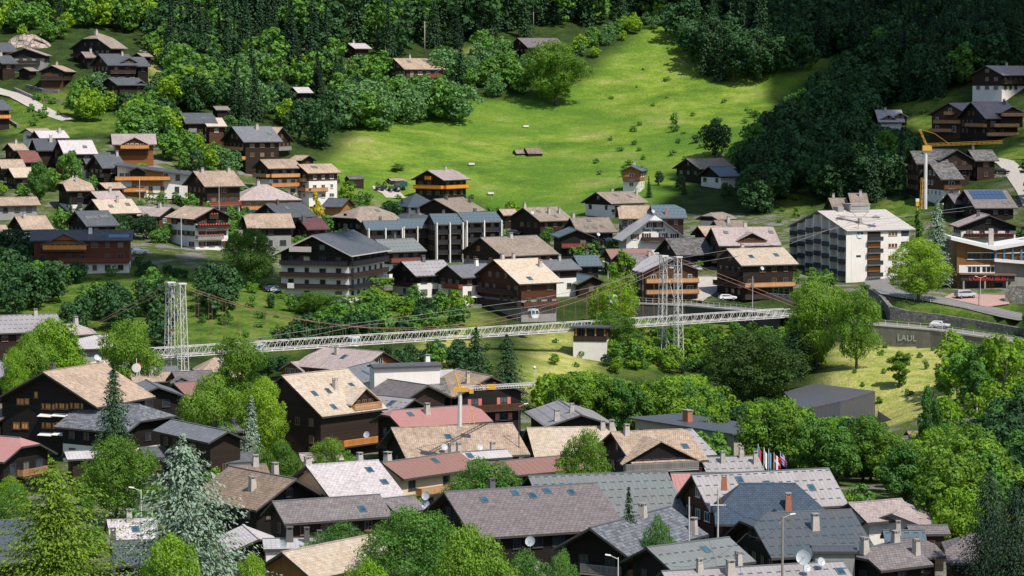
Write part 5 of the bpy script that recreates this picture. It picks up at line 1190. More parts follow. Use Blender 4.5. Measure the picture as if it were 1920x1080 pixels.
for i, p in enumerate(RW):
    d = RW[min(i + 1, len(RW) - 1)] - RW[max(i - 1, 0)]; d.z = 0; d.normalize(); ED.append(p + Vector((d.y, -d.x, 0)) * 3.75 + Vector((0, 0, .12)))
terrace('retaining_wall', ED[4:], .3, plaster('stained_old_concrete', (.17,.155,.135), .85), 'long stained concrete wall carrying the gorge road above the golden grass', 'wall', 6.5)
terrace('retaining_wall', ED[:4], .3, DARKP if False else plain('dark_old_wall', (.08,.075,.07), .9, 0, .5, .6), 'dark wall with pale kerb under the road left of the footbridge', 'wall', 4.5)  # plain dark grey wall colour
terrace('kerb', [e + Vector((0, -.05, .12)) for e in ED[:5]], .38, PCONC, 'pale concrete kerb edging the road left of the footbridge', 'kerb', .35)
terrace('kerb', [e + Vector((0, -.05, .12)) for e in ED[4:]], .38, PCONC, 'pale concrete kerb on top of the long stained wall', 'kerb', .35)
def picket(name, P, h, mat, label, gap=1.5, rails=2, r=.035, cat='railing'):
    mb = MB(); Q = resample(P, gap)
    for p in Q: mb.box(p.x - r, p.x + r, p.y - r, p.y + r, p.z - .1, p.z + h)
    for k in range(rails):
        z = h * (k + 1) / rails; mb.path([q + Vector((0, 0, z)) for q in Q], r * .9, 4)
    o = mb.build(name, mat); tag(o, label, cat); return o
picket('railing', [e + Vector((0, 0, .15)) for e in ED[:5]], 1.1, STEEL, 'thin metal railing along the road left of the footbridge')
picket('railing', [e + Vector((0, 0, .15)) for e in ED[4:]], 1.0, STEEL, 'thin metal railing on top of the long stained wall', gap=2.5)
mb = MB(); a = at(1730,640,642)
gf = text(None, 'LAUL', 1.9, plain('graffiti_paint', (.36,.40,.40), .8, 0, .6, 2), (0,0,0), (R(90), 0, R(-22)), 'graffiti', .012)
d_ = (ED[5] - ED[6]); an = math.atan2(-d_.y, -d_.x); gp = ED[6].lerp(ED[5], .42); gf.rotation_euler[2] = an; gf.location = (gp.x + math.sin(an) * .45, gp.y - math.cos(an) * .45 , gp.z - 3.0); tag(gf, 'white block letter graffiti sprayed on the long stained wall', 'graffiti')
SW = [at(1632,540,676), at(1655,556,668), at(1670,574,662), at(1700,582,660), at(1760,589,657), at(1830,600,652), at(1900,612,646), at(1960,622,640)]
terrace('stone_wall', SW, .5, stone('grey_rubble_wall', (.24,.22,.20), (.11,.10,.095), 1.6), 'long rubble stone wall between the upper road and gorge road', 'wall', 7.0)
terrace('stone_wall', [at(1420,548,690), at(1480,553,684), at(1530,556,680), at(1560,552,684)], .4, stone('mossy_wall', (.22,.21,.19), (.12,.115,.10), 1.8), 'shorter stone wall above the bridge head with green fence', 'wall', 4)
picket('fence', [at(1420,547,690.3), at(1480,552,684.3), at(1530,555,680.3)], 1.3, plain('green_fence_paint', (.02,.16,.09), .6), 'green wire fence on the stone wall above the bridge head', cat='fence')
picket('guard_rail', [ground(x, y) for x, y in ((1640,544),(1700,562),(1760,570),(1830,583),(1925,604))], .8, STEEL, 'steel guard rail following the upper road', gap=2, r=.07, cat='guard rail')
mb = MB(); pv = [ground(x, y) + Vector((0, 0, .32)) for x, y in ((1770,560),(1785,552),(1885,556),(1893,572),(1850,578))]
mb.poly([tuple(p) for p in pv][::-1]); o = mb.build('forecourt', REDPAV); tag(o, 'reddish paved forecourt in front of the roadside hotel', 'paving', kind='structure')
a = at(1905,540,668); mb = MB(); mb.prism([(a.x-3.5,a.y,a.z-7),(a.x+14,a.y-4,a.z-7),(a.x+14,a.y-4,a.z+.4),(a.x-2,a.y,a.z+.6)], [(a.x-2.5,a.y+2,a.z-7),(a.x+14,a.y-2,a.z-7),(a.x+14,a.y-2,a.z+.4),(a.x-1,a.y+2,a.z+.6)]); o = mb.build('stone_wall', STONE); tag(o, 'tall rough stone wall at the right edge by the forecourt', 'wall')
terrace('stone_wall', [at(1828,321,806), at(1850,326,802), at(1895,329,800)], .5, STONE2, 'terrace wall of big pale boulders right of the stone tower', 'wall', 4)
a = at(1808,318,806); rt = empty('stone_tower', (a.x, a.y, a.z - 7)); tag(rt, 'rubble stone block with flat glass railed terrace joined to the lodge', 'building')
mb = MB(); mb.box(-3.2, 3.2, 0, 6, 0, 6.9); mb.build('wall', STONE2, rt); mb = MB(); mb.box(-5.4, 3.9, -.9, 6, 6.9, 7.2); mb.build('roof', FASC['dark'], rt)
mb = MB(); mb.box(-2.6, -1.0, -.05, .05, 2.6, 3.9); mb.build('window', GLASS, rt); mb = MB(); mb.box(1.0, 1.7, -.05, .05, 2.2, 3.9); mb.build('window', GLASS, rt)
mb = MB(); mb.box(3.2, 9, .6, 6, 3.4, 6.5); mb.build('annex', WALL['brown'], rt); mb = MB(); mb.box(3.4, 9.2, .5, .6, 3.4, 6.3); mb.build('window_band', GLASS, rt)
for x in (3.3, 5.1, 6.9, 9.0): mb = MB(); mb.box(x - .15, x + .15, .35, .5, 3.3, 6.6); mb.build('post', WHITEM, rt)
for lab, P in (('lower dry stone terrace wall in the hillside garden', [(28,170),(52,181),(68,188)]), ('upper dry stone terrace wall above the garden', [(50,164),(80,172),(110,174)]), ('short stone terrace wall by the bend of the access road', [(82,191),(100,192),(120,192)]), ('stone terrace wall left of the lone garden tree', [(5,222),(22,232),(34,240)])):
    terrace('stone_wall', [ground(x, y) + Vector((0, 0, 1.0)) for x, y in P], .4, stone('garden_stone', (.36,.34,.33), (.18,.17,.17), 1.1) if lab.startswith('lower') else STONE, lab, 'wall', 2.2)
# bare rock
for lab, x, y, w_, h_ in (('bare pink rock face above the left chalets', 50, 88, 9, 5.0), ('grey boulders along the top of the left clearing', 283, 100, 9, 1.6)):
    p = ground(x, y); mb = MB(); g_ = random.Random(3)
    import mathutils
    n1_, n2_ = 18, 9; V = []
    for j in range(n2_):
        for i in range(n1_):
            u, v = i / (n1_ - 1) * 2 - 1, j / (n2_ - 1)
            z = h_ * (1 - u * u) * v; yy = v * 3.0; nn = mathutils.noise.noise(Vector((u * 3, v * 3, 1))) * 1.6
            V.append((u * w_, yy + nn - 1.5, z - .5 + nn * .4))
    F = [(j * n1_ + i, j * n1_ + i + 1, (j + 1) * n1_ + i + 1, (j + 1) * n1_ + i) for j in range(n2_ - 1) for i in range(n1_ - 1)]
    me = bpy.data.meshes.new('rock'); me.from_pydata(V, [], F); me.materials.append(stone('pink_rock', (.5,.38,.32), (.3,.24,.2), .5) if w_ == 9 and h_ > 2 else STONE2)
    o = link('rock_face', me, None, p); tag(o, lab, 'rock')

# ------------------------------------------------------------ footbridge
PL, PR = at(285,664,562), at(1475,588,662); dirB = PR - PL; LB = dirB.length; dirB.normalize(); sB = Vector((dirB.y, -dirB.x, 0)).normalized()
br = empty('footbridge', tuple(PL)); tag(br, 'long pale steel lattice footbridge spanning the gorge', 'bridge')
def loc(p): return tuple(p - PL)
def bpnt(u, side, z): return PL + dirB * u + sB * side + Vector((0, 0, z))
nb = 62
for side, nm in ((1.1, 'near truss'), (-1.1, 'far truss')):
    mb = MB()
    mb.tube(loc(bpnt(0, side, 1.15)), loc(bpnt(LB, side, 1.15)), .085, .085, 4); mb.tube(loc(bpnt(0, side, -.75)), loc(bpnt(LB, side, -.75)), .10, .10, 4); mb.tube(loc(bpnt(0, side, -.35)), loc(bpnt(LB, side, -.35)), .06, .06, 4)
    for i in range(nb):
        u0, u1 = LB * i / nb, LB * (i + 1) / nb; um = (u0 + u1) / 2
        mb.tube(loc(bpnt(u0, side, -.75)), loc(bpnt(um, side, 1.15)), .045, .045, 4); mb.tube(loc(bpnt(um, side, 1.15)), loc(bpnt(u1, side, -.75)), .045, .045, 4)
        mb.tube(loc(bpnt(u0, side, -.75)), loc(bpnt(u0, side, 1.15)), .04, .04, 4)
    mb.build('truss', STEEL, br)
mb = MB(); A = [bpnt(0, 1.0, -.5), bpnt(LB, 1.0, -.5), bpnt(LB, -1.0, -.5), bpnt(0, -1.0, -.5)]; mb.slab([loc(a) for a in A][::1], .12); mb.build('deck', plain('deck_grating', (.30,.28,.25), .8), br)
mb = MB()
for i in range(nb + 1):
    u0 = LB * i / nb; mb.tube(loc(bpnt(u0, 1.1, -.78)), loc(bpnt(u0, -1.1, -.78)), .05, .05, 4)
    if i % 6 == 3: mb.tube(loc(bpnt(u0, .8, -.8)), loc(bpnt(u0, .8, -1.25)), .08, .08, 4)
mb.build('cross_beams', STEEL, br)
def tower(name, px, top_y, base_y, label, wid=3.0):
    # position along the bridge where it crosses this pixel column
    best = min((abs(project(*(PL + dirB * u))[0] - px), u) for u in np.linspace(0, LB, 800))[1]
    c = PL + dirB * best; D = c.y; zt = at(px, top_y, D).z; zb_ = at(px, base_y, D).z
    r = empty(name, (c.x, c.y, zb_), math.atan2(dirB.y, dirB.x)); tag(r, label, 'tower'); Hh = zt - zb_
    zd = c.z - zb_
    for sd in (-1, 1):
        mb = MB(); off0, off1 = sd * wid, sd * wid * .82; a0, a1 = .80, .58
        def P(i, j, z): f = z / Hh; a = a0 + (a1 - a0) * f; return (i * a, off0 + (off1 - off0) * f + j * a, z)
        for i in (-1, 1):
            for j in (-1, 1): mb.tube(P(i, j, 0), P(i, j, Hh), .10, .08, 5)
        k = int(Hh / 1.7)
        for q in range(k):
            z0, z1 = Hh * q / k, Hh * (q + 1) / k
            for (i0, j0, i1, j1) in ((-1,-1,1,-1),(1,-1,1,1),(1,1,-1,1),(-1,1,-1,-1)):
                s_ = q % 2; mb.tube(P(i0 if s_ else i1, j0 if s_ else j1, z0), P(i1 if s_ else i0, j1 if s_ else j0, z1), .036, .036, 4); mb.tube(P(i0, j0, z1), P(i1, j1, z1), .028, .028, 4)
        mb.build('lattice_leg', STEEL, r)
    mb = MB()
    for z in (Hh - .3, Hh - 1.8): 
        for i in (-.55, .55): mb.tube((i, -wid * .85, z), (i, wid * .85, z), .1, .1, 5)
    mb.tube((0, -wid * .6, Hh * .92), (0, wid * .8, Hh * .55), .06, .06, 4); mb.tube((0, wid * .6, Hh * .92), (0, -wid * .8, Hh * .55), .06, .06, 4)
    mb.tube((0, -wid * .95, Hh * .05), (0, wid * .8, zd - 1.5), .06, .06, 4); mb.tube((0, wid * .95, Hh * .05), (0, -wid * .8, zd - 1.5), .06, .06, 4)
    for i in (-.6, .6): mb.tube((i, -wid, zd - 1.0), (i, wid, zd - 1.0), .12, .12, 5)
    for sd in (-1, 1): mb.box(-.9, .9, sd * wid * .82 - .7, sd * wid * .82 + .7, Hh, Hh + .25)
    mb.build('cross_bracing', STEEL, r)
    mb = MB()
    for sd in (-1, 1): mb.box(-1.2, 1.2, sd * wid - 1.2, sd * wid + 1.2, -2.5, .1)
    mb.build('footing', PCONC, r)
    return best, Vector((c.x, c.y, zt)), r
uL, TL, rL = tower('bridge_tower', 330, 532, 694, 'white lattice bridge tower on the left bank', 2.6)
uR, TR, rR = tower('bridge_tower', 1257, 482, 706, 'white lattice bridge tower standing in the trees on the right', 3.0)
mb = MB(); mb.box(-.9, -.82, -.9, .9, (TL.z - rL.location.z) * .45, (TL.z - rL.location.z) * .45 + .5); mb.build('orange_panel', YEL, rL)
ROPE = plain('rust_red_cable', (.26,.12,.09), .7); ROPEG = plain('grey_cable', (.22,.22,.22), .5)
for side, nm in ((2.1, 'near'), (-2.1, 'far')):
    mb = MB(); N_ = 40; a = TL + sB * side; b = TR + sB * side; pts_ = []
    um = .42; zlow = (PL.z + dirB.z * (uL + uR) / 2) + 1.7
    for i in range(N_ + 1):
        f = i / N_; c = a.lerp(b, f); z = a.z * (1 - f) + b.z * f
        sag = (a.z * (1 - um) + b.z * um - zlow) * (4 * f * (1 - f)) ; c.z = z - sag * 1.0; pts_.append(c)
    mb.path([loc(p) for p in pts_], .055, 5)
    an = at(130, 632, 600 if side < 0 else 590); mb.tube(loc(a), loc(an), .075, .075, 5)
    an2 = PR + dirB * 14 + sB * side + Vector((0, 0, -2)); mb.tube(loc(b), loc(an2), .07, .07, 5)
    mb.build('main_cable', ROPE, br)
    for i in range(1, N_):
        p = pts_[i]; u = (p - PL).dot(Vector((dirB.x, dirB.y, 0)).normalized()); q = PL + dirB * (u / Vector((dirB.x, dirB.y)).length) + sB * side * .8 + Vector((0, 0, 1.1))
        if p.z - q.z > .4: mb = MB(); mb.tube(loc(p), loc(q), .028, .028, 4); mb.build('hanger', ROPE, br)
# ------------------------------------------------------------ gondola lift
py_ = at(1612,392,716); gp = Vector((py_.x, py_.y, gz(py_.x, py_.y) - .5)); rt = empty('lift_pylon', tuple(gp), R(-20)); tag(rt, 'tall concrete lift pylon with cable sheaves before the hotel', 'pylon'); hp = py_.z - gp.z
mb = MB(); mb.tube((0,0,0),(0,0,hp-2.2),.75,.5,14); mb.build('mast', CONC, rt, smooth=False)
mb = MB(); mb.box(-5, 5, -.25, .25, hp-2.2, hp-1.8); mb.box(-5.5,-3.4,-.9,.9,hp-1.8,hp-1.5); mb.box(3.4,5.5,-.9,.9,hp-1.8,hp-1.5); mb.box(-2.4,2.4,-.6,.6,hp-.6,hp-.4)
for x in (-2.3, 2.3):
    mb.tube((x*.4,0,hp-1.8),(x,0,hp-.5),.08,.08,5); mb.tube((x,.6,hp-.5),(x,.6,hp+.9),.05,.05,4); mb.tube((x,-.6,hp-.5),(x,-.6,hp+.9),.05,.05,4)
mb.tube((-2.3,.6,hp+.9),(2.3,.6,hp+.9),.05,.05,4); mb.tube((-2.3,-.6,hp+.9),(2.3,-.6,hp+.9),.05,.05,4)
for x in (-4.6, 4.6):
    for y in np.linspace(-2.2, 2.2, 6): mb.tube((x-.1,y,hp-1.3),(x+.1,y,hp-1.3),.28,.28,10)
mb.build('crossarm', STEEL, rt)
CA = [at(1598,415,716), at(1630,414,712)]
ends_up = [at(1890,388,760), at(1930,372,760)]
line_lo = [[at(1445,470,702), at(1258,500,664), at(1147,547,652), at(1000,575,634), at(665,612,598), at(488,650,580), at(300,668,562)],
           [at(1447,455,700), at(1262,486,660), at(1150,530,650), at(1000,562,632), at(668,606,595), at(480,634,577), at(300,660,560)]]
for i in range(2):
    mb = MB(); o0 = CA[i]; P = [ends_up[i], CA[i]] + line_lo[i]; mb.path([tuple(p - o0) for p in P], .045, 5); o = mb.build('lift_cable', ROPEG, None, tuple(o0)); tag(o, ('lower' if i == 0 else 'upper') + ' of the two grey lift cables crossing the picture', 'cable')
CABW = plain('cabin_shell', (.62,.64,.64), .35); CABG = glass('cabin_glass', (.03,.09,.11), .1)
def cabin(px, py, D, label, hang=1.9, rz=.5):
    p = at(px, py, D); r = empty('gondola_cabin', tuple(p), rz); tag(r, label, 'gondola', 'lift cabins hanging from the cables')
    prof = [(-.75,-.95),(.75,-.95),(1.0,-.3),(.95,.55),(.65,.95),(-.65,.95),(-.95,.55),(-1.0,-.3)]
    mb = MB(); mb.prism([(a, -.85, b) for a, b in prof], [(a, .85, b) for a, b in prof]); mb.box(-.5,.5,-.95,.95,-1.05,-.9); mb.build('shell', CABW, r)
    mb = MB(); mb.prism([(-.9,-.88,-.2),(-.1,-.88,-.2),(-.1,-.88,.6),(-.8,-.88,.6)], [(-.9,.88,-.2),(-.1,.88,-.2),(-.1,.88,.6),(-.8,.88,.6)]); mb.prism([(.1,-.88,-.2),(.9,-.88,-.2),(.8,-.88,.6),(.1,-.88,.6)], [(.1,.88,-.2),(.9,.88,-.2),(.8,.88,.6),(.1,.88,.6)])
    mb.box(-1.03,-.9,-.6,.6,-.25,.45); mb.box(.9,1.03,-.6,.6,-.25,.45); mb.build('window', CABG, r)
    mb = MB(); mb.tube((0,0,.95),(0,0,.95+hang),.06,.06,5); mb.box(-.5,.5,-.08,.08,.95+hang-.15,.95+hang+.1); mb.build('hanger', DSTEEL, r)
    for dx_ in (-.3, .3): mb = MB(); mb.box(dx_ - .2, dx_ + .2, .9, 1.0, -.6, .3); mb.build('ski_rack', DSTEEL, r)
cabin(665,639,597,'white gondola cabin hanging just under the footbridge truss')
cabin(488,653,580,'gondola cabin half hidden by trees near the left bridge tower', 1)
cabin(1147,560,652,'gondola cabin in front of the bright green tree', 1)
cabin(1000,587,634,'dark windowed gondola cabin left of the white bus', 1)
cabin(1446,482,701,'gondola cabin over the tan roof left of the big hotel')
cabin(1609,438,712,'gondola cabin passing in front of the lift pylon')
cabin(1877,396,755,'gondola cabin farthest right over the flower balcony chalet')

# ------------------------------------------------------------ cranes
def lattice(mb, a, b, w_, seg, r=.05, mi=0):
    a = Vector(a); b = Vector(b); d = (b - a).normalized(); u = d.orthogonal().normalized(); v = d.cross(u); n = max(2, int((b - a).length / seg))
    C = [[a + (b - a) * (i / n) + (u * math.cos(t) + v * math.sin(t)) * w_ for t in (.78, 2.36, 3.93, 5.5)] for i in range(n + 1)]
    for k in range(4): mb.tube(C[0][k], C[-1][k], r, r, 4, mi)
    for i in range(n):
        for k in range(4): mb.tube(C[i][k], C[i + 1][(k + 1) % 4], r * .6, r * .6, 4, mi)
D0 = 757; p0 = at(1733,372,770); rt = empty('tower_crane', (at(1735,372,D0).x, D0, at(1735,380,D0).z - 3)); tag(rt, 'grey masted crane with yellow folded jib among the right hand chalets', 'crane')
o = Vector(rt.location); w_ = lambda px, py, D=D0: at(px, py, D) - o
mb = MB(); mb.tube(w_(1735,392), w_(1736,274), .5, .42, 10); mb.build('mast', STEEL, rt)
mb = MB(); lattice(mb, w_(1735,272), w_(1880,266,750), .38, 1.3, .04); lattice(mb, w_(1737,272), w_(1724,242), .25, 1.2, .045); mb.tube(w_(1724,242), w_(1752,250), .06, .06, 4); mb.tube(w_(1752,250), w_(1780,270), .05, .05, 4); mb.box(*(lambda c: (c.x-1.2,c.x+1.2,c.y-.8,c.y+.8,c.z-1,c.z+.3))(w_(1738,275))); mb.build('jib', YEL, rt)
mb = MB(); lattice(mb, w_(1727,392), w_(1730,333), .4, 1.2, .06); lattice(mb, w_(1721,412,790), w_(1731,360,795), .3, 1.2, .05); mb.build('climbing_frame', YEL, rt)
D0 = 770; o2 = at(1719,412,D0); rt = empty('yellow_hoist', tuple(o2)); tag(rt, 'slim yellow hoist post beside the columnar cypress', 'hoist')
mb = MB(); mb.tube((0,0,-2),(.1,0,4.5),.12,.12,6); mb.box(-.3,.5,-.3,.3,3.6,4.8); mb.build('post', YEL, rt); mb = MB(); mb.box(-.35,.55,-.35,.35,4.8,5.6); mb.build('head', PALE, rt)
D0 = 405; rt = empty('tower_crane', tuple(at(862,796,D0))); tag(rt, 'small crane with grey mast and yellow slewing gear above the red roof', 'crane'); o = Vector(rt.location); w_ = lambda px, py, D=D0: at(px, py, D) - o
mb = MB(); mb.tube(w_(862,800), w_(863,732), .30, .27, 8); mb.build('mast', STEEL, rt)
mb = MB(); lattice(mb, w_(866,729), w_(1000,721,425), .33, .8, .045); mb.build('jib', STEEL, rt)
mb = MB(); mb.tube(w_(863,732), w_(853,700), .10, .08, 5); mb.tube(w_(868,730), w_(853,700), .06, .06, 5); mb.tube(w_(853,700), w_(905,722,410), .06, .05, 4)
c = w_(863,730); mb.box(c.x-.9,c.x+1.2,c.y-.5,c.y+.5,c.z-.3,c.z+.3); c = w_(884,731); mb.box(c.x-.3,c.x+.3,c.y-.3,c.y+.3,c.z-.5,c.z+.1); c = w_(921,726,412); mb.box(c.x-.6,c.x+.6,c.y-.4,c.y+.4,c.z-.3,c.z+.4); mb.build('slewing_gear', YEL, rt)
rt = empty('yellow_trestle', tuple(at(885,790,402))); tag(rt, 'yellow metal trestle on the red ribbed roof', 'trestle')
mb = MB(); mb.tube((-.35,-.3,-.3),(0,0,1.9),.05,.05,4); mb.tube((.35,-.3,-.3),(0,0,1.9),.05,.05,4); mb.tube((0,.4,-.1),(0,0,1.9),.05,.05,4); mb.tube((-.25,-.2,.5),(.25,-.2,.5),.04,.04,4); mb.build('frame', YEL, rt)

# ------------------------------------------------------------ vehicles
TYRE = plain('tyre_rubber', (.015,.015,.015), .9); RIM = plain('alloy_rim', (.45,.45,.46), .3, .6)
CARP = {k: plain('car_paint_' + k, c, .25, .1, .05) for k, c in {'white': (.72,.72,.72), 'silver': (.42,.43,.45), 'dark': (.03,.035,.045), 'blue': (.03,.07,.16), 'black': (.012,.012,.014), 'green': (.03,.10,.08)}.items()}
HL = plain('headlamp_glass', (.6,.6,.58), .1); TL_ = plain('tail_lamp', (.4,.02,.02), .3)
def vehicle(px, py, D, heading, col, label, kind='suv', L=4.4, cat='car', name='parked_car'):
    p = at(px, py, D) if D else ground(px, py); z = p.z if D else gz(p.x, p.y) + .3
    r = empty(name, (p.x, p.y, z), R(heading)); tag(r, label, cat); W = .88; k = L / 4.4
    if kind == 'van': prof = [(-2.5,.45),(2.45,.45),(2.5,.95),(2.25,1.15),(1.5,1.3),(.95,1.95),(-2.35,1.98),(-2.5,1.2)]; glassp = [(-2.2,1.3),(1.3,1.3),(.85,1.78),(-2.2,1.8)]; wr = .33; wx = (-1.6, 1.65); W = .95
    else:
        hgt = {'suv': 1.62, 'car': 1.42}[kind]; prof = [(-2.15,.42),(2.1,.42),(2.2,.75),(2.0,.92),(1.15,1.02),(.45,hgt-.04),(-1.35,hgt),(-2.0,1.05),(-2.2,.9)]; glassp = [(-1.75,1.06),(.98,1.04),(.36,hgt-.12),(-1.3,hgt-.1)]; wr = .34; wx = (-1.35, 1.35)
        prof = [(a * k, b) for a, b in prof]; glassp = [(a * k, b) for a, b in glassp]; wx = tuple(a * k for a in wx)
    me = MB(); n = len(prof); ins = [(a, b) for a, b in prof]
    def ring(y, sh): return [(a, y * (1 if b < 1.1 else sh), b) for a, b in prof]
    me.prism(ring(-W, .82), ring(W, .82)); body = me.mesh('body', CARP[col]); bo = link('body', body, r)
    bv = bo.modifiers.new('bevel', 'BEVEL'); bv.width = .07; bv.segments = 2
    for sd in (-1, 1):
        mb = MB(); y = sd * (W * .905 + .012)
        mb.prism([(a, sd * (W * (1 - .18 * (b - 1.0) / .55 * .95)) + sd * .02 if b > 1.1 else sd * (W * .99 + .012), b) for a, b in glassp], [(a, sd * (W * .8) - sd * .1, b) for a, b in glassp]); mb.build('side_window', GLASS, r)
    fx = prof[5 if kind != 'van' else 5]; f0 = prof[4]
    mb = MB(); mb.prism([(f0[0]-.02,-W*.8,f0[1]+.05),(f0[0]-.02,W*.8,f0[1]+.05),(fx[0]+.06,W*.7,fx[1]-.08),(fx[0]+.06,-W*.7,fx[1]-.08)], [(f0[0]+.06,-W*.8,f0[1]+.1),(f0[0]+.06,W*.8,f0[1]+.1),(fx[0]+.14,W*.7,fx[1]-.06),(fx[0]+.14,-W*.7,fx[1]-.06)]); mb.build('windscreen', GLASS, r)
    xe = prof[-1][0]; mb = MB(); mb.box(xe + .12, xe + .22, -W*.7, W*.7, 1.12, 1.45); mb.build('rear_window', GLASS, r)
    for sd in (-1, 1):
        mb = MB(); mb.box(prof[2][0] - .25, prof[2][0] - .02, sd*W*.72 - .16, sd*W*.72 + .16, .72, .88); mb.build('headlight', HL, r)
        mb = MB(); mb.box(xe - .03, xe + .12, sd*W*.78 - .12, sd*W*.78 + .12, .8, 1.05); mb.build('tail_light', TL_, r)
        for x in wx:
            wm = MB(); wm.tube((x, sd*(W-.2), wr), (x, sd*(W+.02), wr), wr, wr, 14); wo = wm.build('wheel', TYRE, r); wm = MB(); wm.tube((x, sd*(W+.0), wr), (x, sd*(W+.04), wr), wr*.6, wr*.55, 10); wm.build('rim', RIM, wo)
    return r
mid = RW[6]; vehicle(1762, 615, 647, -22, 'white', 'white car driving on the gorge road by the stone wall', 'suv', 4.5, name='car')
vehicle(1810, 561, None, 22, 'silver', 'silver grey minibus parked on the reddish forecourt', 'van', 5, 'van', 'van')
vehicle(1364, 563, 680, 10, 'white', 'white open sports car on the road above the bridge', 'car', 4.2)
vehicle(262, 478, None, 15, 'white', 'white car parked beside the wide red brown house', 'suv', 4.2)
vehicle(1303, 511, None, -60, 'silver', 'silver car parked by the hedge behind the lattice tower', 'car', 4.2)
vehicle(1297, 532, None, 10, 'white', 'pale car parked lower down the lane by the hedge', 'suv', 4.4)
vehicle(524, 551, None, 5, 'silver', 'silver estate car left of the black hotel', 'car', 4.3)
vehicle(514, 549, None, 5, 'blue', 'dark blue car beside the silver estate', 'car', 4.2)
vehicle(1083, 549, None, 8, 'white', 'white van parked between the sunlit chalet and green tree', 'van', 5, 'van', 'van')
vehicle(296, 398, None, 30, 'white', 'white car tucked beside the pink roofed house', 'car', 4)
vehicle(964, 442, None, 0, 'dark', 'dark car parked left of the blue grey roofed chalet', 'car', 4)
vehicle(1146, 457, None, 20, 'blue', 'dark blue car parked before the white inn', 'car', 4)
vehicle(1120, 511, None, 0, 'dark', 'dark estate car beneath the teal metal roof', 'suv', 4.3)
vehicle(1878, 328, None, 0, 'black', 'black off road car beside the stone tower terrace', 'suv', 4.4)
# tractor with loader and blue tarpaulin
p = ground(741, 360); rt = empty('tractor', (p.x, p.y, p.z + .2), R(200)); tag(rt, 'dark green tractor parked at the end of the gravel drive', 'tractor')
mb = MB(); mb.box(.2,2.0,-.4,.4,.8,1.6); mb.build('bonnet', CARP['green'], rt); mb = MB(); mb.frustum(-.6,0,1.1,2.6,.8,.75,.65,.65); mb.build('cab', GLASS, rt); mb = MB(); mb.box(-1.3,.1,-.75,.75,2.6,2.75); mb.build('roof', CARP['dark'], rt)
for x, rr in ((-.7, .85), (1.5, .55)):
    for sd in (-1, 1): wm = MB(); wm.tube((x, sd*.75, rr), (x, sd*1.15, rr), rr, rr, 14); wo = wm.build('wheel', TYRE, rt); wm = MB(); wm.tube((x, sd*1.1, rr), (x, sd*1.18, rr), rr*.5, rr*.5, 10); wm.build('rim', RIM, wo)
p = ground(752, 356); rt = empty('farm_trailer', (p.x, p.y, p.z + .2), R(10)); tag(rt, 'green box trailer behind the tractor', 'trailer')
mb = MB(); mb.box(-1.8,1.8,-1,1,.8,2.3); mb.build('box', CARP['green'], rt)
for x in (-.7, .7):
    for sd in (-1, 1): wm = MB(); wm.tube((x, sd*.9, .45), (x, sd*1.1, .45), .45, .45, 12); wm.build('wheel', TYRE, rt)
p = ground(712, 358); rt = empty('farm_loader', (p.x, p.y, p.z + .2), R(180)); tag(rt, 'small dark loader with raised arm left of the tractor', 'loader')
mb = MB(); mb.box(-1.5,1.3,-.7,.7,.5,1.2); mb.build('body', CARP['dark'], rt); mb = MB(); mb.tube((-.9,0,1.1),(-1.6,0,2.9),.12,.1,6); mb.tube((-1.6,0,2.9),(-2.9,0,2.6),.1,.1,6); mb.box(-3.3,-2.8,-.5,.5,1.9,2.7); mb.build('arm', CARP['dark'], rt)
for x in (-.9, .8):
    for sd in (-1, 1): wm = MB(); wm.tube((x, sd*.6, .4), (x, sd*.85, .4), .4, .4, 12); wm.build('wheel', TYRE, rt)
# ------------------------------------------------------------ poles, lamps, flags, sheds and garden things
def pole(px, ytop, ybase, D, label, r=.13, mat=None, lamp=0, cross=False, double=False, name='street_lamp', cat='street lamp', ball=False):
    a = at(px, ybase, D); b = at(px, ytop, D); h = b.z - a.z; rt = empty(name, tuple(a)); tag(rt, label, cat)
    mb = MB(); mb.tube((0,0,-1.5),(0,0,h),r,r*.7,8); mb.build('post', mat or STEEL, rt)
    for k in ([lamp] if lamp and not double else ([-1, 1] if double else [])):
        mb = MB(); mb.tube((0,0,h-.2),(k*.8,-.1,h+.2),.04,.03,5); mb.build('arm', STEEL, rt); mb = MB(); mb.prism([(k*.75,-.2,h+.16),(k*1.35,-.18,h+.26),(k*1.35,.04,h+.26),(k*.75,.06,h+.16)], [(k*.75,-.16,h+.28),(k*1.3,-.14,h+.36),(k*1.3,.0,h+.36),(k*.75,.02,h+.28)]); mb.build('lamp_head', PALE, rt)
    if ball:
        mb = MB()
        for j in range(6):
            t0, t1 = -1.57 + j * math.pi / 6, -1.57 + (j + 1) * math.pi / 6; mb.tube((0,0,h+.3+.32*math.sin(t0)), (0,0,h+.3+.32*math.sin(t1)), max(.32*math.cos(t0), .01), max(.32*math.cos(t1), .01), 12)
        mb.build('globe', PALE, rt)
    if cross:
        mb = MB(); mb.box(-.9,.9,-.06,.06,h*.62,h*.62+.12); mb.box(-.06,.06,-.2,.2,h-.1,h+.2); mb.build('crossarm', STEEL, rt)
    return rt
PWOOD = plain('weathered_pole', (.26,.22,.18), .9, 0, .4, 3); PCN = plain('concrete_pole', (.42,.40,.37), .9)
pole(1467,968,1055,300,'wooden utility pole with lamp arm before the dark blue seamed roof',.14,PWOOD,lamp=1,name='utility_pole',cat='utility pole')
pole(1346,916,1000,322,'grey pole with crossarm in front of the dark blue mansard',.11,PCN,cross=True,name='utility_pole',cat='utility pole')
pole(1292,932,1000,322,'short concrete pole left of the brown timber house',.10,PCN,name='utility_pole',cat='utility pole')
pole(265,918,990,318,'street lamp between the larch and the silver cedar',.09,lamp=-1)
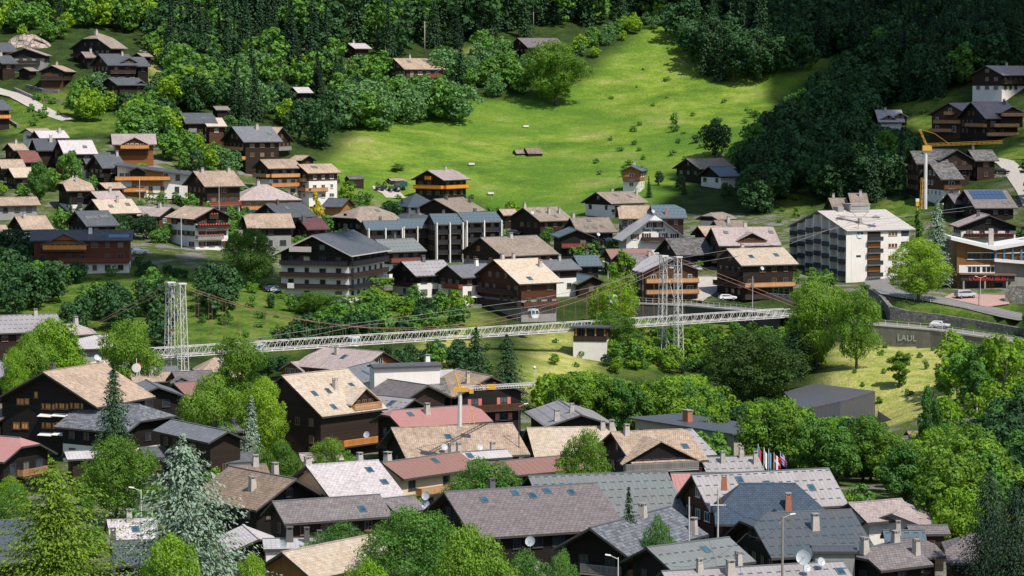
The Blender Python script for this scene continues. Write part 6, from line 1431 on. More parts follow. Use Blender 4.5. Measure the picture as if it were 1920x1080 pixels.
pole(1159,1045,1085,292,'white headed street lamp below the mottled slate roof',.07,lamp=-1)
pole(411,341,396,775,'pale street lamp in front of the brown gabled chalet',.10,PCN,lamp=1)
pole(340,404,455,715,'white concrete lamp post in front of the white flowered chalet',.15,PCN,lamp=1)
pole(89,430,470,715,'pale post right of the geranium balcony house',.15,PCN,name='utility_pole',cat='utility pole')
pole(262,338,390,770,'wooden utility pole before the orange apartment house',.13,PCN,cross=True,name='utility_pole',cat='utility pole')
pole(153,316,334,800,'short pole at the corner of the steep slate gable',.13,PCN,name='utility_pole',cat='utility pole')
pole(844,568,612,655,'globe lamp beside the gravel footpath',.07,ball=True)
pole(1835,523,594,664,'dark slim lamp post between forecourt and stone wall',.09,DSTEEL)
pole(1838,520,545,672,'double armed street lamp before the roadside hotel',.10,PCN,double=True)
pole(1140,492,545,690,'curved street lamp behind the bright green tree',.09,lamp=-1)
pole(1041,488,520,700,'street lamp beside the small grey roofed white house',.09,DSTEEL,lamp=-1)
pole(1618,942,965,400,'old town lantern glimpsed in the dark trees',.05,DSTEEL,ball=True)
pole(1766,990,1012,385,'lantern in the deep shade right of the white gable',.05,DSTEEL,ball=True)
pole(973,760,822,415,'dark blue street lamp left of the light ribbed roof',.08,DSTEEL,lamp=1)
pole(1002,692,740,560,'globe lamp among bushes above the river',.06,ball=True)
pole(1411,518,590,665,'thin grey mast by the bridge head',.07,STEEL,name='mast',cat='mast')
def wires(P, label):
    mb = MB(); o0 = P[0]
    for a, b in zip(P[:-1], P[1:]):
        Q = [a.lerp(b, i / 10) - Vector((0, 0, 1.1 * 4 * (i / 10) * (1 - i / 10))) for i in range(11)]; mb.path([tuple(q - o0) for q in Q], .022, 4)
    o = mb.build('overhead_wire', DSTEEL, None, tuple(o0)); tag(o, label, 'wire')
wires([at(1345,935,322), at(1467,972,300), at(1640,1003,305)], 'black overhead wire sagging from the wooden utility pole')
wires([at(1467,974,300), at(1400,1000,296), at(1262,1062,290)], 'overhead wire running down left across the grey green ribbed roof')
wires([at(1258,560,664), at(1500,470,700), at(1612,440,714)], 'thin wire strung in front of the big hotel')
# flags
FL = [(1421,832,'blue, white and red striped flag leftmost of the flag row',[(.02,.08,.45),(.75,.75,.75),(.6,.03,.04)]),(1432,838,'plain white flag second from left',[(.75,.75,.75)]),(1441,841,'pale blue flag in the middle of the row',[(.12,.3,.5)]),(1451,848,'red flag with a white cross fourth in the row','cross'),(1463,846,'red, white and blue crossed flag rightmost of the row','union')]
fm = {c: plain('flag_%d' % i, c, .8) for i, c in enumerate([(.02,.08,.45),(.75,.75,.75),(.6,.03,.04),(.12,.3,.5)])}
for i, (px, yt, lab, cs) in enumerate(FL):
    a = at(px, 885, 395); b = at(px, yt, 395); h = b.z - a.z; rt = empty('flag', tuple(a), R(-15)); tag(rt, lab, 'flag', 'flags on poles beside the pale metal roof')
    mb = MB(); mb.tube((0,0,-3),(0,0,h),.05,.04,6); mb.build('pole', STEEL, rt)
    def cloth(name, u0, u1, v0, v1, mat, off=0):
        mb = MB(); n = 6; W_, H_ = (.42 if i < 3 else .95), 2.4
        for k in range(n):
            a0, a1 = u0 + (u1 - u0) * k / n, u0 + (u1 - u0) * (k + 1) / n
            f = lambda u, v: (u * W_, .16 * math.sin(u * 7 + i) * u + off, h - .1 - v * H_ - u * .9 )
            P = [f(a0, v0), f(a1, v0), f(a1, v1), f(a0, v1)]; Q = [(x, y + .02, z) for x, y, z in P]; mb.prism(P, Q)
        return mb.build(name, mat, rt)
    if cs == 'cross': cloth('cloth', 0, 1, 0, .8, fm[(.6,.03,.04)]); cloth('white_cross', .35, .55, 0, .8, fm[(.75,.75,.75)], -.02); cloth('white_cross', 0, 1, .3, .45, fm[(.75,.75,.75)], -.03)
    elif cs == 'union':
        cloth('cloth', 0, 1, 0, .62, fm[(.02,.08,.45)]); cloth('white_cross', .38, .62, 0, .62, fm[(.75,.75,.75)], -.02); cloth('white_cross', 0, 1, .2, .42, fm[(.75,.75,.75)], -.03); cloth('red_cross', .45, .55, 0, .62, fm[(.6,.03,.04)], -.04); cloth('red_cross', 0, 1, .26, .36, fm[(.6,.03,.04)], -.05)
    else:
        for k, c in enumerate(cs): cloth('cloth', k / len(cs), (k + 1) / len(cs), 0, .9, fm[c])
# hay sheds in the meadow, wood piles, garden things
for lab, A_, E_, B_, h_, rf in (('low weathered shed half sunk in the meadow', (984,277), (990,288), (1001,278), 2.4, 'brown'), ('pair of low plank lids left of the meadow shed', (964,280), (968,288), (981,279), 1.6, 'tan2'), ('small open woodshed at the meadow foot', (650,330), (655,336), (667,329), 3.2, 'old'),
        ('long low timber stack roof left of the tractor', (728,334), (733,339), (738,333), 1.8, 'tan2')):
    H(lab, A_, E_, B_, H=h_, roof=rf, up='dark', chim=0, win=False, cat='shed', ov=(.2,.2), th=.12)
for x, y, lab in ((884,311,'white covered trough standing in the meadow'),(920,366,'white boxed hive at the meadow foot'),(986,240,'white water trough in the sunny meadow')):
    p = ground(x, y); rt = empty('water_trough', tuple(p), R(10)); tag(rt, lab, 'trough'); mb = MB(); mb.box(-.9,.9,-.45,.45,.35,.9); mb.build('tub', PALE, rt); mb = MB(); [mb.box(s-.08,s+.08,-.4,.4,-.2,.35) for s in (-.7,.7)]; mb.build('leg', DSTEEL, rt)
p = ground(915, 578); 
for x, y, lab, c in ((894,561,'large white parasol on the timber terrace',PALE),(915,563,'closed white parasol at the right of the terrace',PALE)):
    D = 664; a = at(x, y + 14, D); rt = empty('parasol', tuple(a)); tag(rt, lab, 'parasol'); mb = MB(); mb.tube((0,0,-1),(0,0,2.5),.04,.04,6); mb.build('pole', STEEL, rt); mb = MB()
    if 'large' in lab: mb.tube((0,0,2.2),(0,0,2.75),1.6,.05,10)
    else: mb.tube((0,0,1.0),(0,0,2.6),.35,.05,8)
    mb.build('canopy', c, rt)
a = at(905,583,662); rt = empty('timber_terrace', (a.x, a.y, a.z - 1.2)); tag(rt, 'slatted timber terrace before the big sunlit chalet', 'terrace'); mb = MB(); mb.box(-3,6,-2,3,.7,1.2); mb.build('deck', WALL['brown'], rt); mb = MB(); [mb.box(-3,-.2,-2.05,-2.0,1.2+.25*k,1.38+.25*k) for k in range(7)]; mb.build('screen', BALM['grey'], rt); mb = MB(); [mb.box(x-.1,x+.1,-1.9,-1.7,-2,.7) for x in (-2.8,1.5,5.8)]; mb.build('post', PWOOD, rt)
# retail sign
a = at(256,683,478); rt = empty('shop_sign', (a.x, a.y, a.z - 5), R(0)); tag(rt, 'round white and red sign board on a post above the roofs', 'sign'); mb = MB(); mb.tube((0,0,0),(0,0,6),.07,.07,6); mb.build('post', STEEL, rt)
mb = MB(); mb.tube((0,-.15,4.4),(0,.0,4.4),.75,.75,16); mb.build('white_disc', PALE, rt); mb = MB(); mb.prism([(.1,-.05,3.8),(.9,-.05,4.6),(.5,-.05,5.3),(-.2,-.05,5.1)],[(.1,.1,3.8),(.9,.1,4.6),(.5,.1,5.3),(-.2,.1,5.1)]); mb.build('red_panel', REDP, rt)
p = at(853,577,668); 
rt = at(852,584,664); me = bpy.data.meshes.new('person'); sk = [(0,0,.9),(0,0,1.2),(0,0,1.42),(0,0,1.55),(0,0,1.7),(.1,0,.85),(.13,.05,.45),(.13,.0,.05),(-.1,0,.85),(-.12,-.15,.47),(-.12,-.22,.06),(.2,0,1.4),(.27,.03,1.12),(.27,-.12,.88),(-.2,0,1.4),(-.28,0,1.12),(-.28,-.08,.86)]
me.from_pydata(sk, [(0,1),(1,2),(2,3),(3,4),(0,5),(5,6),(6,7),(0,8),(8,9),(9,10),(2,11),(11,12),(12,13),(2,14),(14,15),(15,16)], []); pr = link('person', me, None, tuple(rt)); me.validate(); md = pr.modifiers.new('skin', 'SKIN'); me.materials.append(plain('orange_clothes', (.5,.12,.03), .8))
for v_, r_ in zip(me.skin_vertices[0].data, (.14,.13,.12,.055,.1,.085,.06,.045,.085,.06,.045,.055,.045,.035,.055,.045,.035)): v_.radius = (r_, r_)
me.skin_vertices[0].data[0].use_root = True; pr.modifiers.new('sub', 'SUBSURF').levels = 1; tag(pr, 'person in orange walking down the gravel footpath', 'person')
for lb_, a_, b_, c_, d_, e_ in (('x',1185,1325,776,802,450),('x',1525,1645,718,775,560),('x',1075,1132,612,668,622),('x',1790,1925,443,556,688),('x',220,352,308,350,800),('x',1455,1535,586,600,664),('x',1660,1900,575,612,640),('x',1200,1440,568,590,670)): ROOFBOX.append((a_, b_, c_, d_, lb_, e_))
# solar panels
rt = SOL['root']; tr = SOL['tr']; v = SOL['vis']; Ls, hw = SOL['L'], SOL['hw']; mb = MB()
for i in range(8):
    for j in range(2):
        xa, xb = -Ls*.40 + i*Ls*.098, -Ls*.40 + (i+1)*Ls*.098 - .08; ya, yb = hw*(.06+.24*j), hw*(.28+.24*j)
        z = lambda y: SOL['hr'] - y * tr + .12
        mb.prism([(xa, v*ya, z(ya)-.08), (xb, v*ya, z(ya)-.08), (xb, v*yb, z(yb)-.08), (xa, v*yb, z(yb)-.08)], [(xa, v*ya, z(ya)), (xb, v*ya, z(ya)), (xb, v*yb, z(yb)), (xa, v*yb, z(yb))])
mb.build('solar_panel', plain('solar_cells', (.05,.09,.17), .15, .1, .2, 1), rt)
rt = WOODY['root']; J = WOODY
mb = MB(); v = J['vis']; xa, xb = -J['L']*.5 + J['L']*.04, -J['L']*.5 + J['L']*.24; ya, yb = J['hw']*.5, J['hw']*.78; z = lambda y: J['hr'] - y * J['tr'] + .14
mb.prism([(xa, v*ya, z(ya)-.1), (xb, v*ya, z(ya)-.1), (xb, v*yb, z(yb)-.1), (xa, v*yb, z(yb)-.1)], [(xa, v*ya, z(ya)), (xb, v*ya, z(ya)), (xb, v*yb, z(yb)), (xa, v*yb, z(yb))]); mb.build('solar_panel', plain('solar_cells_pale', (.15,.22,.30), .15, .1, .2, 1), rt)
# signs and dishes
rt = HOT['root']; J = HOT; mb = MB(); mb.box(J['wx0']-1.75, J['wx0']-1.6, .2, 5.6, J['topz']+.3, J['topz']+1.5); mb.build('name_board', plain('faded_board', (.5,.42,.4), .7), rt)
mb = MB(); mb.box(J['wx0']-1.45, J['wx0']-1.35, 4.6, 6.2, J['topz']-8.1, J['topz']-6.9); mb.build('banner', PALE, rt)
a = at(25,806,452); 
for (px, py, D, lab, sc_) in ((768,1042,322,'upper satellite dish of the pair before the dark trees',.62),(767,1060,322,'lower satellite dish of the pair before the dark trees',.55),(799,930,352,'upper dish of the pair beside the carved balcony',.55),(799,946,352,'lower dish of the pair beside the carved balcony',.55),(995,1015,318,'single satellite dish left of the mottled slate roof',.6),(688,815,420,'dish below the carved dormer balcony',.5),(531,1021,310,'dish at the bottom left of the chimney row',.5),(1508,1045,270,'large grey dish on the pale ribbed roof at the bottom',.75)):
    o = link('satellite_dish', DISH, None, tuple(at(px, py, D)), R(-115)); o.scale = (sc_,) * 3; o.rotation_euler = (0, R(-20), R(-115)); tag(o, lab, 'satellite dish')
# ------------------------------------------------------------ trees one can tell apart
TL = [
 # left foreground
 ('larch',108,868,1150,'large yellow green larch filling the lower left corner',205,300),
 ('silvercedar',352,815,1125,'big silver blue cedar with drooping boughs at lower left',215,305),
 ('nearlime',322,1000,1130,'yellow green leafy tree at the foot of the silver cedar',150,285),
 ('nearbroad',218,815,960,'light green airy tree between red roof and silver cedar',140,385),
 ('nearlime',480,1035,1120,'leafy tree at the bottom edge right of the silver cedar',90,290),
 ('nearlime',690,1045,1180,'bright leafy tree top at the bottom edge under the grey tiles',150,262),
 ('nearbroad',885,975,1200,'mid green tree before the big brown grey roof',170,285),
 ('neardark',770,950,1120,'wide dark tree left of the big brown grey roof',190,320),
 ('neardark',905,858,965,'dark spreading tree beside the cream house',150,365),
 ('neardark',640,975,1060,'dark leafy tree under the worn grey tiles',130,330),
 ('nearbroad',520,825,900,'round green tree right of the white rooflight porch',90,405),
 ('nearbroad',616,818,885,'rounded bright tree below the weathered timber chalet',85,412),
 ('nearbroad',404,698,830,'big round green tree left of the turquoise spruce',125,440),
 ('nearlime',498,705,850,'yellow green tree against the weathered timber chalet',90,440),
 ('bluespruce',467,740,830,'turquoise spruce between round tree and lime tree',48,430),
 ('bigspruce',215,682,800,'dark spruce before the huge black chalet roof',85,425),
 ('pointed',1183,912,1010,'small pointed dark spruce on the grey green metal roof side',50,330),
 ('nearbroad',1095,800,905,'rounded tree in front of the long tan roof',105,375),
 ('neardark',1235,962,1010,'low dark shrubby tree right of the small pointed spruce',60,325),
 ('neardark',30,905,990,'dark yellowish tree behind the larch at the left edge',80,350),
 ('nearlime',20,890,950,'lime green garden tree left of the larch',70,380),
 ('neardark',1050,1030,1120,'dark tree top under the black gabled foreground house',70,295),
 ('neardark',985,1030,1130,'dark foliage below the single satellite dish',110,300),
 ('weeping',1852,872,1110,'very dark weeping conifer in the lower right corner',100,320),
 ('weeping',1900,900,1130,'second dark weeping conifer at the right frame edge',120,310),
 # middle
 ('nearlime',100,595,700,'bright green tree behind the light grey gable on the left',130,520),
 ('nearbroad',60,620,700,'darker green tree left of the bright green one',90,515),
 ('nearbroad',245,595,680,'tree in front of the left bridge tower backstays',115,530),
 ('nearbroad',445,622,690,'dark green tree right of the left bridge tower',110,545),
 ('nearlime',30,650,700,'small tree at the left edge behind the roofs',60,500),
 ('bigspruce',893,612,715,'tall spruce with heavy boughs left of the river gorge',90,540),
 ('bigspruce',955,625,730,'second tall dark spruce at the edge of the golden slope',80,535),
 ('nearbroad',472,425,585,'huge dark green tree left of the black hotel',105,672),
 ('dark',232,398,470,'dark round evergreen behind the wide red brown house',50,735),
 ('dark',275,398,478,'second dark round evergreen right of the first',55,732),
 ('dark',30,425,540,'tall shaded tree at the left edge before the tan roof',90,690),
 ('tall',1165,462,560,'bright green poplar like tree beside the lattice tower',60,672),
 ('nearlime',1150,520,620,'bright leafy tree before the road wall',95,655),
 ('nearbroad',1150,580,695,'twin trunked dark tree below the bridge right of the white block',90,630),
 ('dark',800,555,612,'dense dark round tree above the bridge middle',48,640),
 ('nearbroad',590,545,625,'broad tree below the black hotel terrace',90,640),
 ('nearlime',700,540,570,'light tree at the hedge of the black hotel garden',60,660),
 ('dome',1410,618,800,'massive dark domed tree on the gorge slope',190,588),
 ('bigspruce',1490,600,760,'dark spruce between the domed tree and the golden meadow',80,600),
 ('nearbroad',1530,520,692,'tall leafy tree covering the bridge head',125,None),
 ('nearbroad',1606,536,692,'tall light topped tree on the golden slope by the road',95,None),
 ('nearlime',1722,445,572,'bright green poplar cluster left of the roadside hotel',110,668),
 ('bluespruce',1757,375,500,'pale blue spruce behind the bright poplars',62,690),
 ('cypress',1724,385,450,'columnar green cypress right of the big hotel',17,725),
 ('goldbush',594,354,395,'golden yellow conifer beside the white chalet',24,795),
 ('goldbush',656,106,140,'yellow green young tree standing in the dark wood',20,1000),
 ('nearbroad',1042,72,190,'big round leafy tree on the meadow edge',118,990),
 ('dark',1341,218,296,'black shaded tree standing alone in the right meadow',58,905),
 ('mid',846,165,237,'tree with thin trunks at the tip of the meadow hedge',55,960),
 ('slim',744,304,330,'small crooked fruit tree in the meadow',30,890),
 ('mid',655,338,375,'young tree by the woodshed',28,860),
 ('tall',1685,655,780,'narrow leafy tree alone on the golden slope',45,575),
 ('bush',1736,672,690,'small round bush on the golden slope',16,590),
 ('spruce',1575,335,395,'small blue green spruce between the two shaded barns',22,800),
 ('slim',1830,640,860,'tall airy birch left of the right frame edge',80,545),
 ('sparse',1780,600,800,'light yellow green birch on the golden slope edge',90,560),
 ('sparse',1880,600,850,'feathery lime birch at the right frame edge',100,530),
 ('mid',1740,720,900,'slender grey green tree at the foot of the golden slope',50,490),
 ('mid',135,280,340,'tree before the light tile roofed chalet',50,800),
 ('mid',73,300,380,'leafy tree beside the black timber house',45,780),
 ('bluish',170,330,345,'small garden tree behind the slate gable',25,800),
]
def jlab(s): return s
for t_ in TL:
    k, x, yt, yb, lab, w_, D = t_; T(k, x, yt, yb, lab, w_, None, D)

def in_house(x, y, pad=1.0):
    for cx, cy, yaw, hl, hw, zt in FOOT:
        dx_, dy_ = x - cx, y - cy
        if dx_ * dx_ + dy_ * dy_ > 700: continue
        c, s = math.cos(-yaw), math.sin(-yaw); u, v = dx_ * c - dy_ * s, dx_ * s + dy_ * c
        if abs(u) < hl + pad and abs(v) < hw + pad: return True
    return False
# cells of planting: outline of the tree feet in the photograph, distance range, mean spacing, kinds, height range, label by kind
ALL = []
WD = {'spruce': 'dark spruce', 'dark': 'dark leafy tree', 'mid': 'green leafy tree', 'broad': 'bright green leafy tree', 'lime': 'yellow green tree', 'bluish': 'grey green tree', 'tall': 'narrow tree', 'sparse': 'airy birch', 'slim': 'slender grey green tree', 'bare': 'tall pale bare trunk', 'bush': 'rounded green shrub', 'limebush': 'yellow green shrub', 'darkbush': 'dark low shrub', 'goldbush': 'golden shrub', 'purplebush': 'dark purple shrub'}
def fill(poly, y0, y1, gap, kinds, hr_, where, group, seed=1, pad=1.0, sky=None, near=False):
    g_ = random.Random(seed); px = np.array([p[0] for p in poly]); corners = [at(x, y, Y) for x, y in poly for Y in (y0, y1)]
    xa, xb = min(c.x for c in corners), max(c.x for c in corners); n = 0
    X = xa
    while X < xb:
        Y = y0
        while Y < y1:
            x, y = X + g_.uniform(-.48, .48) * gap, Y + g_.uniform(-.48, .48) * gap; Y += gap
            z = gz(x, y); u, v = project(x, y, z)
            if not pip(np.array([u]), np.array([v]), poly)[0]: continue
            if in_house(x, y, pad): continue
            k = g_.choices([a for a, b in kinds], [b for a, b in kinds])[0]
            h = g_.uniform(*hr_) * (1.25 if k in ('spruce',) and hr_[1] > 9 else 1); h0 = h
            if sky:
                h = min(h, at(u, float(np.interp(u, [s[0] for s in sky], [s[1] for s in sky])) + g_.uniform(0, 14), y).z - z)
            wp = h * .3 * FPX / y; vt = project(x, y, z + h)[1]
            for a, b, c, d, lb, Dh in ROOFBOX:
                if y < Dh - 1 and b > u - wp and a < u + wp and v > c and vt < d + (6 if Dh > 600 else 0):
                    h = min(h, at(u, d + (8 if Dh > 600 else 2), y).z - z); vt = project(x, y, z + h)[1]
            if h < h0 * .42: continue
            wh = where
            if near:
                bs = None
                for lb, I_ in HOUSES.items():
                    if len(lb.split()) > 11: continue
                    dd = (I_['cx'] - x) ** 2 + (I_['cy'] - y) ** 2
                    if bs is None or dd < bs[0]: bs = (dd, lb, I_['cx'] - x, I_['cy'] - y)
                if bs and bs[0] < 900: wh = ('left of the ' if bs[2] > abs(bs[3]) else 'right of the ' if -bs[2] > abs(bs[3]) else 'before the ' if bs[3] > 0 else 'behind the ') + bs[1]
                if len((WD[k] + ' ' + wh).split()) > 16: wh = where
            ALL.append((y, x, z, k, h, wh, group)); n += 1
        X += gap
    return n
# forest right across the top, nearest rows become trees of their own
fill([(300,95),(300,-60),(1260,-60),(1265,25),(1180,60),(1085,60),(1040,70),(940,75),(920,80),(860,100),(730,112),(700,150),(600,140),(480,150),(330,150)], 930, 1240, 8.0, [('spruce',.60),('dark',.12),('mid',.2),('bare',.08)], (14,21), 'in the high forest above the meadow', 'trees of the high forest', 11)
fill([(-20,75),(-20,-60),(330,-60),(330,60),(260,70),(130,52),(60,70)], 930, 1240, 8.5, [('mid',.5),('lime',.22),('spruce',.14),('dark',.14)], (9,15), 'in the light wood at the upper left', 'trees of the upper left wood', 12, near=True)
fill([(320,100),(560,130),(740,135),(830,140),(900,160),(880,185),(830,195),(640,240),(620,285),(560,300),(545,240),(430,235),(330,215),(320,180)], 840, 1080, 7.5, [('mid',.33),('dark',.20),('bluish',.10),('spruce',.32),('lime',.05)], (10,16), 'in the mixed wood left of the meadow', 'trees of the mixed wood', 13, near=True)
fill([(640,215),(700,205),(860,205),(868,235),(780,232),(700,250),(650,262)], 880, 1010, 6.0, [('bluish',.8),('mid',.2)], (11,15), 'in the bluish hedge along the meadow edge', 'trees of the bluish meadow hedge', 14)
fill([(830,150),(940,90),(1020,90),(1090,110),(1080,150),(1000,180),(880,185)], 880, 1080, 6.0, [('bluish',.5),('mid',.5)], (7,11), 'in the leafy belt below the earth track', 'trees of the leafy belt', 15)
fill([(1080,120),(1090,80),(1200,45),(1262,30),(1262,48),(1180,70),(1120,110)], 950, 1130, 5.0, [('mid',.5),('lime',.3),('bluish',.2)], (4,8), 'in the scrub along the top of the meadow', 'shrubs along the meadow top', 16)
# shaded wood on the right
fill([(1262,40),(1262,-80),(1960,-80),(1960,130),(1850,150),(1800,175),(1700,200),(1650,215),(1600,130),(1565,100),(1500,138),(1420,165),(1330,152),(1300,112),(1266,80)], 900, 1260, 7.6, [('dark',.36),('spruce',.61),('mid',.03)], (13,20), 'in the deep shaded wood at the upper right', 'trees of the shaded upper right wood', 17)
fill([(1560,115),(1650,225),(1640,280),(1700,290),(1700,390),(1600,375),(1545,385),(1520,350),(1440,420),(1380,400),(1330,340),(1300,370),(1200,372),(1195,345),(1260,330),(1360,320),(1385,290),(1440,210)], 780, 1060, 6.6, [('dark',.62),('spruce',.3),('mid',.08)], (10,16), 'in the shaded wood descending to the village', 'trees of the shaded descending wood', 18, pad=1.5, sky=[(1190,340),(1240,305),(1320,300),(1375,285),(1400,235),(1440,200),(1500,158),(1560,105),(1600,50),(1720,50)], near=True)
# village planting
fill([(320,180),(330,260),(300,300),(230,305),(210,260),(270,250),(230,215),(150,235),(135,200),(180,150),(290,160)], 800, 980, 7.0, [('mid',.45),('dark',.2),('lime',.15),('spruce',.1),('bluish',.1)], (8,13), 'in the clump between the upper and lower chalets', 'trees of the clump between the chalets', 19, near=True)
fill([(300,235),(430,250),(480,285),(450,330),(340,320),(300,300)], 790, 920, 7.0, [('mid',.5),('bluish',.2),('lime',.15),('dark',.15)], (7,11), 'in the gardens behind the orange apartment house', 'garden trees behind the orange apartment house', 20, near=True)
fill([(0,320),(70,300),(110,350),(70,400),(0,395)], 740, 850, 8.5, [('spruce',.3),('mid',.4),('lime',.3)], (6,11), 'in the gardens at the left edge', 'garden trees at the left edge', 21, near=True)
fill([(80,380),(180,360),(330,330),(480,340),(620,360),(760,400),(960,420),(1080,440),(1260,470),(1480,490),(1480,520),(1200,500),(860,500),(700,480),(430,460),(300,470),(80,440)], 680, 850, 10.5, [('mid',.3),('bush',.25),('limebush',.2),('dark',.15),('spruce',.1)], (3.5,7.5), 'between the village houses', 'garden trees between the village houses', 22, pad=.5, near=True)
fill([(-10,488),(190,495),(135,545),(70,595),(-10,600)], 620, 715, 5.4, [('dark',.7),('mid',.3)], (6,10), 'in the shaded clump on the left bank', 'trees of the shaded left bank', 23, near=True)
fill([(255,495),(440,530),(420,545),(300,520),(250,515)], 640, 712, 6.0, [('bush',.6),('darkbush',.4)], (1.8,3.4), 'under the wooden garden fence', 'garden shrubs on the left bank', 24, near=True)
fill([(110,620),(140,600),(300,600),(330,620),(310,660),(120,650)], 560, 640, 9.0, [('dark',.8),('mid',.2)], (6,10), 'behind the left bridge tower', 'dark trees behind the left tower', 25, near=True)
fill([(375,600),(385,555),(425,555),(420,600)], 600, 690, 5.0, [('dark',1)], (7,10), 'in the hollow right of the left tower', 'dark trees of the hollow by the left tower', 26)
fill([(470,650),(500,610),(560,585),(600,572),(720,572),(720,640),(600,660)], 597, 668, 4.6, [('dark',.45),('mid',.45),('darkbush',.1)], (6,10), 'on the gorge bank behind the bridge', 'trees of the left gorge bank', 49, sky=[(480,640),(520,600),(620,562),(900,562)], near=True)
fill([(720,580),(870,600),(870,640),(720,640)], 611, 668, 4.6, [('dark',.5),('mid',.4),('darkbush',.1)], (6,9), 'on the gorge bank left of the footpath', 'trees by the footpath', 55, sky=[(700,585),(760,590),(800,560),(830,590),(900,600)])
fill([(360,640),(860,600),(900,640),(860,720),(360,720)], 545, 612, 5.0, [('dark',.6),('mid',.4)], (6,10), 'under the bridge left of the twin spruces', 'trees under the bridge', 54, sky=[(360,682),(480,664),(860,628),(900,624)], near=True)
fill([(420,520),(560,540),(560,570),(470,570)], 620, 700, 9.0, [('bush',.5),('darkbush',.5)], (1.5,3), 'on the grass spur below the black hotel', 'bushes of the grass spur', 50)
fill([(640,575),(860,575),(900,590),(860,612),(700,600)], 640, 672, 6, [('bush',.4),('mid',.4),('limebush',.2)], (3,6), 'below the garden hedge in the middle', 'shrubs below the middle gardens', 27)
fill([(1000,740),(1080,705),(1240,720),(1340,700),(1360,790),(1300,850),(1180,830),(1040,800)], 480, 640, 5.6, [('broad',.5),('mid',.15),('lime',.35)], (11,15), 'in the bright gorge wood', 'trees of the bright gorge wood', 28, sky=[(1000,700),(1100,690),(1200,712),(1300,695),(1360,715)], near=True)
fill([(1180,840),(1340,790),(1500,770),(1620,800),(1700,850),(1700,930),(1560,930),(1440,900),(1300,900),(1200,880)], 415, 560, 6.4, [('broad',.45),('mid',.22),('lime',.2),('tall',.08),('dark',.05)], (8,15), 'in the dense riverside wood', 'trees of the dense riverside wood', 29, sky=[(1180,800),(1330,775),(1420,742),(1490,742),(1540,744),(1580,744),(1625,772),(1655,790),(1710,830)], near=True)
fill([(1245,690),(1250,640),(1330,612),(1500,612),(1560,650),(1500,760),(1340,700)], 602, 668, 4.3, [('mid',.4),('broad',.3),('limebush',.2),('dark',.1)], (4,8), 'on the green bank under the bridge head', 'trees under the bridge head', 30, sky=[(1250,628),(1480,612),(1560,640)], near=True)
fill([(1130,610),(1250,600),(1250,700),(1130,700)], 580, 668, 4.5, [('mid',.5),('broad',.3),('limebush',.2)], (4,7), 'on the bank left of the right tower', 'trees left of the right bridge tower', 31, sky=[(1120,632),(1240,628)], near=True)
fill([(1640,830),(1800,850),(1850,960),(1840,1080),(1760,1060),(1700,960),(1620,920)], 350, 520, 6.2, [('broad',.5),('mid',.35),('lime',.15)], (8,13), 'in the wood right of the roofs', 'trees of the wood right of the roofs', 32, sky=[(1640,850),(1690,835),(1740,770),(1790,800),(1850,760)], near=True)
fill([(1770,720),(1850,690),(1960,650),(1960,900),(1780,900),(1740,820)], 480, 600, 8.5, [('sparse',.5),('slim',.4),('mid',.1)], (9,14), 'in the airy wood at the right edge', 'trees of the airy right hand wood', 33, sky=[(1740,760),(1780,650),(1830,620),(1930,615)])
fill([(1840,780),(1960,760),(1960,1000),(1880,950)], 360, 520, 6.5, [('dark',.8),('mid',.2)], (9,14), 'in the darker wood at the right edge', 'trees of the darker right edge wood', 34, sky=[(1840,800),(1900,720),(1950,690)])
fill([(1740,850),(1800,830),(1960,830),(1960,960),(1780,960)], 380, 500, 6.5, [('broad',.4),('mid',.4),('lime',.2)], (8,12), 'in the lower right wood', 'trees of the lower right wood', 51, sky=[(1740,800),(1960,780)], near=True)
fill([(1130,600),(1340,604),(1340,705),(1130,705)], 575, 668, 3.9, [('limebush',.45),('bush',.45),('darkbush',.1)], (2,4.2), 'on the overgrown bank by the right tower', 'bushes of the overgrown bank', 52)
fill([(1340,612),(1500,620),(1500,700),(1340,640)], 600, 668, 4.5, [('limebush',.5),('bush',.5)], (2,4), 'on the overgrown bank above the domed tree', 'bushes above the domed tree', 53)
fill([(1965,-60),(2330,-60),(2330,900),(1965,960)], 420, 1240, 11, [('dark',.4),('spruce',.3),('mid',.3)], (10,17), 'beyond the right edge', 'trees beyond the right edge', 61)
fill([(-45,-60),(-400,-60),(-400,520),(-45,480)], 620, 1240, 13, [('mid',.5),('spruce',.3),('dark',.2)], (8,14), 'beyond the left edge', 'trees beyond the left edge', 62)
fill([(190,505),(430,520),(560,545),(560,600),(440,640),(340,620),(110,600)], 600, 705, 8.5, [('bush',.5),('darkbush',.3),('limebush',.2)], (1.0,2.8), 'on the grassy left bank above the bridge', 'bushes of the grassy left bank', 63)
fill([(1560,650),(1900,640),(1900,800),(1690,830),(1600,760)], 540, 625, 10, [('limebush',.7),('bush',.3)], (.7,1.8), 'in the golden grass under the stained wall', 'bushes in the golden grass', 64)
fill([(195,560),(300,540),(312,620),(120,622)], 595, 685, 6.5, [('dark',.8),('mid',.2)], (4,8), 'in the hollow left of the left tower', 'dark trees left of the left tower', 65)
fill([(500,560),(700,556),(860,562),(860,585),(500,585)], 640, 700, 5.0, [('mid',.6),('dark',.4)], (4,7), 'below the hotel terrace', 'trees below the hotel terrace', 66, sky=[(500,545),(900,553)])
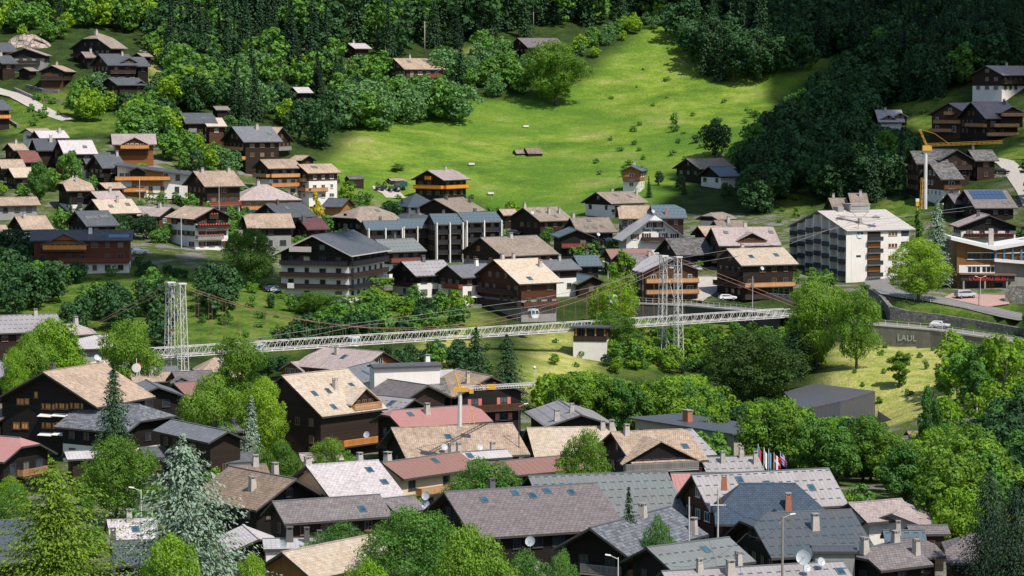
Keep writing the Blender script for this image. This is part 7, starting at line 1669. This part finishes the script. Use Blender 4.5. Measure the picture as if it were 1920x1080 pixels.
# lower town courtyards
fill([(-20,700),(500,690),(700,760),(1000,860),(1300,900),(1600,960),(1750,1010),(1750,1200),(-20,1200)], 250, 500, 10.5, [('mid',.3),('broad',.4),('bush',.3)], (2.5,5), 'in a courtyard of the lower town', 'courtyard trees of the lower town', 35, pad=.3, near=True)
fill([(262,60),(335,60),(335,180),(300,150),(285,110)], 900, 1060, 6.5, [('mid',.5),('dark',.3),('lime',.2)], (6,11), 'right of the highest chalets', 'trees right of the highest chalets', 47)
fill([(-10,60),(60,65),(130,60),(110,80),(20,76)], 930, 1060, 6.5, [('mid',.6),('lime',.4)], (4,8), 'behind the highest chalets', 'trees behind the highest chalets', 48)
# meadow and slope scrub
fill([(1120,260),(1280,210),(1420,170),(1450,210),(1400,290),(1250,340),(1080,350)], 850, 1020, 11, [('darkbush',.6),('bush',.4)], (1.3,3.2), 'scattered over the shaded side of the meadow', 'bushes scattered over the meadow', 36)
fill([(1160,130),(1280,90),(1300,200),(1200,220),(1100,200)], 930, 1060, 14, [('bush',.7),('darkbush',.3)], (.9,2.0), 'scattered over the upper meadow', 'small bushes on the upper meadow', 37)
fill([(560,340),(760,330),(940,380),(980,410),(880,400),(780,385)], 800, 880, 10, [('bush',.5),('limebush',.5)], (1.5,3.2), 'along the foot of the meadow', 'bushes at the meadow foot', 38, pad=.5, near=True)
fill([(1460,370),(1520,350),(1500,420),(1440,420)], 770, 860, 9, [('bush',.5),('darkbush',.5)], (1.2,2.5), 'on the shaded slope behind the big hotel', 'bushes behind the big hotel', 39)
fill([(1660,190),(1790,170),(1760,230),(1690,240)], 860, 960, 9, [('bush',.6),('limebush',.4)], (1.0,2.5), 'on the steep grass by the twin dormer house', 'bushes on the steep grass', 40)
fill([(60,190),(150,160),(180,200),(120,215),(100,240),(40,240)], 840, 960, 5.5, [('bush',.5),('limebush',.3),('goldbush',.1),('purplebush',.1)], (1.2,2.8), 'in the terraced hillside garden', 'shrubs of the terraced garden', 41, near=True)
fill([(780,660),(900,600),(980,690),(920,720),(800,690)], 560, 660, 8, [('bush',.5),('limebush',.5)], (1.5,3.2), 'on the golden slope in the middle', 'bushes on the middle golden slope', 42)
fill([(1000,680),(1060,620),(1120,650),(1120,700),(1000,740)], 560, 640, 8, [('limebush',1)], (1.2,2.6), 'on the golden slope under the bridge', 'bushes under the bridge', 43)
fill([(1500,560),(1640,540),(1660,600),(1500,600)], 650, 700, 7, [('limebush',.5),('bush',.5)], (1.5,3), 'around the bridge head lawns', 'bushes at the bridge head', 44)
fill([(1780,400),(1930,380),(1930,450),(1790,440)], 700, 770, 8, [('bush',.5),('limebush',.3),('bluish',.2)], (2,4), 'beside the flower balcony chalet', 'garden shrubs on the right slope', 45, near=True)
fill([(1410,500),(1500,490),(1560,540),(1400,545)], 690, 730, 5.5, [('bush',.4),('limebush',.5),('purplebush',.1)], (2,4), 'around the lawn before the big hotel', 'shrubs before the big hotel', 46, near=True)
# keep at most 290 of a kind as trees of their own, the nearest ones, the rest is one mass of forest
def fam(k): return 'spruce' if k in ('spruce',) else 'shrub' if 'bush' in k else 'leaf'
cnt = {'spruce': 8, 'leaf': 70, 'shrub': 4}; REST = []
ordr = sorted(range(len(ALL)), key=lambda i: -(ALL[i][4] / ALL[i][0]))
take = set()
for i in ordr:
    f = fam(ALL[i][3]); lim = 285
    uu = project(ALL[i][1], ALL[i][0], ALL[i][2] + ALL[i][4])
    if not (-30 < uu[0] < 1950 and uu[1] > -25): continue
    if ALL[i][3] == 'bare' and ALL[i][0] < 1120: take.add(i); continue
    if cnt[f] < lim: cnt[f] += 1; take.add(i)
for i, (y, x, z, k, h, where, group) in enumerate(ALL):
    if i in take:
        ww_ = None
        if k == 'bare': h *= 1.25
        tree_at(k, (x, y, z - .2), h, WD[k] + ' ' + where, WD[k] + ' ' + group)
    else: REST.append((y, x, z, k, h))
# the mass of the forest: one mesh of many crowns
def arr(me):
    n = len(me.vertices); a = np.empty(n * 3, np.float32); me.vertices.foreach_get('co', a); return a.reshape(-1, 4, 3)
low = {}
def lod(kind, n):
    out = []
    for crown, trunk, w0 in TREES[kind]:
        q = arr(crown); sel = np.random.default_rng(5).choice(len(q), min(n, len(q)), replace=False); q = q[sel]
        c = q.mean(1, keepdims=True); out.append(c + (q - c) * math.sqrt(len(arr(crown)) / len(sel)) * .9)
    return out
LOD = {k: lod(k, 1100) for k in ('spruce', 'dark', 'mid', 'broad', 'lime', 'bluish')}
for k in ('sparse', 'slim', 'tall'): LOD[k] = lod(k, 1000)
LOD['bush'] = lod('bush', 250); LOD['limebush'] = lod('limebush', 250); LOD['darkbush'] = lod('darkbush', 250); LOD['goldbush'] = LOD['bush']; LOD['purplebush'] = LOD['bush']; LOD['bare'] = LOD['slim']
V = []; M = []; mk = ['spruce', 'dark', 'mid', 'broad', 'lime', 'bluish']
for y, x, z, k, h in REST:
    L_0 = LOD[k][random.randrange(len(LOD[k]))]; a = random.uniform(0, 6.28); c, s = math.cos(a), math.sin(a); w_ = h * random.uniform(.85, 1.15)
    q = L_0 * np.array([w_, w_, h], np.float32); q = np.stack([q[..., 0] * c - q[..., 1] * s, q[..., 0] * s + q[..., 1] * c, q[..., 2]], -1) + np.array([x, y, z - .3], np.float32)
    V.append(q.reshape(-1, 3)); mi = {'spruce': 0, 'dark': 1, 'mid': 2, 'slim': 2, 'broad': 3, 'tall': 3, 'lime': 4, 'sparse': 4, 'bluish': 5}.get(k, 2); M.append(np.full(len(q), mi, np.int32))
if V:
    V = np.concatenate(V).astype(np.float32); M = np.concatenate(M); nf = len(M)
    me = bpy.data.meshes.new('forest'); me.vertices.add(len(V)); me.vertices.foreach_set('co', V.ravel()); me.loops.add(4 * nf); me.loops.foreach_set('vertex_index', np.arange(4 * nf, dtype=np.int32))
    me.polygons.add(nf); me.polygons.foreach_set('loop_start', np.arange(0, 4 * nf, 4, dtype=np.int32)); me.polygons.foreach_set('loop_total', np.full(nf, 4, dtype=np.int32)); me.polygons.foreach_set('material_index', M)
    for k in mk: me.materials.append(LEAF[k])
    me.update(calc_edges=True); a_ = me.attributes.new('leaf', 'FLOAT', 'FACE'); a_.data.foreach_set('value', RNG.random(nf).astype(np.float32))
    o = link('forest', me); tag(o, 'mass of mixed forest closing the top of the picture', 'forest', kind='stuff')
# ------------------------------------------------------------ hedges
def hedge(P, w_, h_, label, key='hedge'):
    P = resample([Vector(p) for p in P], .5); n = 90; C = []; Nn = []
    for p in P:
        k = 26; a = RNG.uniform(-.2, math.pi + .2, k); nx_ = np.cos(a); nz = np.clip(np.sin(a) * 1.6, -1, 1)
        C.append(np.stack([p.x + RNG.uniform(-.3, .3, k), p.y + nx_ * w_ / 2, p.z + h_ * .5 + nz * h_ * .5 * RNG.uniform(.9, 1.0, k)], 1)); 
        C[-1][RNG.random(k) < .55, 2] = p.z + RNG.random() * h_
        Nn.append(np.stack([RNG.normal(0, .4, k), -np.abs(nx_) - .2, nz + RNG.normal(0, .3, k)], 1))
    C = np.concatenate(C); o0 = C.mean(0); me, _ = quads_mesh('hedge', C - o0, np.concatenate(Nn), np.full(len(C), .24), LEAF[key]); o = link('hedge', me, None, tuple(o0)); tag(o, label, 'hedge')
hedge([at(1449,528,700), at(1462,533,694), at(1500,536,690), at(1545,534,692), at(1560,528,697)], 1.6, 2.0, 'trimmed yellow green hedge curving round the big hotel')
hedge([at(275,386,778), at(310,386,776)], 1.6, 3.4, 'tall clipped hedge before the orange apartment house')
hedge([at(632,572,652), at(700,575,652), at(757,575,652)], 1.4, 2.2, 'long clipped hedge below the black hotel')
hedge([at(92,424,745), at(126,420,748)], 1.4, 3.0, 'clipped hedge left of the row of pale roof windows')
hedge([at(690,541,672), at(736,541,672)], 1.6, 2.4, 'rounded hedge in front of the black chalet with ribbed roof')
hedge([at(1610,520,716), at(1660,521,716)], 1.2, 1.4, 'low hedge along the right foot of the big hotel')
# garden fence
mb = MB()
o0 = at(307,515,690)
for i in range(64): mb.box(i * .26, i * .26 + .2, 0, .05, -1.5, 1.1)
o = mb.build('garden_fence', BALM['grey'], None, tuple(o0)); tag(o, 'grey plank fence below the white and dark houses on the left', 'fence')
# ------------------------------------------------------------ unseen clouds added overhead, out of the frame, to shade parts of the valley
CLM = plain('shade_cloud_white', (.8,.8,.8), 1.0, 0, .05, .01)
def shade_cloud(label, targets, alt=520, seed=1):
    """unseen lumps added for their shade: set along the line from each shaded spot to the sun"""
    g_ = random.Random(seed); mb = MB(); n = 0; V = []; F = []
    for (px, py, D, rx, ry) in targets:
        p = at(px, py, D); c = p + TOSUN * ((alt - p.z) / TOSUN.z); base = len(V); nu, nv = 28, 10; ph = [g_.uniform(0, 6.28) for _ in range(6)]
        for j in range(nv + 1):
            th = math.pi * j / nv
            for i in range(nu):
                a = 2 * math.pi * i / nu; k = 1 + .13 * math.sin(3 * a + ph[0]) + .10 * math.sin(5 * a + ph[1]) + .07 * math.sin(9 * a + ph[2]) + .05 * math.sin(14 * a + ph[3] + j)
                V.append((c.x + rx * k * math.sin(th) * math.cos(a), c.y + ry * k * math.sin(th) * math.sin(a), c.z + 22 * math.cos(th) * (1 + .3 * math.sin(4 * a + ph[4]))))
        for j in range(nv):
            for i in range(nu): F.append((base + j * nu + i, base + j * nu + (i + 1) % nu, base + (j + 1) * nu + (i + 1) % nu, base + (j + 1) * nu + i))
    me = bpy.data.meshes.new('shade_cloud'); me.from_pydata(V, [], F); me.polygons.foreach_set('use_smooth', [True] * len(F)); me.materials.append(CLM)
    o = link('shade_cloud', me); tag(o, label, 'shade_cloud', kind='structure')
shade_cloud('unseen clouds added to shade the right hand wood', [(1700,80,1040,62,130),(1450,20,1150,60,45),(1345,45,1100,30,38),(1800,60,1060,60,90),(1580,290,880,48,55),(1470,330,840,34,30)], seed=2)
shade_cloud('smaller unseen clouds added to shade the left river bank', [(120,520,690,56,22)], alt=480, seed=3)
